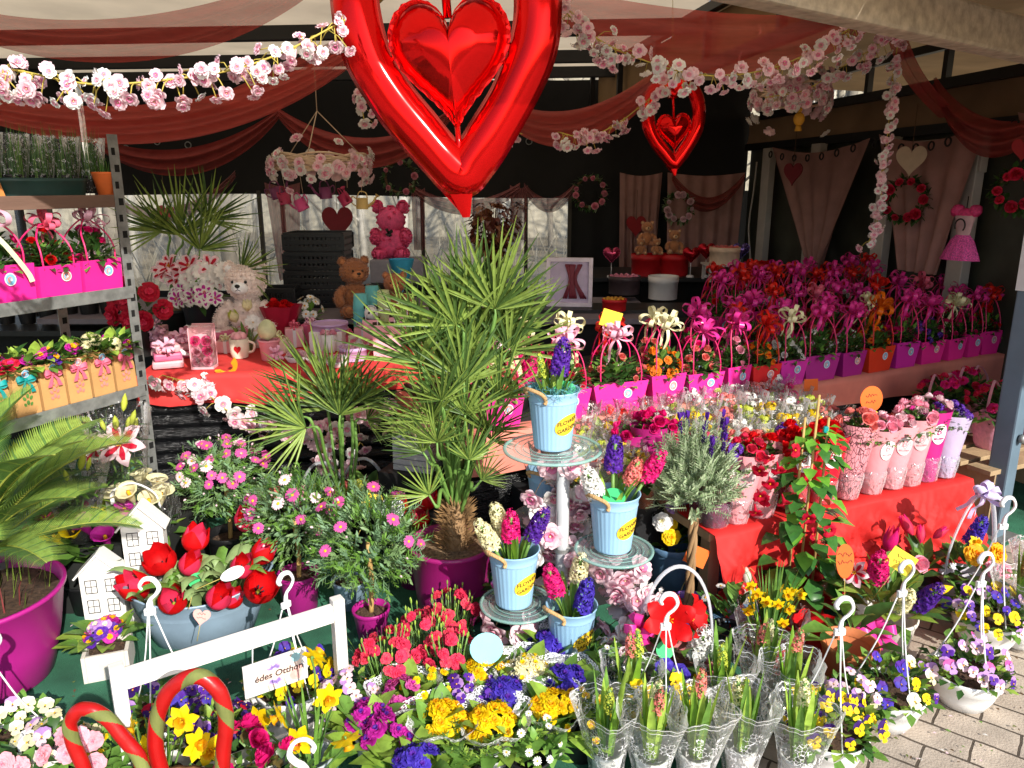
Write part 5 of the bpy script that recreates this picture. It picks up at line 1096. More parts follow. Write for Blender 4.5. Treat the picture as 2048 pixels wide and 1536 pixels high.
for i, (px, py) in enumerate(((590, 725), (632, 728), (672, 735), (560, 705), (715, 700))):
    o = gift('rose_soap_dish', ('white dish of pale soap roses beside the dotted egg pot', 'pink soap rose dish before the gold chocolates', 'cream soap roses near the red cloth front edge', 'soap rose dish behind the egg pot', 'rose dish between the lilac boxes')[i], 'gift', px, py, .03); mb = MB(); mb.lathe([(.03, 0), (.042, .018), (.040, .02), (.001, .012)], WHC, 18); part('dish', mb, o)
    for k in range(5): part('blossom', (ROSES['mix'], ROSES['pink'], ROSES['white'])[(k+i) % 3], o, facing((.02*cos(k*1.25), .02*sin(k*1.25), .02), (.2, -.3, 1), k, .9))
r9 = random.Random(17)
for i in range(16):
    px = 300+35*i; py = (692, 712, 700)[i % 3]
    if 350 < px < 420 and i % 2: continue
    k = i % 4; o = gift(('gift_box', 'gift_bundle', 'flower_cup', 'gift_box')[k], ('pale pink ribbon box', 'rose pink wrapped bundle', 'white cup of pink soap roses', 'blush gift box')[k]+' filling the red cloth table, '+nth(i, 16), 'gift', px, py, .10, r9.uniform(-.4, .4)); mb = MB(); h = r9.uniform(.04, .075)
    if k == 2: mb.lathe([(.022, 0), (.030, h), (.027, h), (.02, h*.7)], WHC, 18); part('cup', mb, o)
    else:
        mb.box((0, 0, h/2), (.07, .055, h), (PKB, PKB2, WHC, CRM)[k], b=.004); mb.box((0, 0, h/2), (.012, .058, h+.002), SATP if k else STK_W); part('box', mb, o); part('bow', BOWS[('pale', 'cream', 'pink')[i % 3]][i % 2], o, facing((0, 0, h), (0, -.3, 1), i, .5))
    if k == 2:
        for q in range(5): part('blossom', ROSES[('pink', 'mix', 'white')[q % 3]], o, facing((.016*cos(q*1.26), .016*sin(q*1.26), h), (cos(q*1.26)*.4, sin(q*1.26)*.4, 1), q, .8))
# wooden bird house crate at the table end, blossom garlands on the wrap
wd = mt('pale_wood', (176, 150, 116), .8, .2, 14, bump=.4, stretch=(1, 1, .15)); o = thing('wooden_house_box', 'small wooden house shaped box with slatted white side at the table end', 'wooden box', up(838, 3.0, .42), -.35); mb = MB()
for k in range(6): mb.box((0, 0, .012+.026*k), (.17, .13, .023), WHITEP, b=.002)
part('slatted_side', mb, o); mb = MB()
for s in (-1, 1): mb.add([V((0, y, .25)) for y in (-.08, .08)]+[V((s*.12, y, .145)) for y in (-.08, .08)]+[V((0, y, .262)) for y in (-.08, .08)]+[V((s*.12, y, .157)) for y in (-.08, .08)], [(0, 1, 3, 2), (4, 6, 7, 5), (2, 3, 7, 6), (0, 2, 6, 4), (1, 5, 7, 3)], wd, False)
mb.add([(-.085, -.064, .157), (.085, -.064, .157), (0, -.064, .24)], [(0, 1, 2)], wd, False); part('roof', mb, o)
mb = MB(); mb.box((0, 0, .21), (.24, .2, .418), mt('crate_dark', (28, 26, 26), .6)); solo('box_stand', mb, 'black box under the wooden house', 'box', up(838, 3.0, 0), -.35)
garland('pink blossom garland pinned along the red cloth and black wrapped table', [TA+V((.10, -.06, .02)), on(400, 770, .67)+V((0, -.03, 0)), up(470, 3.28, .56), up(560, 3.28, .52), up(650, 3.27, .50), up(720, 3.26, .55), up(770, 3.25, .60)], 62, seed=21, sc=1.35, spread=.04)
garland('second blossom strand trailing down the middle of the black wrap', [up(640, 3.2, .52), up(650, 3.18, .40), up(690, 3.16, .34), up(720, 3.2, .46)], 22, seed=22, sc=1.3, spread=.05)
o = thing('rose_bear', 'pink bear made of foam roses with a black bow in the window', 'rose bear', up(785, 6.3, .98), 0); fm = mt('foam_pink', (240, 92, 146), .8, .2, 40)
b = MB()
for c, q in (((0, 0, .12), (.13, .10, .13)), ((0, 0, .30), (.115, .10, .105)), ((-.10, 0, .40), (.045, .04, .045)), ((.10, 0, .40), (.045, .04, .045)), ((-.12, -.05, .17), (.045, .05, .06)), ((.12, -.05, .17), (.045, .05, .06)), ((-.09, -.08, .04), (.055, .07, .045)), ((.09, -.08, .04), (.055, .07, .045))): b.ball(c, q, fm, 14)
f = MB(); f.merge(b); rs = MB(); rr_ = random.Random(3); rs.petals(5, [(.1, 0, .2), (.6, .2, .5), (.9, .5, .4)], fm, 0, .3, ruf=.2, rr=rr_); rs.petals(4, [(.1, .2, .2), (.4, .5, .4), (.5, .8, .25)], fm, .5, .2, ruf=.2, rr=rr_)
for fc in rr_.sample(b.f, 420):
    P = [V(b.v[i]) for i in fc]; c = sum(P, V())/len(P); nn = (P[1]-P[0]).cross(P[2]-P[0])
    if nn.length > 1e-9: f.merge(rs, facing(c, nn, rr_.uniform(0, 6), .016))
part('body', f, o); part('bow', bow_mb(BLACKM, .05, 4, 2, 1, .012), o, facing((0, -.115, .2), (0, -1, .2), .7, 1.0))
mb = MB(); mb.box((0, 0, .09), (.42, .34, .18), mt('grey_cloth2', (150, 146, 158), .85, .08), b=.01); solo('covered_riser', mb, 'grey cloth covered riser under the pink rose bear', 'stand', up(800, 6.25, .80))
mb = MB(); mb.box((0, 0, .785), (1.5, .7, .03), BLACKM); mb.box((0, .05, .385), (1.4, .55, .768), BLACKF); solo('rear_table', mb, 'black table against the rear windows', 'table', (up(860, 6.3, .8).x, 6.35, 0))
mb = MB(); mb.lathe([(.004, 0), (.05, .10), (.085, .22)], mt('blue_paper', (60, 170, 210), .6), 18); solo('blue_cone', mb, 'bright blue paper cone in front of the grey riser', 'paper cone', up(805, 5.1, .86), 0)
mb = MB(); mb.box((0, 0, .03), (.12, .12, .06), BLACKM); solo('cone_base', mb, 'black block under the blue paper cone', 'stand', up(805, 5.1, BZ))
o = thing('dried_bouquet', 'tall dark red dried flower arrangement behind the big palm', 'dried flowers', up(985, 5.6, .8)); mb = MB(); r_ = random.Random(4); dm = leafm('dried_red', (110, 50, 44), .1); dm2 = leafm('dried_tan', (150, 96, 66), .1)
for k in range(120): a = r_.uniform(0, 6.3); l = r_.uniform(.25, .62); ln = r_.uniform(0, .35); p = V((cos(a)*ln*l, sin(a)*ln*l, l)); mb.tube([(0, 0, .1), p*.5+V((0, 0, .06)), p], .003, dm, 4); mb.leaf(p, (cos(a), sin(a), .4), .10, .022, r_.choice((dm, dm2)), droop=.6); mb.leaf(p*.8, (cos(a+1), sin(a+1), .1), .09, .02, r_.choice((dm, dm2)), droop=.6)
mb.lathe([(.06, 0), (.075, .2)], BLACKM, 16); part('stems', mb, o)
for p, d in dome_pts(7, .14, .2, .42, 2, -.2): part('blossom', F_rosette(dm2, dm, .05, 4, .3), o, facing(p, d, 1, 1))
# ornamental flower chandeliers
def can_mb(m):
    b = MB(); b.lathe([(.030, 0), (.028, .055), (.024, .055), (.026, .01), (.001, .01)], m, 16); b.tube([(.028, 0, .012), (.055, 0, .035), (.070, 0, .062)], [.008, .006, .005], m, 8); b.lathe([(.004, 0), (.013, .014)], m, 10, MX.Translation((.070, 0, .060)) @ MX.Rotation(.6, 4, 'Y')); b.tube(catmull([(-.027, 0, .05), (-.05, 0, .06), (-.05, 0, .03), (-.028, 0, .012)], 4), .003, m, 5); b.tube(catmull([(-.026, 0, .055), (-.01, 0, .085), (.018, 0, .08), (.026, 0, .055)], 4), .003, m, 5); return b
CANS = [can_mb(mt('can_'+n, c, .5)).mesh('watering_can') for n, c in (('plum', (110, 42, 84)), ('rose', (170, 40, 80)), ('pink', (206, 70, 130)), ('cream', (206, 176, 110)))]
def chandelier(label, px, py, Y, R_, cans, seed, top):
    c = at(px, py, Y); o = thing('flower_chandelier', label, 'hanging decoration', c, 0, 'blossom hoops hanging from the roof'); r = random.Random(seed); wk = mt('wicker', (226, 200, 170), .8, .2, 30, bump=.6, stretch=(1, 1, 8)); mb = MB()
    for k in range(10): mb.tube([(R_*(1+.02*sin(t*5+k))*cos(t), R_*sin(t), .018*sin(t*3+k*1.1)+.03*((k % 3)-1)) for t in [q*.2244 for q in range(29)]], .006, wk, 5)
    part('hoop', mb, o); mb = MB()
    for k in range(3): mb.tube([(R_*cos(k*2.1+.5), R_*sin(k*2.1+.5), .03), (0, 0, top)], .003, wk, 4)
    mb.tube([(0, 0, top), (0, 0, top+.3)], .003, wk, 4); part('cord', mb, o)
    for k in range(80):
        a = r.uniform(0, 6.28); z = r.gauss(-.02, .045); part('blossom', r.choice(BLS), o, facing((R_*1.08*cos(a), R_*1.08*sin(a), z), (cos(a), sin(a), z*8+.2), r.uniform(0, 6), 1.3*r.uniform(.8, 1.1)))
    for k, q in enumerate(cans):
        a = -pi+.3+2.6*k/max(1, len(cans)-1); p = V((R_*.95*cos(a), R_*.8*sin(a), -.20-.03*(k % 3))); w_ = part('watering_can', CANS[q], o, MX.Translation(p) @ MX.Rotation(.5*sin(k*3)-.3, 4, 'Y') @ MX.Rotation(k*1.3, 4, 'Z') @ MX.Scale(1.15, 4)); m = MB(); m.tube([p+V((0, 0, .09)), V((R_*cos(a), R_*sin(a), -.01))], .0015, wk, 4); part('thread', m, o)
    return o
chandelier('wicker hoop of pink blossom hung with small coloured watering cans', 640, 325, 4.6, .26, (0, 1, 2, 0, 1, 3), 1, .28)
o = chandelier('shaded hoop of pink blossom with a yellow bird hanging at the right', 1580, 190, 4.3, .18, (), 2, .25)
mb = MB(); bm_ = mt('bird_yellow', (206, 150, 40), .6); mb.ball((0, 0, 0), (.030, .018, .035), bm_, 12); mb.ball((0, 0, .045), .014, bm_, 10); mb.tube([(0, 0, -.03), (0, 0, -.06)], [.012, .018], bm_, 6); mb.tube([(0, 0, .06), (0, 0, .18)], .0015, BROWNV, 4); solo('hanging_bird', mb, 'small yellow bird ornament hanging below the shaded blossom hoop', 'ornament', at(1598, 238, 4.2))
# ================================================================ centre: palms, daisy trees, bucket stand
MAGP = mt('pot_magenta', (176, 34, 132), .38, .06, 8); BURG = mt('pot_burgundy', (150, 28, 104), .32, .06, 8); VIOP = mt('pot_violet', (126, 84, 180), .4, .08, 8); BLKP = mt('pot_black', (26, 26, 28), .45); ZINC = mt('zinc_blue', (148, 170, 190), .42, .10, 12, metal=.25)
WHT_P = mt('white_plastic', (234, 234, 234), .32, .03, 6, k=.97)
# sago palm in the big magenta pot
sp = up(-16, 2.16, 0); o = thing('sago_palm', 'feathery sago palm in a huge magenta pot at the left edge', 'potted palm', sp); mb = MB()
mb.lathe([(.15, 0), (.18, .02), (.215, .15), (.242, .305), (.250, .310), (.250, .322), (.238, .322), (.225, .27)], MAGP, 48); part('pot', mb, o); part('soil', soil_mb(.228, .29), o)
mb = MB(); mb.ball((0, 0, .36), (.07, .07, .09), WOODY, 14, bump=lambda d: .12*sin(d.x*30)*sin(d.z*25)); part('trunk', mb, o)
r_ = random.Random(12)
for k in range(32):
    ln = -.42 if k % 3 else -.1; part('frond', SAGOS[k % 2], o, aim((0, 0, .40), k*2.4+.3, ln+r_.uniform(-.2, .25)+(.5 if k > 15 else 0), r_.uniform(-.5, .5)*.2, r_.uniform(.9, 1.15)*(.85 if k > 15 else 1)))
mb = MB(); grassy(mb, 60, .20, .15, .0022, (leafm('grass_red', (150, 70, 70)), OLIVE, LGREEN), 4, .29, .8); part('small_plants', mb, o)
# big fan palm
bp = up(905, 2.55, 0); o = thing('fan_palm', 'tall fan palm with many stems in a burgundy pot', 'potted palm', bp); mb = MB()
mb.lathe([(.10, 0), (.118, .012), (.135, .14), (.150, .285), (.156, .29), (.156, .305), (.146, .305), (.14, .24)], BURG, 44); part('pot', mb, o); part('soil', soil_mb(.145, .284, SOILB), o)
mb = MB(); mb.tube([(.02, -.01, .24), (.02, -.01, .36), (.015, 0, .48)], [.046, .038, .026], WOODY, 12); fm2 = mt('palm_fibre', (150, 116, 76), .95, .3, 40)
for _ in range(900): d = rdir(-.2, .8, r_); mb.needle(V((.02, -.01, r_.uniform(.27, .44)))+d*V((d.x, d.y, 0)).length*.044, (d+V((0, 0, .6))).normalized(), r_.uniform(.02, .05), .0024, fm2, d.orthogonal().normalized())
part('trunk', mb, o)
fan_palm(o, (.02, 0, .42), ((990, 618, 2.5, 5, 172), (950, 606, 2.6, -10, 167), (913, 650, 2.5, -29, 186), (1018, 700, 2.55, 30, 158), (840, 725, 2.5, -20, 177), (886, 690, 2.65, -1, 167), (928, 765, 2.45, 3, 149), (998, 795, 2.5, 14, 126), (863, 840, 2.45, -20, 130), (874, 885, 2.35, -5, 107), (938, 920, 2.4, 11, 102), (846, 905, 2.4, -34, 88), (983, 880, 2.5, 27, 88), (858, 990, 2.35, -33, 88), (963, 960, 2.45, 41, 74), (828, 860, 2.5, -42, 88), (978, 680, 2.7, 11, 167), (903, 760, 2.6, -12, 158), (883, 800, 2.4, -7, 121), (935, 690, 2.58, -6, 165), (965, 725, 2.6, 8, 160), (990, 655, 2.6, 14, 170), (890, 745, 2.55, -16, 165), (930, 830, 2.45, 2, 130), (975, 860, 2.5, 18, 115), (905, 850, 2.5, -20, 120)), 5)
for k, (x, y, z0, z1) in enumerate(((-.01, 0, .4, .85), (.05, .02, .4, .80), (.03, -.02, .4, .70))): mb = MB(); mb.tube([(.02, 0, z0-.1), (x, y, z1)], [.02, .008], OLIVE, 8); part('stem', mb, o)
# small fan palm
o = thing('fan_palm', 'small slender fan palm in a black pot before the wrapped table', 'potted palm', up(697, 2.98, 0)); part('pot', pot_mb(.075, .06, .22, BLKP), o); part('soil', soil_mb(.066, .19), o)
fan_palm(o, (0, 0, .22), ((672, 815, 2.95, -28, 150), (690, 800, 3.0, 20, 130), (600, 832, 2.9, -62, 130), (650, 790, 3.05, -8, 150), (722, 800, 2.9, 48, 105), (612, 856, 2.85, -84, 120), (680, 830, 2.85, 6, 120), (735, 840, 3.0, 80, 70)), 7)
# hydrangea baskets with clear handles behind the daisies
HYD = [F_cluster(PINK, PINKL, .05, 46), F_cluster(YGR, YELC, .045, 40), F_cluster(SALM, PINK, .05, 46)]
GREYH = mt('handle_clear_grey', (188, 190, 196), .15, .05, spec=.8, alpha=.75)
for i, (px, Y, lab, cols) in enumerate(((655, 3.05, 'hydrangea basket with a large clear arched handle behind the small palm', (0, 1, 1)), (735, 3.1, 'hydrangea basket with pink mop head beside the big palm', (2, 1, 0)), (575, 3.0, 'pink hydrangea pot between the daisy tree and the wrapped table', (0, 2, 0)))):
    o = thing('hydrangea_basket', lab, 'flower basket', up(px, Y, .0), 0, 'hydrangea baskets by the wrapped table'); mb = pot_mb(.09, .07, .2, BLKP); part('basket', mb, o); mb = MB(); dome_leaves(mb, 30, .10, .10, .10, .035, (DGREEN, GREEN), .2, .3, i, .4, .1); part('foliage', mb, o)
    for k, c in enumerate(cols): a = -2.6+1.1*k; part('blossom', HYD[c], o, facing((.085*cos(a), .075*sin(a)-.02, .29+.03*(k % 2)), (cos(a)*.6, -.5, 1), k, 1.05))
    if i < 2: mb = MB(); mb.tube([(.11*cos(t), 0, .18+.24*sin(t)) for t in [pi*k/20 for k in range(21)]], .008, GREYH, 8, flat=.6); part('handle', mb, o)
# daisy trees
FB = feather_ball(.19, 1, (BGREEN, GREEN, leafm('leaf_feather', (136, 168, 112))), 560).mesh('crown'); FB2 = feather_ball(.17, 2, (BGREEN, GREEN, leafm('leaf_feather', (0, 0, 0))), 480).mesh('crown')
DAI = [F_daisy(DPINK), F_daisy(MAG), F_daisy(PINKL)]
def daisy_tree(label, loc, zc, crown, R_, nfl, pot, potdim, seed, dm=(0, 0, 0, 0, 2), zmin=.0):
    o = thing('daisy_tree', label, 'daisy tree', loc, 0, 'pink marguerite daisy trees'); rt, rb, h = potdim; r = random.Random(seed)
    part('pot', pot_mb(rt, rb, h, pot, ribs=0), o); part('soil', soil_mb(rt*.92, h*.84, seed=seed), o); mb = MB(); mb.tube(catmull([(0, 0, h*.8), (.006, .003, zc*.5+h*.3), (0, 0, zc)], 4), [.009]*8+[.006], mt('cane', (196, 160, 96), .7, .15), 8); part('trunk', mb, o); part('crown', crown, o, MX.Translation((0, 0, zc)) @ MX.Rotation(seed, 4, 'Z'))
    for p, d in dome_pts(nfl, R_, R_*.95, zc, seed, zmin, (1.0, 1.15), True): part('blossom', DAI[r.choice(dm)], o, facing(p, (d+V((0, -.5, .5))).normalized()+rdir(r=r)*.3, r.uniform(0, 6), r.uniform(.85, 1.15)))
    for p, d in dome_pts(nfl, R_, R_, zc, seed+50, -.3, (1.0, 1.12), True): part('bud', F_bud(PINKL, .012, .004), o, facing(p, d, 0, 1))
daisy_tree('daisy tree crowded with pink daisies on top, left of the tulips top', up(468, 2.85, 0), .42, FB2, .165, 30, BLKP, (.085, .065, .20), 3, zmin=.25)
daisy_tree('daisy tree in a ribbed magenta pot behind the zinc tub', up(602, 2.60, 0), .37, FB2, .17, 15, MAGP, (.075, .062, .155), 5, zmin=.1)
daisy_tree('nearest daisy tree with one bare stem and a small magenta pot', up(745, 2.40, 0), .375, FB, .19, 9, MAGP, (.063, .046, .125), 8, zmin=-.2)
o = thing('empty_pot', 'pale blue ribbed tin pot under the nearest daisy crown', 'pot', up(705, 2.62, 0)); part('pot', pot_mb(.07, .055, .12, mt('tin_blue', (150, 176, 196), .4, .08, metal=.3), flute=(40, .012), n=80), o); part('soil', soil_mb(.06, .1), o)
# round white and yellow cards by the palm pot, red tulips behind
card(at(785, 1018, 2.62), 'white', 'round', .045, 'blank white round card beside the yellow arrow shaped card', .25, 0, -.25, False); card(at(748, 1003, 2.66), 'yellow', 'tag', .042, 'yellow arrow shaped card behind the white round card', .22, .3, -.1, False, roll=.5)
TUL = [F_tulip(RED, PINKR, 1.0), F_tulip(PINKR, RED, .9), F_tulip(RED, RED, 1.25)]
o = thing('tulip_pot', 'shaded red tulips in a pot behind the burgundy palm pot', 'potted plant', up(832, 2.78, 0)); part('pot', pot_mb(.075, .06, .16, BURG), o); mb = MB(); strap_leaves(mb, 12, .2, .02, (GREEN, DGREEN), .5, 3, .14); part('foliage', mb, o)
for x, z in ((-.05, .31), (.03, .26), (.06, .34)): mb = MB(); mb.tube([(0, 0, .14), (x, -.04, z)], .004, STEM, 5); s = part('stem', mb, o); part('blossom', TUL[0], o, facing((x, -.04, z), (x, -.2, 1), x*30, 1.15))
# white houses
def house(label, loc, rz, w_, d, h, roof, seed, slots=3):
    o = thing('house_planter', label, 'wooden house', loc, rz, 'white wooden house ornaments'); wm = mt('white_house_paint', (238, 236, 232), .55, .04, 14, bump=.15); lm = mt('house_line', (40, 36, 38), .7); mb = MB(); a = w_/2
    mb.prism([(-a, 0), (a, 0), (a, h), (0, h+roof), (-a, h)], d, wm); part('body', mb, o)
    mb = MB(); L_ = sqrt((a+.014)**2+(roof*(a+.014)/a)**2)
    for s in (-1, 1):
        T = MX.Translation((s*(a+.014)/2, 0, h+roof-roof*(a+.014)/a/2+.008)) @ MX.Rotation(s*math.atan2(roof, a), 4, 'Y'); mb.box((0, -.003, 0), (L_, d+.024, .007), wm, b=.001, T=T)
    part('roof', mb, o); ww, wh = w_*.27, w_*.36
    for j in range(slots):
        for s in (-1, 1):
            mb = MB(); z = h-.02-wh/2-j*(wh+w_*.2); x = s*w_*.24
            if z < .04: continue
            t = .0022
            for q in (-1, 0, 1): mb.box((x+q*ww/2, -d/2-.0011, z), (t if q else t*.7, .002, wh), lm); mb.box((x, -d/2-.0015, z+q*wh/2), (ww, .002, t if q else t*.7), lm)
            part('window', mb, o)
    return o
house('taller white wooden house with two columns of black outlined windows', up(312, 2.50, 0), .22, .135, .055, .395, .075, 1, 3)
house('shorter white wooden house under the sago fronds', up(222, 2.44, 0), .22, .135, .055, .245, .07, 2, 3)
# tulip tub
tb = up(415, 2.42, 0); o = thing('zinc_tub', 'ribbed zinc oval tub full of big red tulips', 'planter tub', tb, .42); mb = MB(); prof = [(.12, 0), (.135, .004), (.17, .10), (.20, .175), (.207, .18), (.205, .187), (.196, .182), (.18, .12)]
mb.lathe(prof, ZINC, 150, sx=1.18, sy=.58, flute=(75, .006), bump=lambda t, v: 0)
mb2 = MB(); mb2.v = [(x, y, z+(.055*(abs(x)/.24)**2.2 if z > .06 else 0)*min(1, (z-.06)/.1)) for x, y, z in mb.v]; mb2.f = mb.f; mb2.mi = mb.mi; mb2.ms = mb.ms; mb2.sm = mb.sm; part('tub', mb2, o); part('soil', soil_mb(.18, .13, sx=1.15, sy=.55), o)
mb = MB(); r_ = random.Random(6); TLF = leafm('tulip_leaf', (142, 166, 108), .2, .5, .12)
for k in range(40):
    x = r_.uniform(-.17, .17); y = r_.uniform(-.07, .06); a = r_.uniform(0, 6.3); h = r_.uniform(.13, .22); q = r_.uniform(.2, .7); d = V((cos(a), sin(a), 0)); p = V((x, y, .13))
    mb.blade(catmull([p, p+d*h*q*.4+V((0, 0, h*.6)), p+d*h*q*1.1+V((0, 0, h*.85)), p+d*h*q*1.5+V((0, 0, h*.75))], 3), [.010, .016, .02, .022, .022, .021, .019, .013, .007, .001], (-d.y, d.x, 0), r_.choice((TLF, TLF, GREEN)), .5)
part('foliage', mb, o)
IM = (MX.Translation(tb) @ MX.Rotation(.42, 4, 'Z')).inverted()
for k, (px, py, Y, m_, sc, dx, dy) in enumerate(((488, 1042, 2.60, 1, 1.2, .2, -.3), (383, 1085, 2.5, 0, 1.2, .3, -.2), (335, 1122, 2.44, 2, 1.15, -.3, -.4), (296, 1168, 2.36, 0, 1.3, -.7, -.4), (372, 1128, 2.42, 1, 1.1, .4, -.4), (352, 1195, 2.32, 0, 1.2, -.1, -.7), (428, 1192, 2.32, 1, 1.2, .4, -.6), (512, 1108, 2.48, 0, 1.1, .6, -.2), (480, 1130, 2.42, 1, 1.15, .2, -.6), (512, 1168, 2.38, 2, 1.2, .3, -.9), (455, 1190, 2.36, 0, .9, .5, -.6))):
    p = IM @ at(px, py+22, Y); q = V((p.x*.6, p.y*.4, .13)); mb = MB(); mb.tube(catmull([q, (q+p)/2+V((0, 0, .015)), p], 4), .0042, STEM, 6); part('stem', mb, o); part('blossom', TUL[m_], o, facing(p, (dx, dy, 1), k*1.1, sc*1.12))
card(at(468, 1146, 2.28), 'white', 'drop', .034, 'white drop shaped card among the red tulips', .12, -.3, -.9, True, 3, roll=1.3); card(at(403, 1233, 2.22), 'pink', 'heart', .028, 'salmon pink handwritten tag at the tub rim', .08, .1, -.3, True, 4, roll=.2); card(at(392, 1160, 2.34), 'green', 'round', .026, 'green card half hidden under the tulips', .1, 0, -.9, False)
o = thing('primrose_box', 'white square planter with purple primroses beside the magenta pot', 'planter', up(222, 2.22, 0), .35); mb = MB(); wz = mt('limewash', (214, 206, 196), .7, .1, 18, bump=.3)
for s in (-1, 1): mb.box((s*.062, 0, .05), (.012, .136, .10), wz, b=.002); mb.box((0, s*.062, .05), (.112, .012, .0999), wz, b=.002)
mb.box((0, 0, .02), (.112, .112, .02), wz); part('box', mb, o); part('soil', soil_mb(.055, .085), o); mb = MB(); dome_leaves(mb, 26, .085, .05, .085, .026, (LGREEN, GREEN), .09, .35, 7, .35, .1, .3); part('foliage', mb, o)
for p, d in dome_pts(13, .055, .05, .13, 4, .1): part('blossom', (PRM, PRV, F_rosette(LIL, YELC, .02, 3, .2))[int(p.x*1e4) % 3], o, facing(p, d+V((0, -.4, .4)), p.x*100, .95))
# ---------------------------------------------------------------- glass plate stand and buckets
SY = 2.2
def bkt(px, py, z): return on(px, py, z)
PL = {'A': (1105, 893, .76, .155), 'B': (1228, 1095, .44, .125), 'C': (1035, 1203, .27, .12), 'D': (1135, 1312, .09, .19)}
glass = mt('plate_glass', (206, 226, 222), .04, .02, spec=.9, alpha=.30); rimg = mt('plate_rim', (150, 196, 186), .06, .02, spec=.9, alpha=.65)
pc = up(1120, 2.27, 0); o = thing('plant_stand', 'grey pole plant stand with round glass plates at four heights', 'plant stand', pc); mb = MB(); mb.tube([(0, 0, 0), (0, 0, .75)], .021, mt('grey_tube', (176, 178, 180), .35, .05), 16); mb.lathe([(.10, 0), (.10, .012), (.03, .03), (.021, .05)], STEEL, 24); part('pole', mb, o)
PW = {}
for k, (px, py, z, R_) in PL.items():
    c = on(px, py, z); PW[k] = c; mb = MB(); l = c-pc
    mb.lathe([(.001, z-.010), (R_*.9, z-.010), (R_, z-.007)], glass, 48, MX.Translation((l.x, l.y, 0)))
    mb.lathe([(R_*.93, z-.008), (R_, z-.010), (R_*1.01, z-.004), (R_*.96, z-.001), (R_*.93, z-.005)], rimg, 48, MX.Translation((l.x, l.y, 0)))
    for q in (.45, .6, .75): mb.tube([(l.x+R_*q*cos(t), l.y+R_*q*sin(t), z-.004) for t in [2*pi*i/40 for i in range(41)]], .0014, rimg, 4)
    part('plate', mb, o); mb = MB(); mb.box((l.x/2, l.y/2, z-.022), (max(.05, l.xy.length), .026, .008), STEEL, rz=math.atan2(l.y, l.x)); mb.lathe([(.03, z-.018), (.03, z-.03)], STEEL, 14); part('arm', mb, o)
c5 = up(1098, 2.46, .62)
BKB = mt('bucket_blue', (148, 188, 218), .38, .05, 8, metal=.0); LABY = mt('label_yellow', (250, 206, 50), .55, .05, 12); ROPE = mt('rope', (196, 158, 108), .9, .2, 120, bump=.8, bs=200); INKB = mt('label_ink', (70, 54, 30), .7)
def bucket_kit():
    K = {}; mb = MB(); N = 120; h = .188; rt, rb = .078, .057
    def rad(z): return rb+(rt-rb)*z/h
    mb.lathe([(rb*.93, 0), (rb, .002), (rb, .006)], BKB, N); mb.lathe([(rad(z)+.0002, z) for z in (.006, .012)]+[(rad(.15), .15)], BKB, N, flute=(30, .010)); mb.lathe([(rad(.15), .15), (rad(.152)+.002, .153), (rad(.156), .156), (rad(.172), .172), (rt+.003, .182), (rt+.0045, .186), (rt+.003, h), (rt-.001, h-.002), (rad(.15)-.002, .15), (rad(.1)-.002, .10)], BKB, N); mb.disc((0, 0, .003), rb*.95, BKB, 30); mb.disc((0, 0, .13), rad(.13)-.003, SOIL, 30); K['bucket'] = mb.mesh('bucket')
    # oval label bent round the bucket, lettering likewise; centred to the right
    def bend(x, z, off): a = -pi/2+.62+x/.068; q = rad(z)+off; return (q*cos(a), q*sin(a), z)
    mb = MB(); zc = .088; n = 30
    vs = [bend(0, zc, .0022)]; fs = []
    for j in range(1, 5):
        for i in range(n): t = 2*pi*i/n; vs.append(bend(.043*j/4*cos(t), zc+.032*j/4*sin(t)+.010*j/4*cos(t), .0022))
    for i in range(n): fs.append((0, 1+i, 1+(i+1) % n))
    for j in range(3):
        for i in range(n): a = 1+j*n; fs.append((a+i, a+n+i, a+n+(i+1) % n, a+(i+1) % n))
    mb.add(vs, fs, LABY); K['label'] = mb.mesh('label'); mb = MB()
    for s, sz, dz in (('FLOWER', .0185, .010), ('-', .018, -.001), ('GARDEN', .0175, -.013)):
        v, f = text_geo(s, sz, .0004); mb.add([bend(x, zc+dz+y+.23*x, .0029) for x, y, _ in v], f, INKB, False)
    K['lettering'] = mb.mesh('lettering'); mb = MB(); a0 = -pi/2-.9; A = V((rad(.165)*cos(a0-.5), rad(.165)*sin(a0-.5), .168)); B = V((rad(.165)*cos(a0+.5), rad(.165)*sin(a0+.5), .168)); o_ = V((cos(a0), sin(a0), 0))
    mb.tube(catmull([A, A+o_*.018+V((0, 0, .022)), (A+B)/2+o_*.035+V((0, 0, .034)), B+o_*.018+V((0, 0, .022)), B, B+o_*.004-V((0, 0, .012))], 6), .0062, ROPE, 9); K['rope'] = mb.mesh('rope_handle'); return K
BK = bucket_kit()
HY = {'p': [F_hyacinth(PUR, BLUE, .11, .034, s) for s in (1, 2)], 'k': [F_hyacinth(HOT, PINK, .10, .034, 3)], 'w': [F_hyacinth(YELC, WHT, .10, .033, 4)], 'y': [F_hyacinth(YELC, YEL, .09, .033, 5)], 's': [F_hyacinth(SALM, HOT, .08, .030, 6)], 'b': [F_hyacinth(BLUE, PUR, .11, .034, 7)], 'c': [F_hyacinth(WHT, YELC, .10, .035, 8)], 'g': [F_hyacinth(YGR, LGREEN, .08, .016, 9)]}
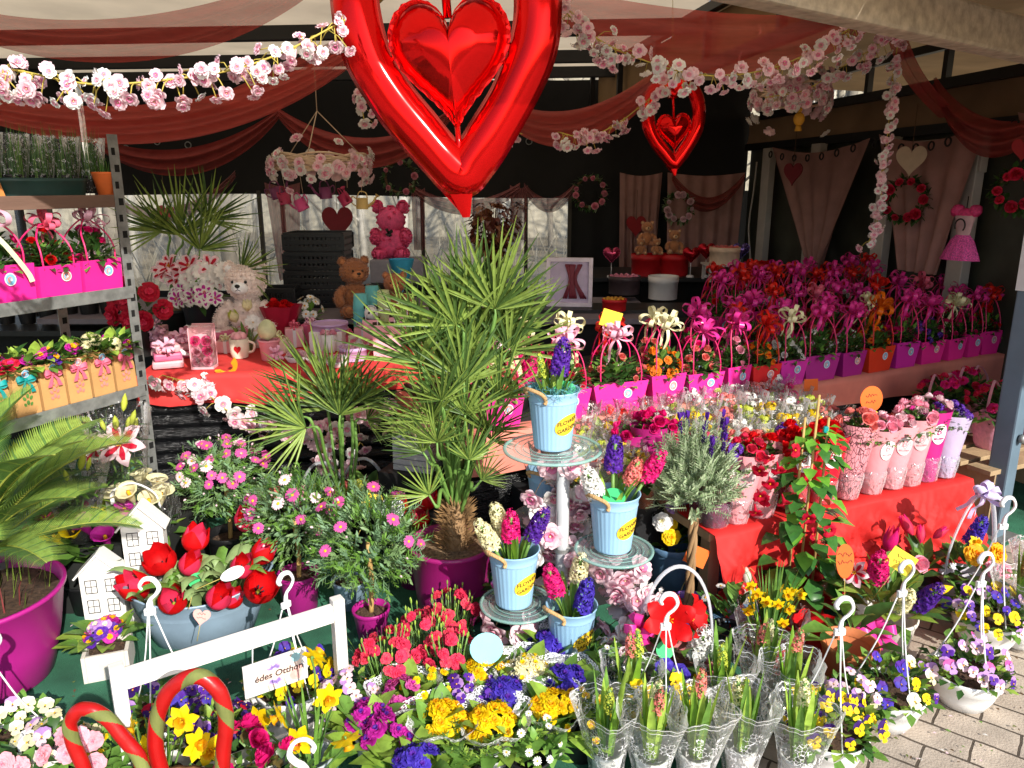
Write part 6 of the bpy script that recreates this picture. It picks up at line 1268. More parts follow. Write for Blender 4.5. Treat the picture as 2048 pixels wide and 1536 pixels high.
def hy_bucket(label, loc, rz, spikes, seed, moss=False, sc=1.0, bare=False):
    o = thing('flower_bucket', label, 'flower bucket', loc, rz, 'pale blue tin buckets of hyacinths on the glass stand', sc); part('bucket', BK['bucket'], o); part('rope_handle', BK['rope'], o); lb = part('label_plate', BK['label'], o); part('lettering', BK['lettering'], lb)
    if bare: return o
    mb = MB(); strap_leaves(mb, 12, .16, .011, (leafm('hyacinth_leaf', (120, 164, 52), .2, .35, .15), LGREEN, GREEN), .45, seed, .12, .02, .35); part('foliage', mb, o)
    for k, (c, x, y, z, dx) in enumerate(spikes):
        mb = MB(); mb.tube([(x*.4, y*.4, .12), (x, y, z)], .006, STEM, 6); s = part('stem', mb, o); part('hyacinth', HY[c][k % len(HY[c])], o, facing((x, y, z), (dx, -.25, 1), k, 1))
    if moss:
        mb = MB(); mo = mt('blue_moss', (96, 170, 176), .9, .2); r = random.Random(2)
        for _ in range(120): a = r.uniform(0, 6.3); q = r.uniform(.04, .085); p = V((q*cos(a), q*sin(a), .18)); mb.tube([p, p+rdir(-.2, 1, r)*.03, p+rdir(-.3, .6, r)*.04], .0007, mo, 3)
        part('moss', mb, o)
    return o
hy_bucket('blue hyacinth bucket on the highest glass plate, single purple spike', PW['A'], .05, [('p', .015, -.01, .235, .1), ('g', -.03, .01, .22, -.2)], 1, True)
hy_bucket('blue hyacinth bucket on the right glass plate, purple, salmon and white spikes', PW['B']+V((-.005, 0, 0)), .05, [('p', -.005, .01, .26, 0), ('s', .045, 0, .22, .3), ('c', -.06, -.02, .19, -.4), ('k', .10, .02, .225, .5)], 2)
hy_bucket('blue hyacinth bucket on the left glass plate, white, pink and purple spikes', PW['C']+V((-.012, 0, 0)), .05, [('w', -.065, -.02, .205, -.5), ('k', -.01, -.01, .22, 0), ('p', .055, .0, .22, .4), ('w', -.03, .03, .23, -.3)], 3)
hy_bucket('blue hyacinth bucket on the lowest glass plate, pink, cream and purple spikes', PW['D']+V((.01, 0, 0)), .02, [('k', -.05, -.01, .235, -.3), ('y', .02, .03, .26, .1), ('b', .03, -.035, .19, .1)], 4)
hy_bucket('fifth blue bucket half hidden behind the stand pole under the top plate', c5-V((0, 0, .18)), .3, [], 5, sc=.95, bare=True)
mb = MB(); mb.lathe([(.001, 0), (.12, 0), (.125, .006), (.12, .006)], glass, 40); mb.tube([(0, 0, 0), (0, 0, -.44)], .012, STEEL, 10); mb.lathe([(.08, -.44), (.02, -.42)], STEEL, 16); solo('glass_plate', mb, 'small round glass plate on a leg behind the stand pole', 'plate stand', c5-V((0, 0, .186)))
card(on(1130, 785, .93)+V((0, .0, 0)), 'green', 'round', .036, 'green round card in the highest blue bucket', .05, .1, -.25, True, 7); card(PW['B']+V((-.01, -.03, .185)), 'green', 'round', .035, 'green round card lying in the right blue bucket', 0, 0, -1.1, False)
def sb(p, dx=0, dz=0): return V((p.x+dx, p.y, p.z+dz))
garland('pink silk blossom spray wound round the plant stand pole', [up(1160, 2.3, .70), up(1100, 2.36, .66), up(1165, 2.36, .58), up(1085, 2.34, .50), up(1150, 2.32, .42), up(1080, 2.34, .33), up(1180, 2.36, .30)], 66, seed=31, sc=1.65, spread=.055, vine=BROWNV)
garland('pink silk blossom spray under the right glass plate', [up(1180, 2.3, .34), up(1245, 2.22, .36), up(1275, 2.20, .28), up(1235, 2.16, .20), up(1200, 2.14, .12)], 38, seed=32, sc=1.65, spread=.05, vine=BROWNV)
garland('pink silk blossom spray below the left glass plate', [up(1010, 2.26, .22), up(1040, 2.18, .15), up(1020, 2.12, .10), up(1060, 2.2, .06)], 20, seed=33, sc=1.65, spread=.05, vine=BROWNV)
# rosemary tree
o = thing('lavender_tree', 'grey green lavender ball tree with twisted trunk in a violet pot', 'potted tree', up(1378, 2.40, 0)); part('pot', pot_mb(.072, .054, .15, VIOP), o); part('soil', soil_mb(.067, .128, SOILB), o); mb = MB()
for k in range(3): mb.tube([(.009*cos(t*9+k*2.1)-.010+.0*t, .009*sin(t*9+k*2.1), .12+.37*t) for t in [i/24 for i in range(25)]], .0085, WOODY, 7)
part('trunk', mb, o); part('crown', rosemary_ball(.135, .155, 3, 560), o, MX.Translation((-.018, 0, .60)))
r_ = random.Random(5); LAV = F_lavender(PUR)
for k in range(13): x = r_.uniform(-.07, .09); y = r_.uniform(-.07, .07); part('lavender_spike', LAV, o, facing((x-.01, y, .70+r_.uniform(.0, .08)), (x, y, .8), k, 1.2))
# yellow rose pots behind
def mixpot(name, label, loc, pot, leaves, blooms, group=None, rz=0., cat='potted plant', pr=(.08, .06, .14), fol=(40, .09, .09, .06, .02), soil=True, lm=(GREEN, DGREEN), seed=1):
    """pot with a leafy dome and flower heads given as (mesh, n, radius, height, z0, scale)"""
    o = thing(name, label, cat, loc, rz, group); part('pot', pot if isinstance(pot, MB) else pot_mb(*pr, pot), o); mb = MB(); dome_leaves(mb, fol[0], fol[1], fol[2], fol[3], fol[4], lm, pr[2]*.9, .25, seed, .5, 0); part('foliage', mb, o); r = random.Random(seed)
    for j, (m, n, rx, rz_, z0, sc) in enumerate(blooms):
        for p, d in dome_pts(n, rx, rz_, z0, seed*7+j, .1, (.85, 1.1)): part('blossom', m, o, facing(p, (d+V((0, -.45, .35))+rdir(r=r)*.25).normalized(), r.uniform(0, 6), sc*r.uniform(.85, 1.15)))
    return o
RAN = F_rosette(YEL, YELD, .034, 5, .2); RANO = F_rosette(YELD, ORG, .034, 6, .12); RANP = F_rosette(LIL, PUR, .03, 5, .25); RANW = F_rosette(WHT, YELC, .032, 5, .2); RANK = F_rosette(PINK, HOT, .032, 5, .2)
BLW = mt('blue_wrap', (104, 140, 176), .3, .2, 18, bump=.7, bs=24)
mixpot('ranunculus_pot', 'yellow and purple ranunculus in crinkled blue wrap left of the lavender trunk', up(1340, 2.72, 0), BLW, 0, [(RAN, 5, .10, .06, .27, 1.1), (RANP, 4, .10, .08, .30, .9), (RANW, 3, .11, .08, .31, 1)], 'ranunculus pots in blue wrap', pr=(.095, .08, .22), seed=2)
mixpot('ranunculus_pot', 'yellow and white ranunculus in blue wrap right of the lavender trunk', up(1435, 2.70, 0), BLW, 0, [(RAN, 5, .10, .07, .24, 1.2), (RANW, 5, .09, .08, .33, 1.1), (RANP, 3, .08, .06, .34, .9)], 'ranunculus pots in blue wrap', pr=(.095, .08, .19), seed=3)
card(at(1393, 1112, 2.45), 'orange', 'square', .042, 'orange card tilted behind the lavender trunk', .2, .1, -.2, False, roll=.45); card(at(1447, 1086, 2.55), 'yellow', 'tag', .04, 'yellow curled card over the right ranunculus pot', .15, .2, -.4, False, roll=-.8)
# light blue trolley planter with a stone bird
o = thing('blue_trolley', 'pale blue ridged metal planter box with a stone bird perched behind', 'planter', up(1462, 2.42, 0), -.35); mb = MB(); bt = mt('trolley_blue', (112, 150, 184), .5, .2, 16, bump=.4); mb.box((0, 0, .05), (.20, .15, .10), bt, b=.006)
for k in range(16): mb.ball((-.095+.19*k/15, -.076, .10), .006, bt, 6)
part('box', mb, o)
o = thing('bird_figure', 'small grey stone bird on a rock by the pale blue planter', 'ornament', up(1492, 2.5, 0)); st = mt('stone', (176, 176, 164), .9, .25, 30, bump=.7); mb = MB(); mb.ball((0, 0, .08), (.05, .04, .085), st, 12, bump=lambda d: .15*sin(d.x*12)*sin(d.z*9)); part('rock', mb, o); mb = MB(); mb.ball((-.012, 0, .185), (.018, .018, .028), st, 12); mb.ball((-.020, -.004, .217), .012, st, 10); mb.tube([(-.03, -.008, .218), (-.038, -.012, .214)], [.004, .001], st, 5); mb.tube([(.0, .004, .17), (.02, .01, .155)], [.010, .004], st, 6); part('bird', mb, o)
# ================================================================ right: bag shelf, wrapped roses, kalanchoes
ZS = .62; LA = on(1000, 862, ZS); LB = on(1985, 708, ZS)
def line_px(A, B, px):
    lo, hi = -1., 2.
    f = lambda t: (lambda p: p.x/(p.y*cos(PITCH)-(p.z-CAM_H)*sin(PITCH))*FPX+1024-px)(A+(B-A)*t)
    for _ in range(50):
        m = (lo+hi)/2
        if f(m) > 0: hi = m
        else: lo = m
    return A+(B-A)*lo
ud = (LB-LA).normalized(); UA = math.atan2(ud.y, ud.x); nb_ = V((-ud.y, ud.x, 0))
SALC = mt('salmon_cloth', (240, 146, 128), .8, .08, 10, trans=.1, bump=.2, bs=18)
W0 = LA-ud*.16-nb_*.025; W0.z = 0; Ls = (LB-LA).length+.9
o = thing('bag_table', 'long stall table with salmon cloth under the row of gift bags', 'table', W0, UA); mb = MB(); mb.box((Ls/2, .47, ZS-.02), (Ls, .9, .03), BLACKM); mb.box((Ls/2, .5, .33), (Ls-.06, .8, .65), BLACKF); part('tabletop', mb, o)
mb = MB(); mb.grid(lambda u, v: (.01*sin(v*9)+Ls*u, .05, (ZS-.2)*v), 40, 30, WRAP); part('wrapped_side', mb, o)
mb = MB(); mb.grid(lambda u, v: (Ls*u, .94*(1-v/.7) if v < .7 else -.004-.010*sin(u*60)*(v-.7)*3, ZS-.002+(.0015*sin(u*50) if v < .7 else -(v-.7)/.3*(.155+.02*sin(u*9)))), 110, 20, SALC); mb.grid(lambda u, v: (-.004, .94*u, ZS-.002-.16*v), 6, 4, SALC)
c = part('tablecloth', mb); c.location = W0; c.rotation_euler = (0, 0, UA); tag(c, 'salmon pink cloth over the long table of gift bags', 'tablecloth')
G1 = 'front row of gift bags on the salmon cloth'
#      px0   px1  base  mat     bloom   bow  text
FR = [(962, 1050, PAPERP, 'salmon', 'pale', 'pink bag partly behind the palm fronds, leftmost of the front row'), (1095, 1183, PAPERP, 'rose', 'pale', 'pink bag of rose plants half behind the highest blue bucket'), (1190, 1296, PAPERP, 'salmon', 'pale', 'wide pink bag of salmon roses with pale pink bow'), (1300, 1371, PAPERP, 'orange', 'cream', 'narrow pink bag with a big orange bloom and cream bow'),
      (1376, 1447, PAPERP, 'salmon', 'magenta', 'narrow pink bag with magenta bow, right of the orange bloom'), (1450, 1502, PAPERP, 'pink', 'magenta', 'narrow pink bag with rosy blooms just left of the red bag'), (1502, 1560, PAPERR, 'vermilion', 'red', 'bright red bag with red bow in the sunlit part of the row'), (1558, 1612, PAPERM, 'white', 'cream', 'magenta bag with cream bow where the roof shade begins'),
      (1606, 1677, PAPERV, 'white_small', 'magenta', 'wide violet bag of small white flowers'), (1680, 1730, PAPERV, 'white_small', 'magenta', 'narrow violet bag of small white flowers'), (1731, 1787, PAPERO, 'vermilion', 'orange', 'vermilion bag with an orange bow in the shade'), (1789, 1835, PAPERM, 'hot', 'magenta', 'shaded magenta bag right of the vermilion bag'), (1838, 1888, PAPERP, 'purple', 'magenta', 'shaded pink bag of purple flowers'),
      (1890, 1932, PAPERP, 'hot', 'cream', 'shaded pink bag with a cream bow near the right end'), (1933, 1962, PAPERP, 'hot', 'magenta', 'slim shaded pink bag, third from the right end'), (1963, 1998, PAPERP, 'red', 'red', 'shaded pink bag, next to last before the corner pole'), (2000, 2036, PAPERP, 'hot', 'magenta', 'shaded pink bag touching the corner pole edge')]
rr_ = random.Random(77)
for i, (a, b, m, fl, bw_, lab) in enumerate(FR):
    p0 = line_px(LA, LB, a); p1 = line_px(LA, LB, b); w_ = (p1-p0).length*.97
    gift_bag(lab, (p0+p1)/2+nb_*.055, UA+.02*sin(i*5), w_, .11, .128, m, ROSES[fl], 11 if w_ > .15 else 8, bw_, PLINK if m is not PAPERR and m is not PAPERO else mt('plastic_red', (214, 40, 36), .35), i, G1, hh=.20)
# hyacinth and rose mass behind the palm and rear rows
G2 = 'second row of gift bags behind the front row'; cols = ['magenta', 'cream', 'magenta', 'red', 'magenta', 'pink', 'orange', 'cream', 'magenta', 'magenta', 'magenta']
for i in range(12):
    px = 1010+88*i; p = line_px(LA, LB, px)+nb_*.25; gift_bag('gift bag in the second row, '+nth(i, 12)+', '+('cream' if i % 4 == 1 else 'bright')+' bow above the front row', V((p.x, p.y, ZS)), UA, .12, .11, .13, (PAPERP, PAPERM, PAPERV)[i % 3], ROSES[('salmon', 'hot', 'pink', 'rose')[i % 4]], 6, ('pale', 'cream', 'cream', 'red', 'cream', 'magenta', 'red', 'magenta', 'magenta', 'cream', 'magenta', 'magenta')[i], PLINK, 30+i, G2, hh=.20)
for i in range(11):
    px = 1590+42*i; p = line_px(LA, LB, px)+nb_*.46; gift_bag('gift bag in the shaded third row, '+nth(i, 11), V((p.x, p.y, ZS)), UA, .13, .11, .14, (PAPERP, PAPERM, PAPERR)[i % 3], ROSES[('hot', 'red', 'rose')[i % 3]], 5, ('magenta', 'magenta', 'red', 'magenta', 'pink')[i % 5], PLINK, 50+i, 'third row of gift bags in the shade', hh=.21)
mb = MB(); q = line_px(LA, LB, 1600)+nb_*.70; mb.box((.95, .22, .35), (1.95, .44, .70), BLACKF, b=.01); solo('rear_shelf', mb, 'black shelf behind the long table holding dark rows of bags', 'shelf', (q.x, q.y, 0), UA)
for row in range(2):
    for i in range(9):
        px = 1650+40*i+row*40; p = line_px(LA, LB, px)+nb_*(.80+.2*row)
        if px > 2100: continue
        gift_bag(('lower' if row == 0 else 'upper')+' dim rose bag on the black rear shelf, '+nth(i, 9), V((p.x, p.y, .70)), UA, .13, .11, .13, (PAPERP, PAPERR)[i % 2], ROSES[('red', 'hot', 'rose', 'white')[(i+row) % 4]], 5, ('magenta', 'red')[(i+row) % 2], PLINK, 70+i+row*9, 'dim rose bags on the rear shelf', hh=.20)
HYK = [F_hyacinth(HOT, PINK, .10, .034, 3), F_hyacinth(YELC, YEL, .09, .033, 5)]
for i in range(7):
    px = 985+28*i; p = line_px(LA, LB, px)+nb_*(.14+.09*(i % 3)); o = thing('potted_hyacinth', ('cream', 'pink')[i % 2]+' hyacinth pot between the palm and the gift bags, '+nth(i, 7), 'potted plant', (p.x, p.y, ZS), 0, 'hyacinth pots behind the big palm'); part('pot', pot_mb(.045, .036, .09, BLKP), o); mb = MB(); strap_leaves(mb, 8, .15, .011, (GREEN, LGREEN), .4, i, .07); part('foliage', mb, o)
    for k in range(3): part('hyacinth', HYK[(i+1+(k == 2)) % 2], o, facing((.03*cos(k*2.1), .03*sin(k*2.1), .14+.02*k), (cos(k*2.1)*.3, sin(k*2.1)*.3, 1), k, 1.1))
card(at(1222, 638, 3.25), 'yellow', 'square', .045, 'yellow card among the cream bows of the front bags', .15, .2, 0, False, roll=.3); card(at(996, 664, 3.3), 'yellow', 'square', .035, 'yellow card right of the big palm stems', .1, 0, -.2, False)
# shaded goods at the back right
RZ = .88; mb = MB(); mb.box((0, 0, RZ-.015), (2.0, .8, .03), BLACKM); mb.box((0, .05, (RZ-.03)/2), (1.9, .65, RZ-.031), BLACKF); solo('rear_display', mb, 'black back table with teddy hat boxes in the shade', 'table', (up(1400, 6.1, .9).x, 6.15, 0))
for i, (px, n, lab) in enumerate(((1292, 3, 'red round box with three small brown teddies'), (1345, 1, 'red round box with a single teddy, right of the three bears'))):
    c = up(px, 5.95, RZ); hatbox(lab, c, .12, .16, REDB, fill=ROSES['red'], n=10, group='round flower and chocolate boxes')
    for k in range(n): teddy(('small brown teddy sitting '+('highest in the three bear hat box', 'front left in the three bear hat box', 'front right in the three bear hat box')[k]) if n == 3 else 'small brown teddy alone in its red hat box', c+V(((0, -.06, .06)[k] if n == 3 else 0, (.03, -.05, -.05)[k] if n == 3 else 0, .16+(.06 if k == 0 and n == 3 else 0))), .1*k, .20 if n == 1 or k == 0 else .13, (176, 116, 76), 'tan', nfuzz=500, pal=(220, 176, 134))
hatbox('pale round box of flowers on a white stool, cream rose heap', up(1448, 5.6, 1.0), .11, .12, mt('cream_box', (226, 196, 170), .5), fill=F_rose(SALM, .02), n=22); mb = MB()
for x in (-.13, .13):
    for y in (-.1, .1): mb.box((x, y, .055), (.018, .018, .11), WHITEP)
mb.box((0, 0, .115), (.30, .24, .012), WHITEP); solo('white_stool', mb, 'white little stool under the pale round flower box', 'stool', up(1448, 5.6, RZ))
hatbox('wide red round flower box at the dark doorway', up(1520, 5.5, RZ), .12, .14, REDB, fill=ROSES['red'], n=22)
hatbox('dark round box with scalloped pale trim behind the front bags', up(1248, 5.2, .84), .11, .12, mt('box_dark', (70, 56, 60), .5), fill=F_rose(PINK, .02), n=18)
hatbox('round box of gold chocolates behind the cream bows', up(1228, 4.6, .82), .075, .07, REDB)
hatbox('white square topped round box behind the gift bags', up(1325, 5.1, .82), .10, .15, WHC, fill=None, n=0)
mb = MB(); mb.box((0, 0, .39), (1.7, .7, .78), BLACKF, b=.01); mb.box((.1, -.1, .80), (1.2, .3, .04), BLACKM); solo('middle_table', mb, 'black table in the middle of the stall behind the palm', 'table', (up(1200, 4.8, .8).x, 4.85, 0))
for i in range(5):
    px = (1222, 1410, 1448, 1478, 1380)[i]; o = thing('heart_stick_balloon', 'small foil balloon on a stick, '+('left of the teddies, pink and red', 'right of the single teddy, red heart', 'low red one near the white stool', 'violet blue one near the stool', 'red one behind the single teddy')[i], 'foil balloon', up(px, 5.8, RZ), 0, 'little stick balloons on the back table'); part('balloon', puffy_heart(.13, .13, .035, mt('foil_'+('pink', 'red', 'red', 'violet', 'red')[i], ((200, 70, 110), (190, 20, 40), (190, 20, 40), (130, 110, 190), (190, 20, 40))[i], .2, .05, metal=.7)), o, MX.Translation((0, 0, .17+.03*(i % 2)))); mb = MB(); mb.tube([(0, 0, 0), (0, 0, .13)], .003, STK_W, 5); mb.lathe([(.03, 0), (.028, .012), (.003, .02)], STK_W, 12); part('stick', mb, o)
# framed board
o = thing('framed_picture', 'white framed picture board with a red tulle ribbon motif, standing behind the palm', 'framed picture', up(1138, 4.75, .82), -.12); mb = MB(); W_, H_ = .26, .30; fr = mt('frame_white', (226, 214, 226), .45)
for x in (-W_/2, W_/2): mb.box((x, 0, H_/2), (.024, .03, H_), fr, b=.002)
for z in (.012, H_-.012): mb.box((0, 0, z), (W_-.024, .029, .024), fr, b=.002)
part('frame', mb, o); mb = MB(); mb.box((0, .006, H_/2), (W_-.02, .006, H_-.04), mt('mount', (196, 180, 206), .6)); part('backing', mb, o); mb = MB(); rr2 = random.Random(9)
for k in range(16): x = .02+rr2.gauss(0, .035); mb.tube(catmull([(x, -.003, H_-.04), (x*.4+.01, -.008, H_*.55), (x*1.4, -.003, .05)], 4), .006, mt('motif_red', (120, 40, 56), .6), 5)
part('motif', mb, o)
# pink dress on the right wall
o = thing('child_dress', 'pink child dress with a sequin skirt hanging on the right wall', 'dress', at(1926, 470, 4.15), -1.0); mb = MB(); dk = mt('dress_pink', (224, 64, 130), .6, .25, 90, bump=.6, bs=200); sk = mt('dress_sequin', (232, 90, 176), .3, .5, 160, bump=1, bs=260)
mb.lathe([(.035, .0), (.06, -.03), (.085, -.09), (.10, -.13), (.098, -.132)], sk, 40, flute=(11, .06), sy=.5); part('skirt', mb, o); mb = MB(); mb.lathe([(.034, 0), (.045, .06), (.055, .10), (.05, .105)], mt('dress_white', (206, 170, 176), .7), 24, sy=.5); part('bodice', mb, o); mb = MB()
for x in (-.045, .045): mb.ball((x, 0, .125), (.035, .03, .032), dk, 12, bump=lambda d: .15*sin(d.x*11)*sin(d.z*13))
mb.ball((0, 0, .11), (.06, .03, .03), dk, 12); part('ruffle', mb, o); mb = MB(); mb.tube([(.026*cos(t), -.045, .05+.034*sin(t)) for t in [-.8+k*.3 for k in range(16)]], .004, BLACKM, 6); mb.tube([(0, 0, .14), (0, 0, .20)], .003, BLACKM, 5); part('hair_band', mb, o)
# ---------------------------------------------------------------- low table with red cloth, rose sleeves, kalanchoes
TZ2 = .38; CA = on(1440, 1064, TZ2); CB = on(1932, 956, TZ2); cu = (CB-CA).normalized(); CAN = math.atan2(cu.y, cu.x); cn = V((-cu.y, cu.x, 0)); Lc = (CB-CA).length
RC2 = mt('red_low_cloth', (206, 36, 34), .7, .14, 9, trans=.12, bump=.9, bs=9)
o = thing('low_table', 'low board table under the red cloth of wrapped roses', 'table', V((*(CA-cu*.02).xy, 0)), CAN); mb = MB(); mb.box((Lc/2+.02, .50, TZ2-.025), (Lc+.06, .96, .03), wd); 
for x in (.05, Lc):
    for y in (.08, .9): mb.box((x, y, (TZ2-.04)/2), (.05, .05, TZ2-.04), wd)
part('tabletop', mb, o); Lx = Lc+.06
mb = MB(); mb.grid(lambda u, v: (Lx*u+(.05*sin(u*7)*(max(0, v-.6))), .98*(1-v/.6) if v < .6 else -.012-(v-.6)*(.12*(1+.8*sin(u*17+v*2))+.30*noise.noise(V((u*6+v*5, v*3, 1)))+.24*abs(noise.noise(V((u*30+v*14, v*6-u*5, 8))))+.16*abs(noise.noise(V((u*44-v*20, v*9, 2))))+.14*noise.noise(V((u*19-v*6, v*7, 4)))), TZ2-.004+(.006*noise.noise(V((u*9, v*14, 3))) if v < .6 else -(v-.6)/.4*(.335+.03*sin(u*8)))), 160, 60, RC2); mb.grid(lambda u, v: (Lx+.06*v*(1+sin(u*11)*.4), .98*u, TZ2-.004-.33*v), 30, 8, RC2)
c = part('tablecloth', mb); c.location = V((*(CA-cu*.03).xy, 0)); c.rotation_euler = (0, 0, CAN); tag(c, 'bright red cloth draped over the low table to the ground', 'tablecloth')
def sleeve_cloth(kind):
    if kind == 'lace':
        m = bpy.data.materials.get('sleeve_lace')
        if m: return m
        m = mt('sleeve_lace', (244, 160, 170), .45, .05, trans=.15); t = m.node_tree; N = t.nodes; L = t.links; p = N['Principled BSDF']; src = p.inputs['Base Color'].links[0].from_socket
        uv = N.new('ShaderNodeUVMap'); vo = N.new('ShaderNodeTexVoronoi'); vo.feature = 'DISTANCE_TO_EDGE'; vo.inputs['Scale'].default_value = 17; L.new(uv.outputs[0], vo.inputs[0]); a = N.new('ShaderNodeMath'); a.operation = 'LESS_THAN'; a.inputs[1].default_value = .055; L.new(vo.outputs[0], a.inputs[0])
        mx = N.new('ShaderNodeMix'); mx.data_type = 'RGBA'; L.new(a.outputs[0], mx.inputs[0]); L.new(src, mx.inputs[6]); mx.inputs[7].default_value = (.06, .02, .03, 1); L.new(mx.outputs[2], p.inputs['Base Color']); return m
    return {'pink': mt('sleeve_pink', (244, 164, 172), .42, .05, trans=.15, bump=.3, bs=40), 'red': mt('sleeve_red', (216, 24, 48), .4, .05, trans=.1, bump=.3, bs=40), 'magenta': mt('sleeve_magenta', (196, 40, 130), .42, .05, trans=.1, bump=.3, bs=40), 'lilac': mt('sleeve_lilac', (206, 190, 222), .4, .05, trans=.2, bump=.3, bs=40), 'plum': mt('sleeve_plum', (120, 44, 84), .4, .05, trans=.15)}[kind]
OVW = mt('oval_white', (238, 232, 234), .5, .03); OVS = mt('oval_silver', (206, 190, 192), .4, .03)
CRINK = film('crinkle_film', fac=.16, rough=.1)
def rose_sleeve(label, loc, rz, kind, logo, bloom, seed, H=.285, group='rose plants in printed sleeves on the red cloth'):
    r = random.Random(seed); o = thing('rose_sleeve', label, 'wrapped plant', loc, rz+r.uniform(-.25, .25), group); o.rotation_euler.x = r.uniform(-.07, .05); o.rotation_euler.y = r.uniform(-.03, .10); o.scale.z = r.uniform(.9, 1.06); m = sleeve_cloth(kind); mb = MB()
    prof = [(.044, 0), (.050, .07), (.053, .085), (.058, .13), (.068, .22), (.078, H)]
    mb.lathe(prof, m, 40, uvv=True, bump=lambda t, v: (.010*max(0, v-.3)*cos(2*t)+.0015*sin(23*t)*(.35-v if v < .35 else .0)*3)); part('sleeve', mb, o); mb = MB(); mb.lathe([(.05, .0), (.056, .05), (.058, .09), (.054, .10)], CRINK, 30, bump=lambda t, v: .002*sin(17*t+9*v)); part('wrap', mb, o)
    def rad(z):
        for (r0, z0), (r1, z1) in zip(prof, prof[1:]):
            if z <= z1: return r0+(r1-r0)*(z-z0)/(z1-z0)
        return prof[-1][0]
    def bend(x, z, off): a = -pi/2+.12+x/.066; v = z/H; q = rad(z)+off+.010*max(0, v-.3)*cos(2*a); return (q*cos(a), q*sin(a), z)
    if logo:
        mb = MB(); zc = .20; n = 30; vs = [bend(0, zc, .0022)]; fs = []
        for j in range(1, 5):
            for i in range(n): t = 2*pi*i/n; vs.append(bend(.034*j/4*cos(t), zc+.042*j/4*sin(t), .0022))
        for i in range(n): fs.append((0, 1+i, 1+(i+1) % n))
        for j in range(3):
            for i in range(n): a = 1+j*n; fs.append((a+i, a+n+i, a+n+(i+1) % n, a+(i+1) % n))
        mb.add(vs, fs, OVW if logo == 1 else OVS); lg = part('emblem', mb, o); mb = MB(); ink = mt('emblem_ink_'+kind, {'red': (196, 20, 44), 'magenta': (170, 30, 110)}.get(kind, (226, 150, 158)), .6)
        v, f = text_geo('B', .038, .0004); mb.add([bend(x-.004+.25*y, zc+.010+y, .003) for x, y, _ in v], f, ink, False); v, f = text_geo('BELLISIMA', .0105, .0003); mb.add([bend(x, zc-.019+y, .003) for x, y, _ in v], f, ink, False)
        P = [(-.026+.052*k/12, zc+.004+.016*sin(k*.8)) for k in range(13)]; mb.tube([bend(x, z, .0034) for x, z in P], .0005, ink, 3); part('lettering', mb, lg)
    part('foliage', BUSH[seed % 4], o, MX.Translation((0, 0, H*.80)) @ MX.Diagonal((1.05, 1.05, .8, 1)))
    for p, d in dome_pts(8, .065, .045, H*.98, seed, .0): part('blossom', bloom, o, facing(p, d+V((0, -.3, .3)), r.uniform(0, 6), r.uniform(.95, 1.35)))
    return o
G3 = [(1452, 'plum', 1, 'purple', 'plum rose sleeve at the left end of the red cloth'), (1492, 'pink', 2, 'rose', 'pale pink rose sleeve with silver oval, left of the climbing mandevilla'), (1545, 'pink', 2, 'red', 'pink rose sleeve mostly behind the mandevilla leaves'), (1610, 'red', 1, 'red', 'red rose sleeve behind the mandevilla'), (1668, 'red', 1, 'red', 'clear red sleeve with white oval, right of the mandevilla'), (1716, 'lace', 0, 'salmon', 'pink sleeve with black lace print and salmon roses'), (1764, 'pink', 1, 'pink', 'first plain pink sleeve right of the lace printed one'), (1806, 'pink', 2, 'mix', 'second plain pink sleeve with silver oval'), (1842, 'pink', 2, 'pink', 'third pink sleeve before the magenta one'), (1876, 'magenta', 1, 'mix', 'magenta sleeve with white oval near the right end'), (1912, 'lilac', 0, 'purple', 'rightmost lilac sleeve with purple roses')]
for i, (px, k, lg, fl, lab) in enumerate(G3): p = line_px(CA, CB, px)+cn*.07; rose_sleeve(lab, V((p.x, p.y, TZ2)), CAN*.3, k, lg, ROSES[fl], i)
# second row of sleeves and the kalanchoe field, all on the cloth
KAL = [F_cluster(YEL, YGR, .020, 18), F_cluster(YGR, LGREEN, .019, 18), F_cluster(RED, ORG, .018, 14), F_cluster(WHT, YELC, .018, 16), F_cluster(SALM, PINK, .019, 16), F_cluster(HOT, PINK, .019, 16)]
KN = ['yellow', 'lime', 'red', 'white', 'salmon', 'hot pink']; FILMK = film('kalanchoe_film', fac=.06, rough=.14)
KSL = MB(); KSL.lathe([(.040, 0), (.05, .06), (.066, .13), (.086, .225)], FILMK, 20, bump=lambda t, v: .012*v*sin(4*t)+.004*v*sin(11*t)); KSL = KSL.mesh('sleeve'); KPOT = pot_mb(.042, .034, .085, mt('pot_terracotta', (150, 84, 56), .7)).mesh('pot')
KF = []
for i in range(3): mb = MB(); dome_leaves(mb, 46, .062, .06, .052, .018, (GREEN, DGREEN, LGREEN), .09, .3, 80+i, .4, .0, .25); KF.append(mb.mesh('foliage'))
def kalanchoe(label, loc, c, seed, sleeve=True, tint=None):
    r = random.Random(seed); o = thing('kalanchoe', label, 'wrapped plant', loc, r.uniform(0, 6), 'kalanchoes in clear wrap'); part('pot', KPOT, o); part('foliage', KF[seed % 3], o, MX.Translation((0, 0, .0)))
    for p, d in dome_pts(6, .058, .06, .145, seed, .1): part('blossom', KAL[c], o, facing(p, d+V((0, 0, .6)), r.uniform(0, 6), r.uniform(1.1, 1.4)))
    if sleeve: part('sleeve', KSL, o)
    return o
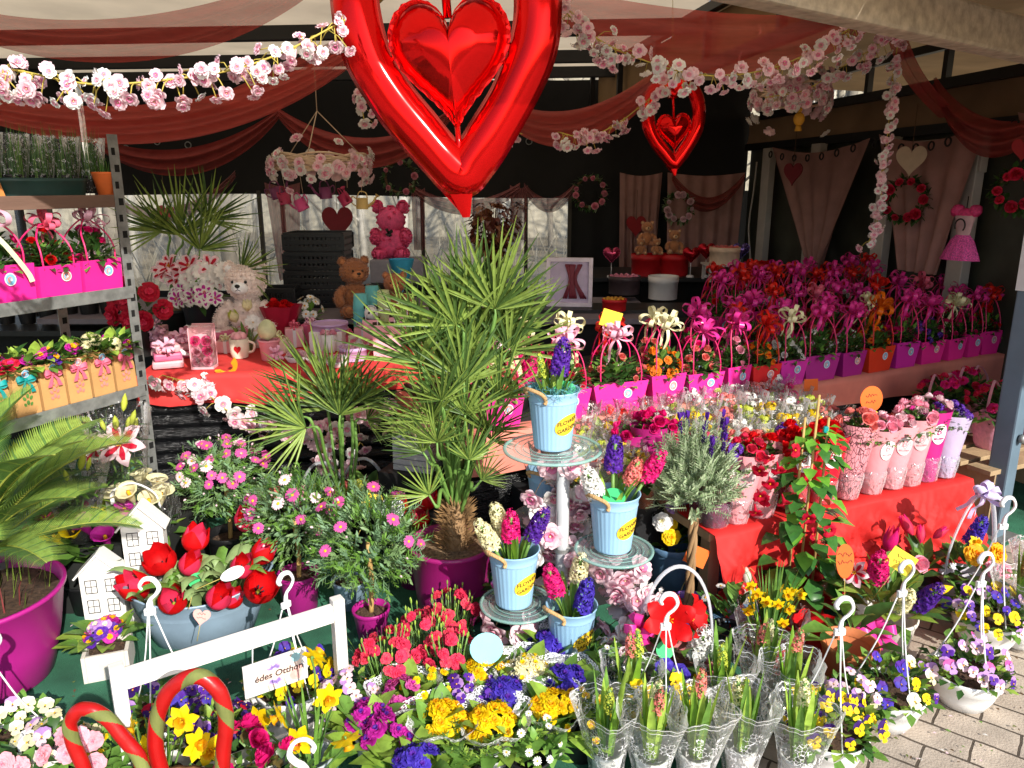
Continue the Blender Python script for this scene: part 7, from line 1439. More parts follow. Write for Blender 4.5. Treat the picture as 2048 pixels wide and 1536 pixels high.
for i in range(11):
    px = 1470+42*i; p = line_px(CA, CB, px)+cn*.18; k = ('plum', 'red', 'lace', 'pink', 'magenta', 'red', 'pink')[i % 7]; fl = ('hot', 'pink', 'salmon', 'rose', 'purple', 'pink', 'salmon')[i % 7]; rose_sleeve(('plum', 'red', 'lace', 'pink', 'magenta', 'red', 'pink')[i % 7]+' rose sleeve in the second row on the red cloth, '+nth(i, 11), V((p.x, p.y, TZ2)), CAN*.3, k, 0, ROSES[fl], 20+i, H=.215, group='second row of rose sleeves')
kk = 0
for row in range(5):
    for i in range(13):
        px = 1240+48*i+24*(row % 2)+22*row; p = line_px(CA, CB, px)+cn*(.30+.115*row)
        if px > 1850: continue
        sd_ = row*13+i; c = (0, 1, 0, 4, 0, 3, 1)[(i*3+row*5) % 7] if row < 3 else (3, 3, 2, 4, 1, 5, 3)[(i*3+row) % 7]
        z = TZ2+.020*row; kalanchoe(KN[c]+' kalanchoe in clear wrap, row '+('one', 'two', 'three', 'four', 'five')[row]+' of the field, '+nth(i, 13), V((p.x, p.y, z)), c, sd_)
mb = MB(); mb.box((0, 0, 0), (2.4, .72, .03), wd); 
for x in (-1.1, 0, 1.1):
    for y in (-.3, .3): mb.box((x, y, -.14), (.05, .05, .25), wd)
solo('pallet_shelf', mb, 'wooden pallet boards under the kalanchoe field', 'shelf', V((*((CA+CB)/2+cn*.66-cu*.30).xy, TZ2-.028)), CAN) if 0 else None
mb = MB(); fw = (line_px(CA, CB, 1446)-line_px(CA, CB, 1205)).length; mb.box((0, 0, .19), (fw, .52, .38), mt('field_riser', (24, 24, 26), .8), b=.01); solo('riser', mb, 'black riser behind the lavender tree carrying kalanchoes', 'stand', V((*(line_px(CA, CB, 1325)+cn*.55).xy, 0)), CAN)
card(at(1743, 798, 3.1), 'orange', 'round', .055, 'orange round card rising above the kalanchoe field', .18, .25, -.15, True, 9); card(at(1622, 770, 3.4), 'orange', 'square', .035, 'small orange card at the back of the kalanchoe field', .12, .2, -.1, False)
for i, (px, py, Y) in enumerate(((1533, 868, 3.0), (1757, 835, 3.1), (1350, 872, 2.95), (1490, 905, 2.9))): card(at(px, py, Y), 'yellow', 'tag', .034, 'small yellow tag in the wrapped plants, '+('above the mandevilla', 'under the orange round card', 'behind the lavender crown', 'left of the mandevilla top')[i], .1, .3, -.5, False, roll=.6)
# magenta wrapped sleeves left of the lavender
for i, (px, Y) in enumerate(((1262, 2.95), (1300, 2.92), (1335, 2.9))): rose_sleeve('magenta paper sleeve left of the lavender crown, '+nth(i, 3), up(px, Y-.12, .38), .2, 'magenta', 0, ROSES['hot'], 40+i, H=.27, group='magenta sleeves beside the lavender')
# woven rose bags on a pallet at the right
WOV = mt('woven_pink', (240, 168, 196), .6, .15, 60, bump=.5, bs=60); MAGF = mt('print_magenta', (206, 40, 150), .6)
mb = MB(); pz = .335
for k in range(4): mb.box((0, -.21+.14*k, pz-.012), (1.0, .11, .022), wd, b=.002)
for x in (-.4, .4): mb.box((x, 0, (pz-.025)/2), (.08, .5, pz-.025), wd)
pp = up(1985, 3.62, 0); solo('pallet', mb, 'rough wooden pallet shelf behind the corner pole', 'pallet', pp, .45)
for i, (px, Y, lab) in enumerate(((1985, 3.5, 'pink woven rose bag nearest the corner pole, magenta print'), (1868, 3.62, 'pink woven rose bag left of the printed one, in half shade'), (2062, 3.7, 'pink woven rose bag cut by the right edge behind the pole'), (1925, 3.78, 'woven rose bag at the back with pale loop handles'))):
    c = up(px, Y, pz); o = thing('woven_bag', lab, 'flower bag', c, .3, 'woven pink bags of potted roses'); mb = MB(); mb.lathe([(.075, 0), (.085, .02), (.10, .14), (.105, .20)], WOV, 26, bump=lambda t, v: -.006*v*(1+cos(4*t))); v2 = [(x, y, z-(.045 if z > .15 else 0)*abs(sin(2*math.atan2(y, x)))) for x, y, z in mb.v]; mb.v = v2; part('bag', mb, o); mb = MB(); mb.disc((0, 0, .14), .09, SOIL, 20); part('soil', mb, o)
    if i == 0:
        mb = MB(); q = random.Random(3)
        for k in range(14): a = -pi/2+q.uniform(-.2, .9); z = .03+.011*k; mb.leaf((.100*cos(a)*(.85+z), .100*sin(a)*(.85+z), z), (cos(a+1.5), sin(a+1.5), .6), .035, .008, MAGF)
        part('printed_leaf', mb, o)
    part('foliage', BUSH[i], o, MX.Translation((0, 0, .15)) @ MX.Scale(1.75, 4)); mb = MB()
    for s in (-1, 1): mb.blade(catmull([(s*.095, -.02, .17), (s*.09, -.02, .27), (s*.05, 0, .33), (s*.02, 0, .30)], 4), [.011]*13, (.3, 1, 0), SATY)
    part('handle', mb, o)
    for p, d in dome_pts(16, .11, .11, .20, i+9, .0): part('blossom', F_rosette(HOT, CRIM, .024, 4, .25) if int(p.z*1e4) % 2 else ROSES['rose'], o, facing(p, d+V((0, -.4, .2)), 0, 1.05))
# mandevilla on its frame
o = thing('mandevilla', 'climbing mandevilla with glossy leaves and crimson trumpets on canes', 'climbing plant', up(1592, 2.52, 0)); GLS = leafm('glossy_leaf', (58, 104, 46), .12, .22, .18); GLS2 = leafm('glossy_leaf_light', (104, 160, 54), .2, .3, .18); part('pot', pot_mb(.08, .06, .14, mt('pot_terracotta', (0, 0, 0))), o); mb = MB()
for x in (-.045, .045, .0): mb.tube([(x, .01*(x == 0), .10), (x*.9, 0, .78 if x else .86)], .0045, mt('cane', (196, 160, 96)), 6)
part('canes', mb, o); mb = MB(); r_ = random.Random(15)
for k in range(150):
    t = r_.random()**.9; z = .14+.60*t; a = r_.uniform(0, 6.3); R0 = (.10-.04*abs(t-.25)*1.2)*r_.uniform(.3, 1); p = V((R0*cos(a), R0*sin(a), z)); big = 1.25-.6*t; mb.leaf(p, (cos(a)*.8, sin(a)*.8-.3, r_.uniform(-.7, .25)), .085*big, .030*big, GLS if r_.random() < .78-.5*(t > .7) else GLS2, droop=.25)
part('foliage', mb, o); TRM = F_trumpet(CRIM, YELD)
for k, (px, py) in enumerate(((1520, 985), (1528, 935), (1545, 1000), (1570, 995), (1545, 960), (1515, 1015), (1620, 1030), (1612, 1072), (1530, 910), (1560, 930), (1655, 1060), (1580, 905))):
    p = at(px, py, 2.40)-V(o.location); part('blossom', TRM, o, facing(p-V((0, -.03, .0)), (r_.uniform(-1, .9), -.6, r_.uniform(-.9, .2)), k, .62))
mb = MB(); mb.box((0, 0, 0), (.016, .012, .022), SATT, b=.002); part('clip', mb, o, MX.Translation((.03, -.01, .74)))
# ================================================================ foreground
PAN = {'purple': F_pansy(PUR, BLUE), 'violet': F_pansy(LIL, PUR), 'yellow': F_pansy(YEL, YEL), 'white': F_pansy(WHT, YELC), 'bicolor': F_pansy(PURD, YEL), 'lilac': F_pansy(LIL, PINKL), 'wine': F_pansy(CRIM, PURD), 'mauve': F_pansy(DPINK, LIL)}
PF = []
for i in range(3): mb = MB(); dome_leaves(mb, 150, .12, .085, .038, .012, (GREEN, DGREEN, LGREEN, GREEN), 0, .25, 60+i, .6, -.02); PF.append(mb.mesh('foliage'))
BOWL = MB(); BOWL.lathe([(.058, 0), (.066, .003), (.085, .04), (.097, .075), (.0985, .076), (.104, .10), (.107, .108), (.106, .112), (.101, .112), (.092, .07)], WHT_P, 44); BOWL.disc((0, 0, .002), .06, WHT_P, 30); BOWL = BOWL.mesh('bowl'); BSOIL = soil_mb(.097, .10).mesh('soil')
BG = 'white plastic hanging baskets of pansies'
def basket(label, loc, h, cols, n, seed, flip=1, rz=0., sc=1., fol=1.0, strands=3, a0=.4, bowl=True):
    o = thing('hanging_basket', label, 'hanging basket', loc, rz, BG, sc); r = random.Random(seed)
    if bowl: part('bowl', BOWL, o)
    part('soil', BSOIL, o); part('foliage', PF[seed % 3], o, MX.Translation((0, 0, .10)) @ MX.Diagonal((fol, fol, 1, 1)))
    hk, st = hook_mb(h/sc, .10, WHT_P, .11, strands, flip, a0); part('hook', hk, o); part('strands', st, o)
    for p, d in dome_pts(n, .118*fol, .095, .115, seed, .05, (.85, 1.12), True): part('blossom', PAN[r.choice(cols)], o, facing(p, (d*.6+V((0, -.8, .25))+rdir(r=r)*.35).normalized(), r.uniform(-.5, .5), r.uniform(.7, 1.05)))
    return o
basket('front white bowl of purple, white and yellow pansies on the bricks', up(1768, 1.97, .004), .52, ('purple', 'violet', 'white', 'yellow', 'purple', 'white'), 17, 1, 1, .3)
basket('white bowl of lilac and mauve pansies on the bricks, right of the purple one', up(1922, 2.06, .004), .50, ('lilac', 'mauve', 'violet', 'lilac'), 22, 2, 1, .2)
basket('white bowl of mixed lilac and yellow pansies behind the lilac bowl', up(1965, 2.36, .004), .55, ('violet', 'yellow', 'purple', 'lilac', 'yellow'), 30, 3, 1, .1, 1.05, 1.15)
basket('white basket of dark purple and yellow violas behind the clear hyacinth sleeves', up(1648, 1.80, .004), .505, ('bicolor', 'bicolor', 'bicolor', 'yellow'), 24, 4, 1, .1, 1.0, 1.1)
basket('white basket of violet pansies behind the white frame, hook over the tulips', up(335, 1.86, .012), .52, ('violet', 'purple', 'wine', 'violet'), 24, 5, 1, .2)
basket('white basket of yellow and violet pansies seen through the right of the frame', up(590, 1.98, .012), .47, ('yellow', 'yellow', 'purple', 'yellow'), 26, 6, 1, .9)
basket('white basket of cream pansies at the left edge below the magenta pot', up(25, 1.72, .012), .455, ('white', 'white', 'lilac'), 26, 7, 1, .2, 1.05, 1.1)
basket('basket cut by the bottom edge, only its white hook in view', up(638, 1.30, .012), .475, ('purple',), 8, 8, -1, .2)
basket('white basket with narrow hook amid the red amaryllis arrangement', up(1318, 1.86, .012), .475, ('yellow', 'yellow'), 16, 9, 1, .1)
# clear sleeves printed with white lace: hyacinths in bud
LACE = film('lace_film', fac=.10, rough=.12, lace=(19, .028, .49, .40, .30), wave=True)
HSL = []
for i in range(3):
    mb = MB(); mb.lathe([(.045, .0), (.050, .05), (.060, .10), (.072, .155), (.084, .20), (.092, .23)], LACE, 34, uvv=True, bump=lambda t, v: (.012*v*sin(3*t+i)+.006*v*v*sin(7*t+2*i))); HSL.append(mb.mesh('sleeve'))
HPOT = pot_mb(.043, .035, .085, mt('pot_pale', (232, 232, 230), .5)).mesh('pot'); HLF = []
for i in range(3): mb = MB(); strap_leaves(mb, 9, .24, .016, (leafm('hyacinth_leaf', (0, 0, 0)), GREEN, LGREEN), .18, 90+i, .07, .012, .2); HLF.append(mb.mesh('foliage'))
HB = [F_hyacinth(YGR, LGREEN, .075, .017, 11), F_hyacinth(YELC, YGR, .07, .019, 12), F_hyacinth(SALM, YGR, .065, .018, 13)]
HSP = [(1212, 1.74, 'leftmost lace printed sleeve of budding hyacinth at the bottom edge'), (1300, 1.72, 'lace sleeve of budding hyacinth, second from the left at the bottom edge'), (1388, 1.73, 'lace sleeve of hyacinth with an ochre bud below the white strands'), (1478, 1.76, 'lace sleeve of hyacinth under the dark basket, fourth from the left'), (1590, 1.72, 'rightmost bottom lace sleeve with a large lime hyacinth bud'), (1255, 1.90, 'second row lace sleeve between the two leftmost front ones'), (1436, 1.93, 'second row lace sleeve below the clear arched handle'), (1520, 2.02, 'lace sleeve with lime buds beneath the miniature daffodils'), (1575, 1.92, 'back lace sleeve right of the daffodils with tall green leaves')]
for i, (px, Y, lab) in enumerate(HSP):
    o = thing('hyacinth_sleeve', lab, 'wrapped plant', up(px, Y, .012), i*.9, 'budding hyacinths in lace printed clear sleeves'); part('pot', HPOT, o); part('foliage', HLF[i % 3], o)
    for k in range(1+i % 2): mb = MB(); p = V((.022*cos(k*3+i)*k, .022*sin(k*3+i)*k, .20+.03*(i % 3))); mb.tube([(0, 0, .08), p], .005, STEM, 5); part('stem', mb, o); part('hyacinth', HB[(i+k) % 3], o, facing(p, (.1*sin(i), -.1, 1), i))
    part('sleeve', HSL[i % 3], o)
# lace wrapped primroses
LACE2 = film('lace_trim_film', fac=.10, rough=.12, lace=(30, .07, .0, .92, .08))
PSL = []
for i in range(2): mb = MB(); mb.lathe([(.040, 0), (.05, .05), (.072, .11), (.105, .155)], LACE2, 36, uvv=True, bump=lambda t, v: (.010*v*sin(5*t+i)+.006*v*sin(9*t))); PSL.append(mb.mesh('sleeve'))
PLF = []
PLG = leafm('primrose_leaf', (138, 170, 66), .25, .5, .25)
for i in range(2): mb = MB(); dome_leaves(mb, 30, .09, .03, .085, .027, (PLG, PLG, GREEN), .085, .35, 70+i, .3, .05, .3); PLF.append(mb.mesh('foliage'))
P_Y = F_rosette(YEL, YELD, .024, 4, .3); P_YP = F_rosette(YELC, YEL, .024, 4, .3); P_V = F_rosette(BLUE, PUR, .024, 4, .3); P_M = F_rosette(DPINK, MAG, .024, 4, .3); P_D = F_rosette(MAG, PUR, .024, 4, .3)
PRS = [(890, 1.79, P_Y, 1, 'bright yellow primrose with big leaves at the bottom, left of the fern'), (985, 1.78, P_Y, 1, 'bright yellow primrose at the bottom right of the fern'), (1105, 1.84, P_Y, 1, 'yellow primrose in a lace topped clear pot sleeve'), (1052, 2.0, P_YP, 1, 'pale yellow primrose in lace wrap behind the yellow ones'), (970, 2.0, P_Y, 1, 'yellow primrose in lace wrap below the blue round card'), (1010, 1.90, P_V, 1, 'dark violet primrose in lace wrap between yellow ones'), (1090, 2.13, P_V, 1, 'blue violet primrose in lace wrap under the lowest glass plate'), (815, 1.90, P_M, 1, 'pink magenta primrose in lace wrap before the carnations'), (745, 1.80, P_D, 0, 'deep magenta primrose without wrap beside the white frame post'), (835, 1.63, P_V, 0, 'violet primrose at the very bottom edge'), (1130, 1.95, P_V, 1, 'violet primrose behind the yellow lace topped pot'), (775, 1.74, P_D, 0, 'dark purple primrose at the bottom edge left of the yellow primrose')]
for i, (px, Y, fl, slv, lab) in enumerate(PRS):
    o = thing('potted_primrose', lab, 'potted plant', up(px, Y, .012), i*1.7, 'primroses in lace edged wrap', 1.05); part('pot', HPOT, o); part('foliage', PLF[i % 2], o); r_ = random.Random(i)
    for p, d in dome_pts(17 if fl in (P_Y, P_YP) else 9, .055, .045, .115, i+5, .2): part('blossom', fl, o, facing(p, d+V((0, 0, .6)), r_.uniform(0, 6), r_.uniform(.85, 1.15)))
    if slv: part('sleeve', PSL[i % 2], o)
FERN = MB(); r_ = random.Random(2)
for k in range(26):
    a = r_.uniform(0, 6.3); h = r_.uniform(.10, .17); t_ = V((cos(a)*.07, sin(a)*.07, h)); FERN.tube([(0, 0, .05), t_*.5+V((0, 0, .04)), t_], .0012, GREEN, 4)
    for j in range(14):
        p = V((0, 0, .05)).lerp(t_, .3+.05*j); b = j*2.4; FERN.needle(p, V((cos(b), sin(b), .7)).normalized(), .022, .003, LGREEN if j % 2 else GREEN, V((-sin(b), cos(b), 0)))
o = thing('potted_fern', 'small bright green feathery fern between two yellow primroses', 'potted plant', up(940, 1.70, .012)); part('pot', HPOT, o); part('foliage', FERN, o)
# carnations
CAR = [F_rosette(PINKR, PINKR, .019, 4, .45), F_rosette(petm('petal_coral', (238, 74, 96)), PINKR, .017, 4, .45)]
def carn(label, loc, n, seed, hh=.13):
    o = thing('potted_carnation', label, 'potted plant', loc, 0, 'potted coral pink carnations'); part('pot', pot_mb(.062, .048, .10, BLKP), o); mb = MB(); grassy(mb, 170, .07, hh, .0024, (BGREEN, leafm('carnation_leaf', (92, 120, 84)), GREEN), seed, .08, .9); r = random.Random(seed)
    for k in range(26): a = r.uniform(0, 6.3); q = .075*sqrt(r.random()); p = V((q*cos(a), q*sin(a), .10+hh*r.uniform(.75, 1.25))); mb.tube([(q*.5*cos(a), q*.5*sin(a), .09), p], .0016, STEM, 4); mb.ball(p, (.0034, .0034, .010), LGREEN, 5)
    part('foliage', mb, o)
    for p, d in dome_pts(n, .085, .07, .09+hh*.6, seed, -.1, (.8, 1.1)): part('blossom', r.choice(CAR), o, facing(p, d+V((0, -.6, .3)), r.uniform(0, 6), r.uniform(.9, 1.3)))
for i, (px, Y, n, lab) in enumerate(((775, 2.02, 19, 'coral carnation pot just right of the white frame post'), (850, 2.14, 15, 'coral carnation pot in the middle behind the lace primroses'), (905, 2.30, 12, 'loosest carnation pot against the burgundy palm pot'), (900, 2.05, 13, 'coral carnation pot in black left of the blue round card'))): carn(lab, up(px, Y, .012), n, i+1, .13 if i != 2 else .11)
card(at(973, 1297, 2.0), 'blue', 'round', .049, 'pale blue blank round card on a stick in front of the carnations', .16, .05, -.15, False)
# white wooden carrier frame with the sign
WP = mt('white_wood', (232, 228, 222), .6, .08, 12, bump=.35, bs=40, stretch=(.2, 4, 4)); fa = at(232, 1335, 1.66); fb = at(676, 1232, 1.98); fd = (fb-fa).xy; FL = fd.length; FAN = math.atan2(fd.y, fd.x); zt = (fa.z+fb.z)/2
o = thing('carrier_box', 'white wooden flower carrier with a hanging home sign', 'flower crate', V((fa.x, fa.y, .012)), FAN); mb = MB()
for x in (0, FL): mb2 = MB(); mb2.box((x, 0, (zt+.02)/2), (.034, .034, zt+.02), WP, b=.003); part('post', mb2, o)
mb = MB(); mb.box((FL/2, -.002, zt-.022), (FL-.034, .022, .052), WP, b=.003); part('top_bar', mb, o); mb = MB()
for y in (-.10, .10): mb.box((FL/2, y, .05), (FL+.02, .012, .09), WP, b=.002)
for x in (-.004, FL+.004): mb.box((x, 0, .05), (.012, .188, .09), WP, b=.002)
mb.box((FL/2, 0, .012), (FL, .188, .012), WP); part('crate', mb, o)
sx = FL*.66; sg = part('sign_board', (lambda b: (b.box((0, 0, 0), (.175, .008, .098), WP, b=.002), b)[1])(MB()), o, MX.Translation((sx, -.022, zt-.135)) @ MX.Rotation(-.10*0, 4, 'Y')); mb = MB()
for x in (-.06, .06): mb.tube([(sx+x, -.022, zt-.09), (sx+x*.9, -.016, zt-.04)], .0018, STK_W, 5)
part('strings', mb, o)
mb = MB(); Tg = MX.Translation((.008, -.0046, 0)) @ MX.Rotation(pi/2, 4, 'X'); pl_ = mt('print_lilac', (168, 140, 214), .7); pr_ = mt('print_rose', (242, 186, 176), .7, .2, 60); pb_ = mt('print_aqua', (170, 216, 222), .7); pk_ = mt('print_panel', (240, 214, 200), .7, .1, 50)
mb.add([Tg @ V(p) for p in ((-.062, -.040, 0), (.062, -.040, 0), (.062, .040, 0), (-.062, .040, 0))], [(0, 1, 2, 3)], pk_, False); mb.disc((.048, .030, .0004), .014, pb_, 14, Tg); mb.disc((.046, -.022, .0004), .018, pr_, 14, Tg); mb.disc((.056, -.006, .0005), .010, pr_, 14, Tg)
r_ = random.Random(3)
for s in (1, -1):
    for k in range(11):
        a = pi/2*s+(k-5)*.23; c = V((-.012+.0*k, .012*s, 0)); d = V((cos(a), sin(a), 0)); l = .024*r_.uniform(.7, 1.1); e = V((-d.y, d.x, 0)); b = .0007; mb.add([Tg @ (c+d*.006+V((0, 0, b))), Tg @ (c+d*l*.6+e*.003+V((0, 0, b))), Tg @ (c+d*l+V((0, 0, b))), Tg @ (c+d*l*.6-e*.003+V((0, 0, b)))], [(3, 2, 1, 0)], pl_, False)
part('printed_panel', mb, sg); mb = MB(); v, f = text_geo('édes Otthon', .026, .0005); mb.add([Tg @ V((x+.12*y, y, .0012)) for x, y, _ in v], f, mt('sign_ink', (70, 50, 50), .7), False); part('lettering', mb, sg)
# striped hoop handles of a gift basket
RSAT = mt('red_satin', (172, 20, 20), .3, .06, 20, bump=.2, bs=60); GLF = mt('olive_leaf_wrap', (112, 118, 60), .8, .25, 30, bump=.6, bs=70, stretch=(1, 1, .3))
def striped(pts, r_, turns, ph=0.):
    mb = MB(); P = catmull(pts, 40); n = 48; L_ = len(P); vs = []; prev = None; fr = [[], []]
    for i, p in enumerate(P):
        d = (P[min(i+1, L_-1)]-P[max(i-1, 0)]).normalized(); a = V((0, 1, 0)); a = (a-d*a.dot(d)).normalized(); b = d.cross(a)
        for j in range(n): t = 2*pi*j/n; vs.append(p+(a*cos(t)+b*sin(t))*r_*(1+.02*sin(.7*i*.3+t)))
    for i in range(L_-1):
        for j in range(n):
            w_ = ((i/(L_-1))*turns+j/n+ph) % 1; fr[1 if w_ < .30 else 0].append((i*n+j, i*n+(j+1) % n, (i+1)*n+(j+1) % n, (i+1)*n+j))
    mb.add(vs, fr[0], RSAT); mb.add([V(v) for v in vs], fr[1], GLF); return mb
gb = up(320, 1.40, 0); o = thing('gift_basket', 'wicker basket with hoop handles wrapped in red satin and olive leaf', 'basket', gb); wk = mt('wicker_brown', (130, 92, 58), .8, .2, 40, bump=.8, bs=50); mb = MB()
mb.lathe([(.13, 0), (.15, .02), (.19, .16), (.195, .17), (.18, .17), (.15, .05)], wk, 60, flute=(30, .012)); part('basket', mb, o); part('soil', soil_mb(.17, .12), o)
part('handle', striped([V((-.005, 0, .12))]+[at(x, y, 1.42)-gb for x, y in ((328, 1580), (312, 1500), (316, 1430), (345, 1375), (395, 1352), (437, 1382), (452, 1440), (446, 1510))]+[V((.135, .02, .12))], .0165, 5.0), o)
part('handle', striped([V((-.10, -.02, .14))]+[at(x, y, 1.38)-gb for x, y in ((170, 1545), (148, 1490), (140, 1445), (165, 1418), (208, 1432), (250, 1480), (285, 1535))]+[V((.03, -.03, .14))], .0145, 4.0, .3), o)
# begonias and small roses at the bottom left
BEG = F_rosette(petm('petal_begonia', (246, 176, 188)), PINK, .021, 6, .5)
for i, (px, Y, z, lab) in enumerate(((45, 1.50, .27, 'pale pink begonia pot in the bottom left corner'), (190, 1.56, .29, 'pink begonia bloom beside the smaller striped hoop'))):
    o = thing('potted_begonia', lab, 'potted plant', up(px, Y, .012), 0, 'pink begonia pots'); part('pot', pot_mb(.065, .05, .12, BLKP), o); mb = MB(); dome_leaves(mb, 60, .10, .12, .055, .02, (DGREEN, GREEN), .11, .2, i, .5, 0); part('foliage', mb, o)
    for k in range(11 if i == 0 else 7): a = k*2.4; q = .026*sqrt(k+.3); part('blossom', BEG, o, facing((q*cos(a)*1.2, q*sin(a)*.7-.03, z-.02*k*.5), (cos(a)*.4, -.8, .6), k, 1.1))
mixpot('viola_pot', 'white violas with small leaves behind the pink begonias', up(120, 1.66, .012), BLKP, 0, [(PAN['white'], 14, .10, .08, .14, 1.0), (PAN['lilac'], 4, .10, .08, .14, 1)], pr=(.07, .055, .11), fol=(110, .11, .10, .04, .013), seed=5)
mixpot('rose_pot', 'miniature hot pink rose pot between the striped hoop and the daffodils', up(490, 1.60, .012), BLKP, 0, [(F_rose(HOT, .025), 5, .07, .08, .17, 1.1)], 'miniature rose pots', pr=(.055, .045, .10), fol=(70, .09, .12, .035, .012), lm=(leafm('leaf_rusty', (110, 96, 52)), DGREEN, GREEN), seed=6)
mixpot('rose_pot', 'miniature pink rose pot at the bottom edge under the daffodils', up(578, 1.56, .012), BLKP, 0, [(F_rose(HOT, .027), 4, .06, .08, .16, 1.1)], 'miniature rose pots', pr=(.055, .045, .10), fol=(60, .08, .12, .035, .012), lm=(leafm('leaf_rusty', (0, 0, 0)), DGREEN, GREEN), seed=7)
NAR = F_narcissus(YEL, YELD, .040); NARS = F_narcissus(YEL, YELD, .021)
def daffs(label, loc, heads, seed, pot, pr=(.055, .042, .10), H=.24, nl=16, mesh=None, gp='potted daffodils'):
    o = thing('potted_daffodil', label, 'potted plant', loc, 0, gp); part('pot', pot_mb(*pr, pot), o); mb = MB(); strap_leaves(mb, nl, H, .0065, (GREEN, leafm('daffodil_leaf', (96, 140, 70))), .28, seed, pr[2]*.8, .02, .3); part('foliage', mb, o)
    for k, (p, d) in enumerate(heads): mb = MB(); mb.tube(catmull([(p[0]*.3, p[1]*.3, pr[2]*.8), (p[0]*.9, p[1]*.8+.01, p[2]*.8), (p[0]-d[0]*.01, p[1]-d[1]*.01, p[2]+.004), p], 4), .003, STEM, 5); part('stem', mb, o); part('blossom', mesh or NAR, o, facing(p, d, k*1.1, 1))
dl = up(628, 1.70, .012)
daffs('large yellow daffodils left of the right frame post, seen from the side', dl, [(at(563, 1430, 1.66)-dl, (-.8, -.3, -.35)), (at(628, 1316, 1.74)-dl, (.4, .8, .3)), (at(692, 1478, 1.58)-dl, (.3, -.2, -1)), (at(520, 1440, 1.72)-dl, (-.3, -.8, .1)), (at(655, 1395, 1.70)-dl, (.5, -.8, .1)), (at(600, 1480, 1.62)-dl, (-.2, -.9, .2))], 3, mt('pot_tin', (186, 196, 204), .4, .05, metal=.4), H=.23)
dl = up(330, 1.62, .012); daffs('yellow daffodils framed by the big striped hoop', dl, [(at(392, 1488, 1.58)-dl, (.7, -.4, .2)), (at(268, 1460, 1.62)-dl, (-.6, -.4, .1)), (at(420, 1500, 1.62)-dl, (.2, -.8, .2)), (at(300, 1500, 1.60)-dl, (-.2, -.9, .2)), (at(365, 1440, 1.64)-dl, (.1, -.9, .3))], 4, BLKP, H=.22)
dl = up(1535, 2.24, .012); r_ = random.Random(8); hd = []
for k in range(19): a = r_.uniform(0, 6.3); q = .105*sqrt(r_.random()); hd.append((V((q*cos(a), q*sin(a)-.02, .27+r_.uniform(-.09, .04))), (r_.uniform(-.7, .7), -1, r_.uniform(-.3, .5))))
daffs('miniature yellow daffodils in a wide pot in front of the mandevilla', dl, hd, 5, mt('pot_red', (190, 30, 34), .5), (.085, .07, .11), .25, 46, NARS); mb = MB(); mb.lathe([(.09, .0), (.10, .10), (.125, .19)], CLEAR, 26, bump=lambda t, v: .008*v*sin(6*t)); mb_o = part('sleeve', mb, S.objects[[x.name for x in S.objects if x.name.startswith('potted_daffodil')][-1]])
# arrangement with clear arched handle
ar = up(1343, 2.06, .012); o = thing('flower_arrangement', 'pink basket arrangement with a clear arched handle, red amaryllis and magenta bow', 'flower arrangement', ar, .1); CLH = mt('clear_plastic', (226, 228, 236), .08, .02, spec=.9, alpha=.55); mb = MB(); mb.lathe([(.085, 0), (.10, .03), (.118, .125), (.122, .13), (.112, .13), (.10, .08)], mt('basket_rose', (206, 120, 122), .6, .12, 20), 40, flute=(20, .012)); part('basket', mb, o); part('soil', soil_mb(.108, .11), o)
mb = MB(); mb.tube([(.118*cos(t), 0, .12+.33*sin(t)**.8 if sin(t) > 0 else .12) for t in [pi*k/26 for k in range(27)]], .0065, CLH, 9, flat=.6); part('handle', mb, o); mb = MB(); dome_leaves(mb, 34, .11, .08, .09, .032, (DGREEN, GREEN), .12, .3, 4, .4, .0); part('foliage', mb, o)
AMA = F_star(RED, RED, .07, 6, .024, .045, .01); part('amaryllis', AMA, o, facing((-.035, -.04, .30), (-.2, -.9, .5), .4, 1.15)); part('amaryllis', AMA, o, facing((.02, -.02, .29), (.7, -.5, .3), 1.4, 1.05)); part('hyacinth', HY['c'][0], o, facing((.045, -.06, .19), (.15, -.3, 1), 0, 1.05))
for p, m_, s in (((-.055, -.10, .17), P_V, 1.5), ((-.02, -.12, .165), P_V, 1.4), ((-.045, -.115, .145), P_V, 1.3)): part('blossom', m_, o, facing(p, (-.2, -1, .6), s, s))
for k in range(9): part('blossom', ROSES['pink'], o, facing((.085+.02*cos(k*2.1), -.09+.02*sin(k*2.1), .165+.006*(k % 3)), (.2, -.6, 1), k, .55))
for k in range(7): part('blossom', NARS, o, facing((.02+.025*sin(k*2.3), -.125+.012*cos(k), .13+.012*(k % 4)), (r_.uniform(-.4, .4), -1, .3), k, 1))
part('bow', bow_mb(SATM, .055, 10, 4, 4, .012), o, facing((-.115, -.02, .27), (-.5, -.8, .4), 0, 1)); card(at(1330, 1300, 1.98), 'green', 'round', .026, 'green round card inside the amaryllis basket', .06, 0, -.4, False)
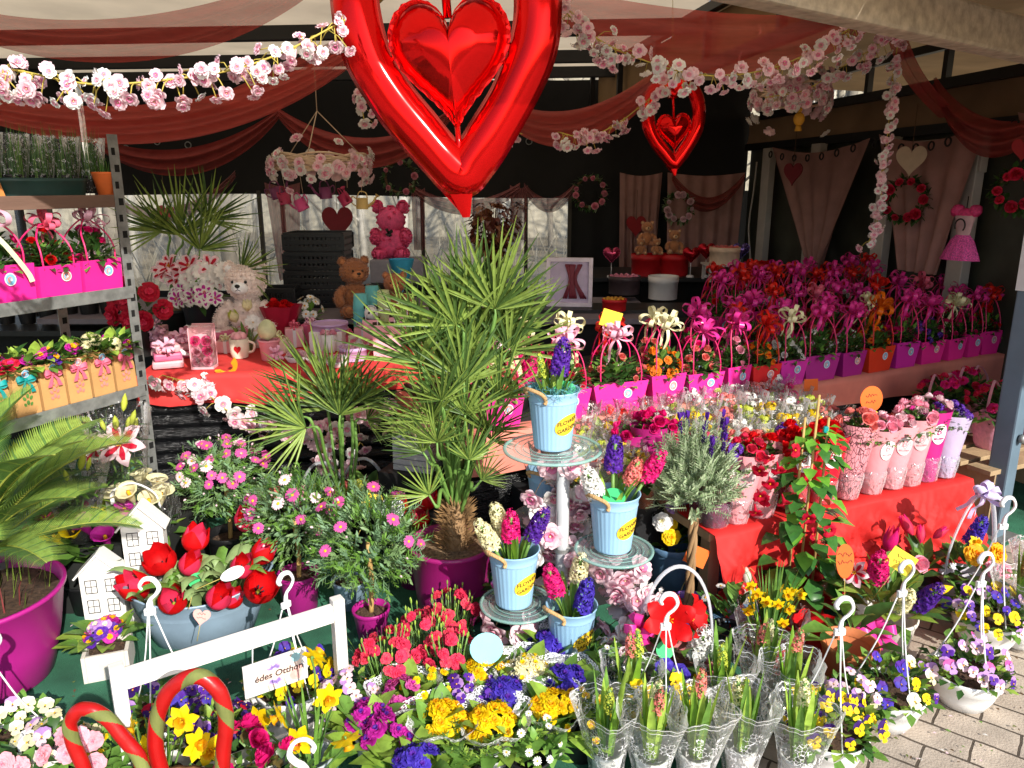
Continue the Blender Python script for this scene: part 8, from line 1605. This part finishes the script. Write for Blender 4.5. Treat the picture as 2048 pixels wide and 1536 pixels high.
# right hand arrangements
ar = up(1762, 2.34, .012); o = thing('flower_arrangement', 'white pot arrangement with pink tulip, hyacinths, cards and a magenta bow', 'flower arrangement', ar, 0); part('pot', pot_mb(.10, .08, .13, mt('pot_cream', (222, 214, 204), .5)), o); mb = MB(); dome_leaves(mb, 44, .12, .11, .11, .028, (DGREEN, GREEN, LGREEN), .12, .25, 8, .4, .1); strap_leaves(mb, 10, .26, .010, (LGREEN, GREEN), .7, 3, .12); part('foliage', mb, o)
part('tulip', F_tulip(HOT, PINKR, .85, 1.5), o, facing((-.01, .03, .34), (.1, -.2, 1), 0, .8)); part('hyacinth', HY['k'][0], o, facing((-.055, -.02, .27), (-.2, -.4, 1), 0, 1.15)); part('hyacinth', HY['w'][0], o, facing((-.01, -.09, .21), (-.1, -.7, .8), 0, 1.1)); part('hyacinth', HY['p'][0], o, facing((.055, -.08, .20), (.3, -.6, 1), 0, 1.1)); part('lily_bud', F_bud(YEL, .085, .018), o, facing((.11, -.03, .22), (1, -.3, .5), 0, 1)); part('blossom', ROSES['pink'], o, facing((.10, .02, .30), (.3, -.8, .5), 0, 1.5)); part('blossom', LILYP, o, facing((-.12, 0, .28), (-.6, -.7, .3), 0, .6))
for p in ((-.075, -.10, .13), (-.085, -.11, .17)): part('bow', bow_mb(SATM, .07, 9, 4, 6, .015), o, facing(p, (-.3, -.8, .4), p[2]*9, 1)); break
card(at(1690, 1118, 2.28), 'orange', 'drop', .05, 'orange drop shaped handwritten card left of the pink tulip', .16, .1, -.2, True, 5); card(at(1802, 1122, 2.28), 'yellow', 'square', .042, 'yellow curled card right of the pink tulip', .16, -.3, -.2, True, 6, roll=.5)
mixpot('tulip_pot', 'small pink tulip plant at the foot of the red cloth, right of the orange card', up(1830, 2.6, .012), BLKP, 0, [(F_tulip(PINKR, HOT, .85, 1.5), 3, .06, .08, .22, .6)], pr=(.07, .055, .12), fol=(20, .08, .12, .12, .022), seed=9)
ar = up(1925, 2.58, .012); o = thing('flower_arrangement', 'arrangement with orange ranunculus and an arched handle tied with a lilac bow', 'flower arrangement', ar, .2); part('pot', pot_mb(.095, .08, .14, mt('pot_lilac_white', (220, 216, 226), .5)), o); mb = MB(); dome_leaves(mb, 50, .11, .10, .08, .024, (DGREEN, GREEN), .13, .25, 9, .4, .1); part('foliage', mb, o)
mb = MB(); mb.tube(catmull([(-.10, 0, .12), (-.095, 0, .26), (-.05, 0, .40), (.0, 0, .46), (.05, 0, .43), (.085, 0, .30), (.10, 0, .12)], 6), .008, CLH, 9, flat=.6); part('handle', mb, o); part('bow', bow_mb(SATL, .06, 9, 3, 3, .013), o, facing((-.0, -.01, .465), (0, -.6, .8), 0, 1))
for p, m_, s in (((-.05, -.06, .26), RANO, 1.1), ((.035, -.07, .26), RANO, 1.1), ((.0, -.10, .21), RANK, 1.0), ((.06, -.09, .20), RANK, .9), ((-.02, -.03, .29), NARS, 1.3)): part('blossom', m_, o, facing(p, (p[0]*3, -1, .6), s*4, s))
part('hyacinth', HY['b'][0], o, facing((.0, .01, .27), (.05, -.3, 1), 0, 1.0))
for i, (px, Y, lab) in enumerate(((2035, 2.35, 'lace wrapped hyacinth cut by the right edge, tan spike'), (2070, 2.55, 'lace wrapped pink hyacinth behind it at the right edge'))):
    o = thing('hyacinth_sleeve', lab, 'wrapped plant', up(px, Y, .012), 0, 'budding hyacinths in lace printed clear sleeves', 1.15); part('pot', HPOT, o); part('foliage', HLF[i], o); part('hyacinth', F_hyacinth(petm('petal_tan', (190, 150, 96)), SALM, .10, .03, 14) if i == 0 else HY['k'][0], o, facing((0, 0, .22), (0, -.1, 1), 0)); part('sleeve', HSL[i], o)
mixpot('tan_pot_plant', 'terracotta pot with a few leaves behind the purple pansy bowl', up(1690, 2.14, .012), mt('pot_terracotta_light', (196, 116, 70), .7, .12, 14), 0, [], pr=(.085, .065, .15), fol=(16, .09, .12, .13, .03), seed=12)
mb = MB(); mb.lathe([(.05, 0), (.06, .05), (.075, .12)], mt('red_wrap', (206, 24, 30), .4, .06), 20, bump=lambda t, v: .012*v*sin(5*t)); solo('red_wrap_pot', mb, 'small red wrapped pot beside the miniature daffodils', 'pot', up(1622, 2.30, .012))
mixpot('leafy_pot', 'dark leafed potted plant on the carpet under the lowest glass plate', up(1240, 2.02, .012), BLKP, 0, [], pr=(.055, .045, .09), fol=(22, .10, .05, .09, .034), lm=(DGREEN, GREEN), seed=14)
mixpot('leafy_pot', 'green leafed plant between the lavender pot and the amaryllis basket', up(1450, 2.30, .012), BLKP, 0, [(F_daisy(WHT), 4, .08, .08, .16, .8)], pr=(.055, .045, .10), fol=(46, .09, .11, .07, .018), seed=15)
mixpot('leafy_pot', 'low leafy filler pot in front of the burgundy palm pot', up(1010, 2.5, .012), BLKP, 0, [(PAN['mauve'], 4, .08, .08, .14, .8)], pr=(.055, .045, .10), fol=(46, .09, .10, .06, .018), seed=16)
SMALLY = F_rosette(YEL, YELD, .014, 3, .3); SMALLW = F_daisy(WHT, .014, 13)
for i, (px, Y, fl, lab) in enumerate(((705, 1.90, PAN['lilac'], 'lilac viola filler pot right of the frame post'), (865, 1.93, SMALLY, 'tiny yellow bloom filler pot between the carnations and yellow primroses'), (935, 1.90, PAN['violet'], 'violet viola filler pot behind the yellow primroses'), (1160, 1.82, SMALLY, 'tiny yellow bloom pot left of the clear hyacinth sleeves'), (1060, 1.72, SMALLW, 'small white daisy pot at the bottom edge right of the yellow primrose'), (470, 1.76, PAN['wine'], 'wine red viola pot under the hanging home sign'), (420, 1.80, PAN['violet'], 'violet viola pot framed by the big striped hoop'), (250, 1.70, SMALLY, 'tiny yellow bloom pot beside the left frame post'), (1180, 2.12, SMALLW, 'small white daisy pot at the foot of the bucket stand'), (1700, 1.92, PAN['lilac'], 'small lilac viola pot squeezed between the white bowls'))):
    mixpot('viola_pot', lab, up(px, Y, .012), BLKP, 0, [(fl, 14, .09, .075, .11, .8)], 'small filler pots in the foreground', pr=(.055, .045, .085), fol=(120, .10, .085, .034, .010), lm=(GREEN, LGREEN, DGREEN), seed=30+i)
# fallen petals and leaf bits lie about on the carpet and bricks
mb = MB(); r_ = random.Random(44)
for k in range(420):
    p = on(r_.uniform(1250, 2040), r_.uniform(1180, 1536), 0) if k % 2 else on(r_.uniform(140, 1300), r_.uniform(1150, 1536), 0); a = r_.uniform(0, 6.3); mb.leaf((p.x, p.y, .0135), (cos(a), sin(a), .05), r_.uniform(.006, .018), r_.uniform(.002, .006), r_.choice((PINKL, GREEN, OLIVE, BROWNV, WHT, BROWNV)))
setting('fallen_petals', mb, 'stuff')
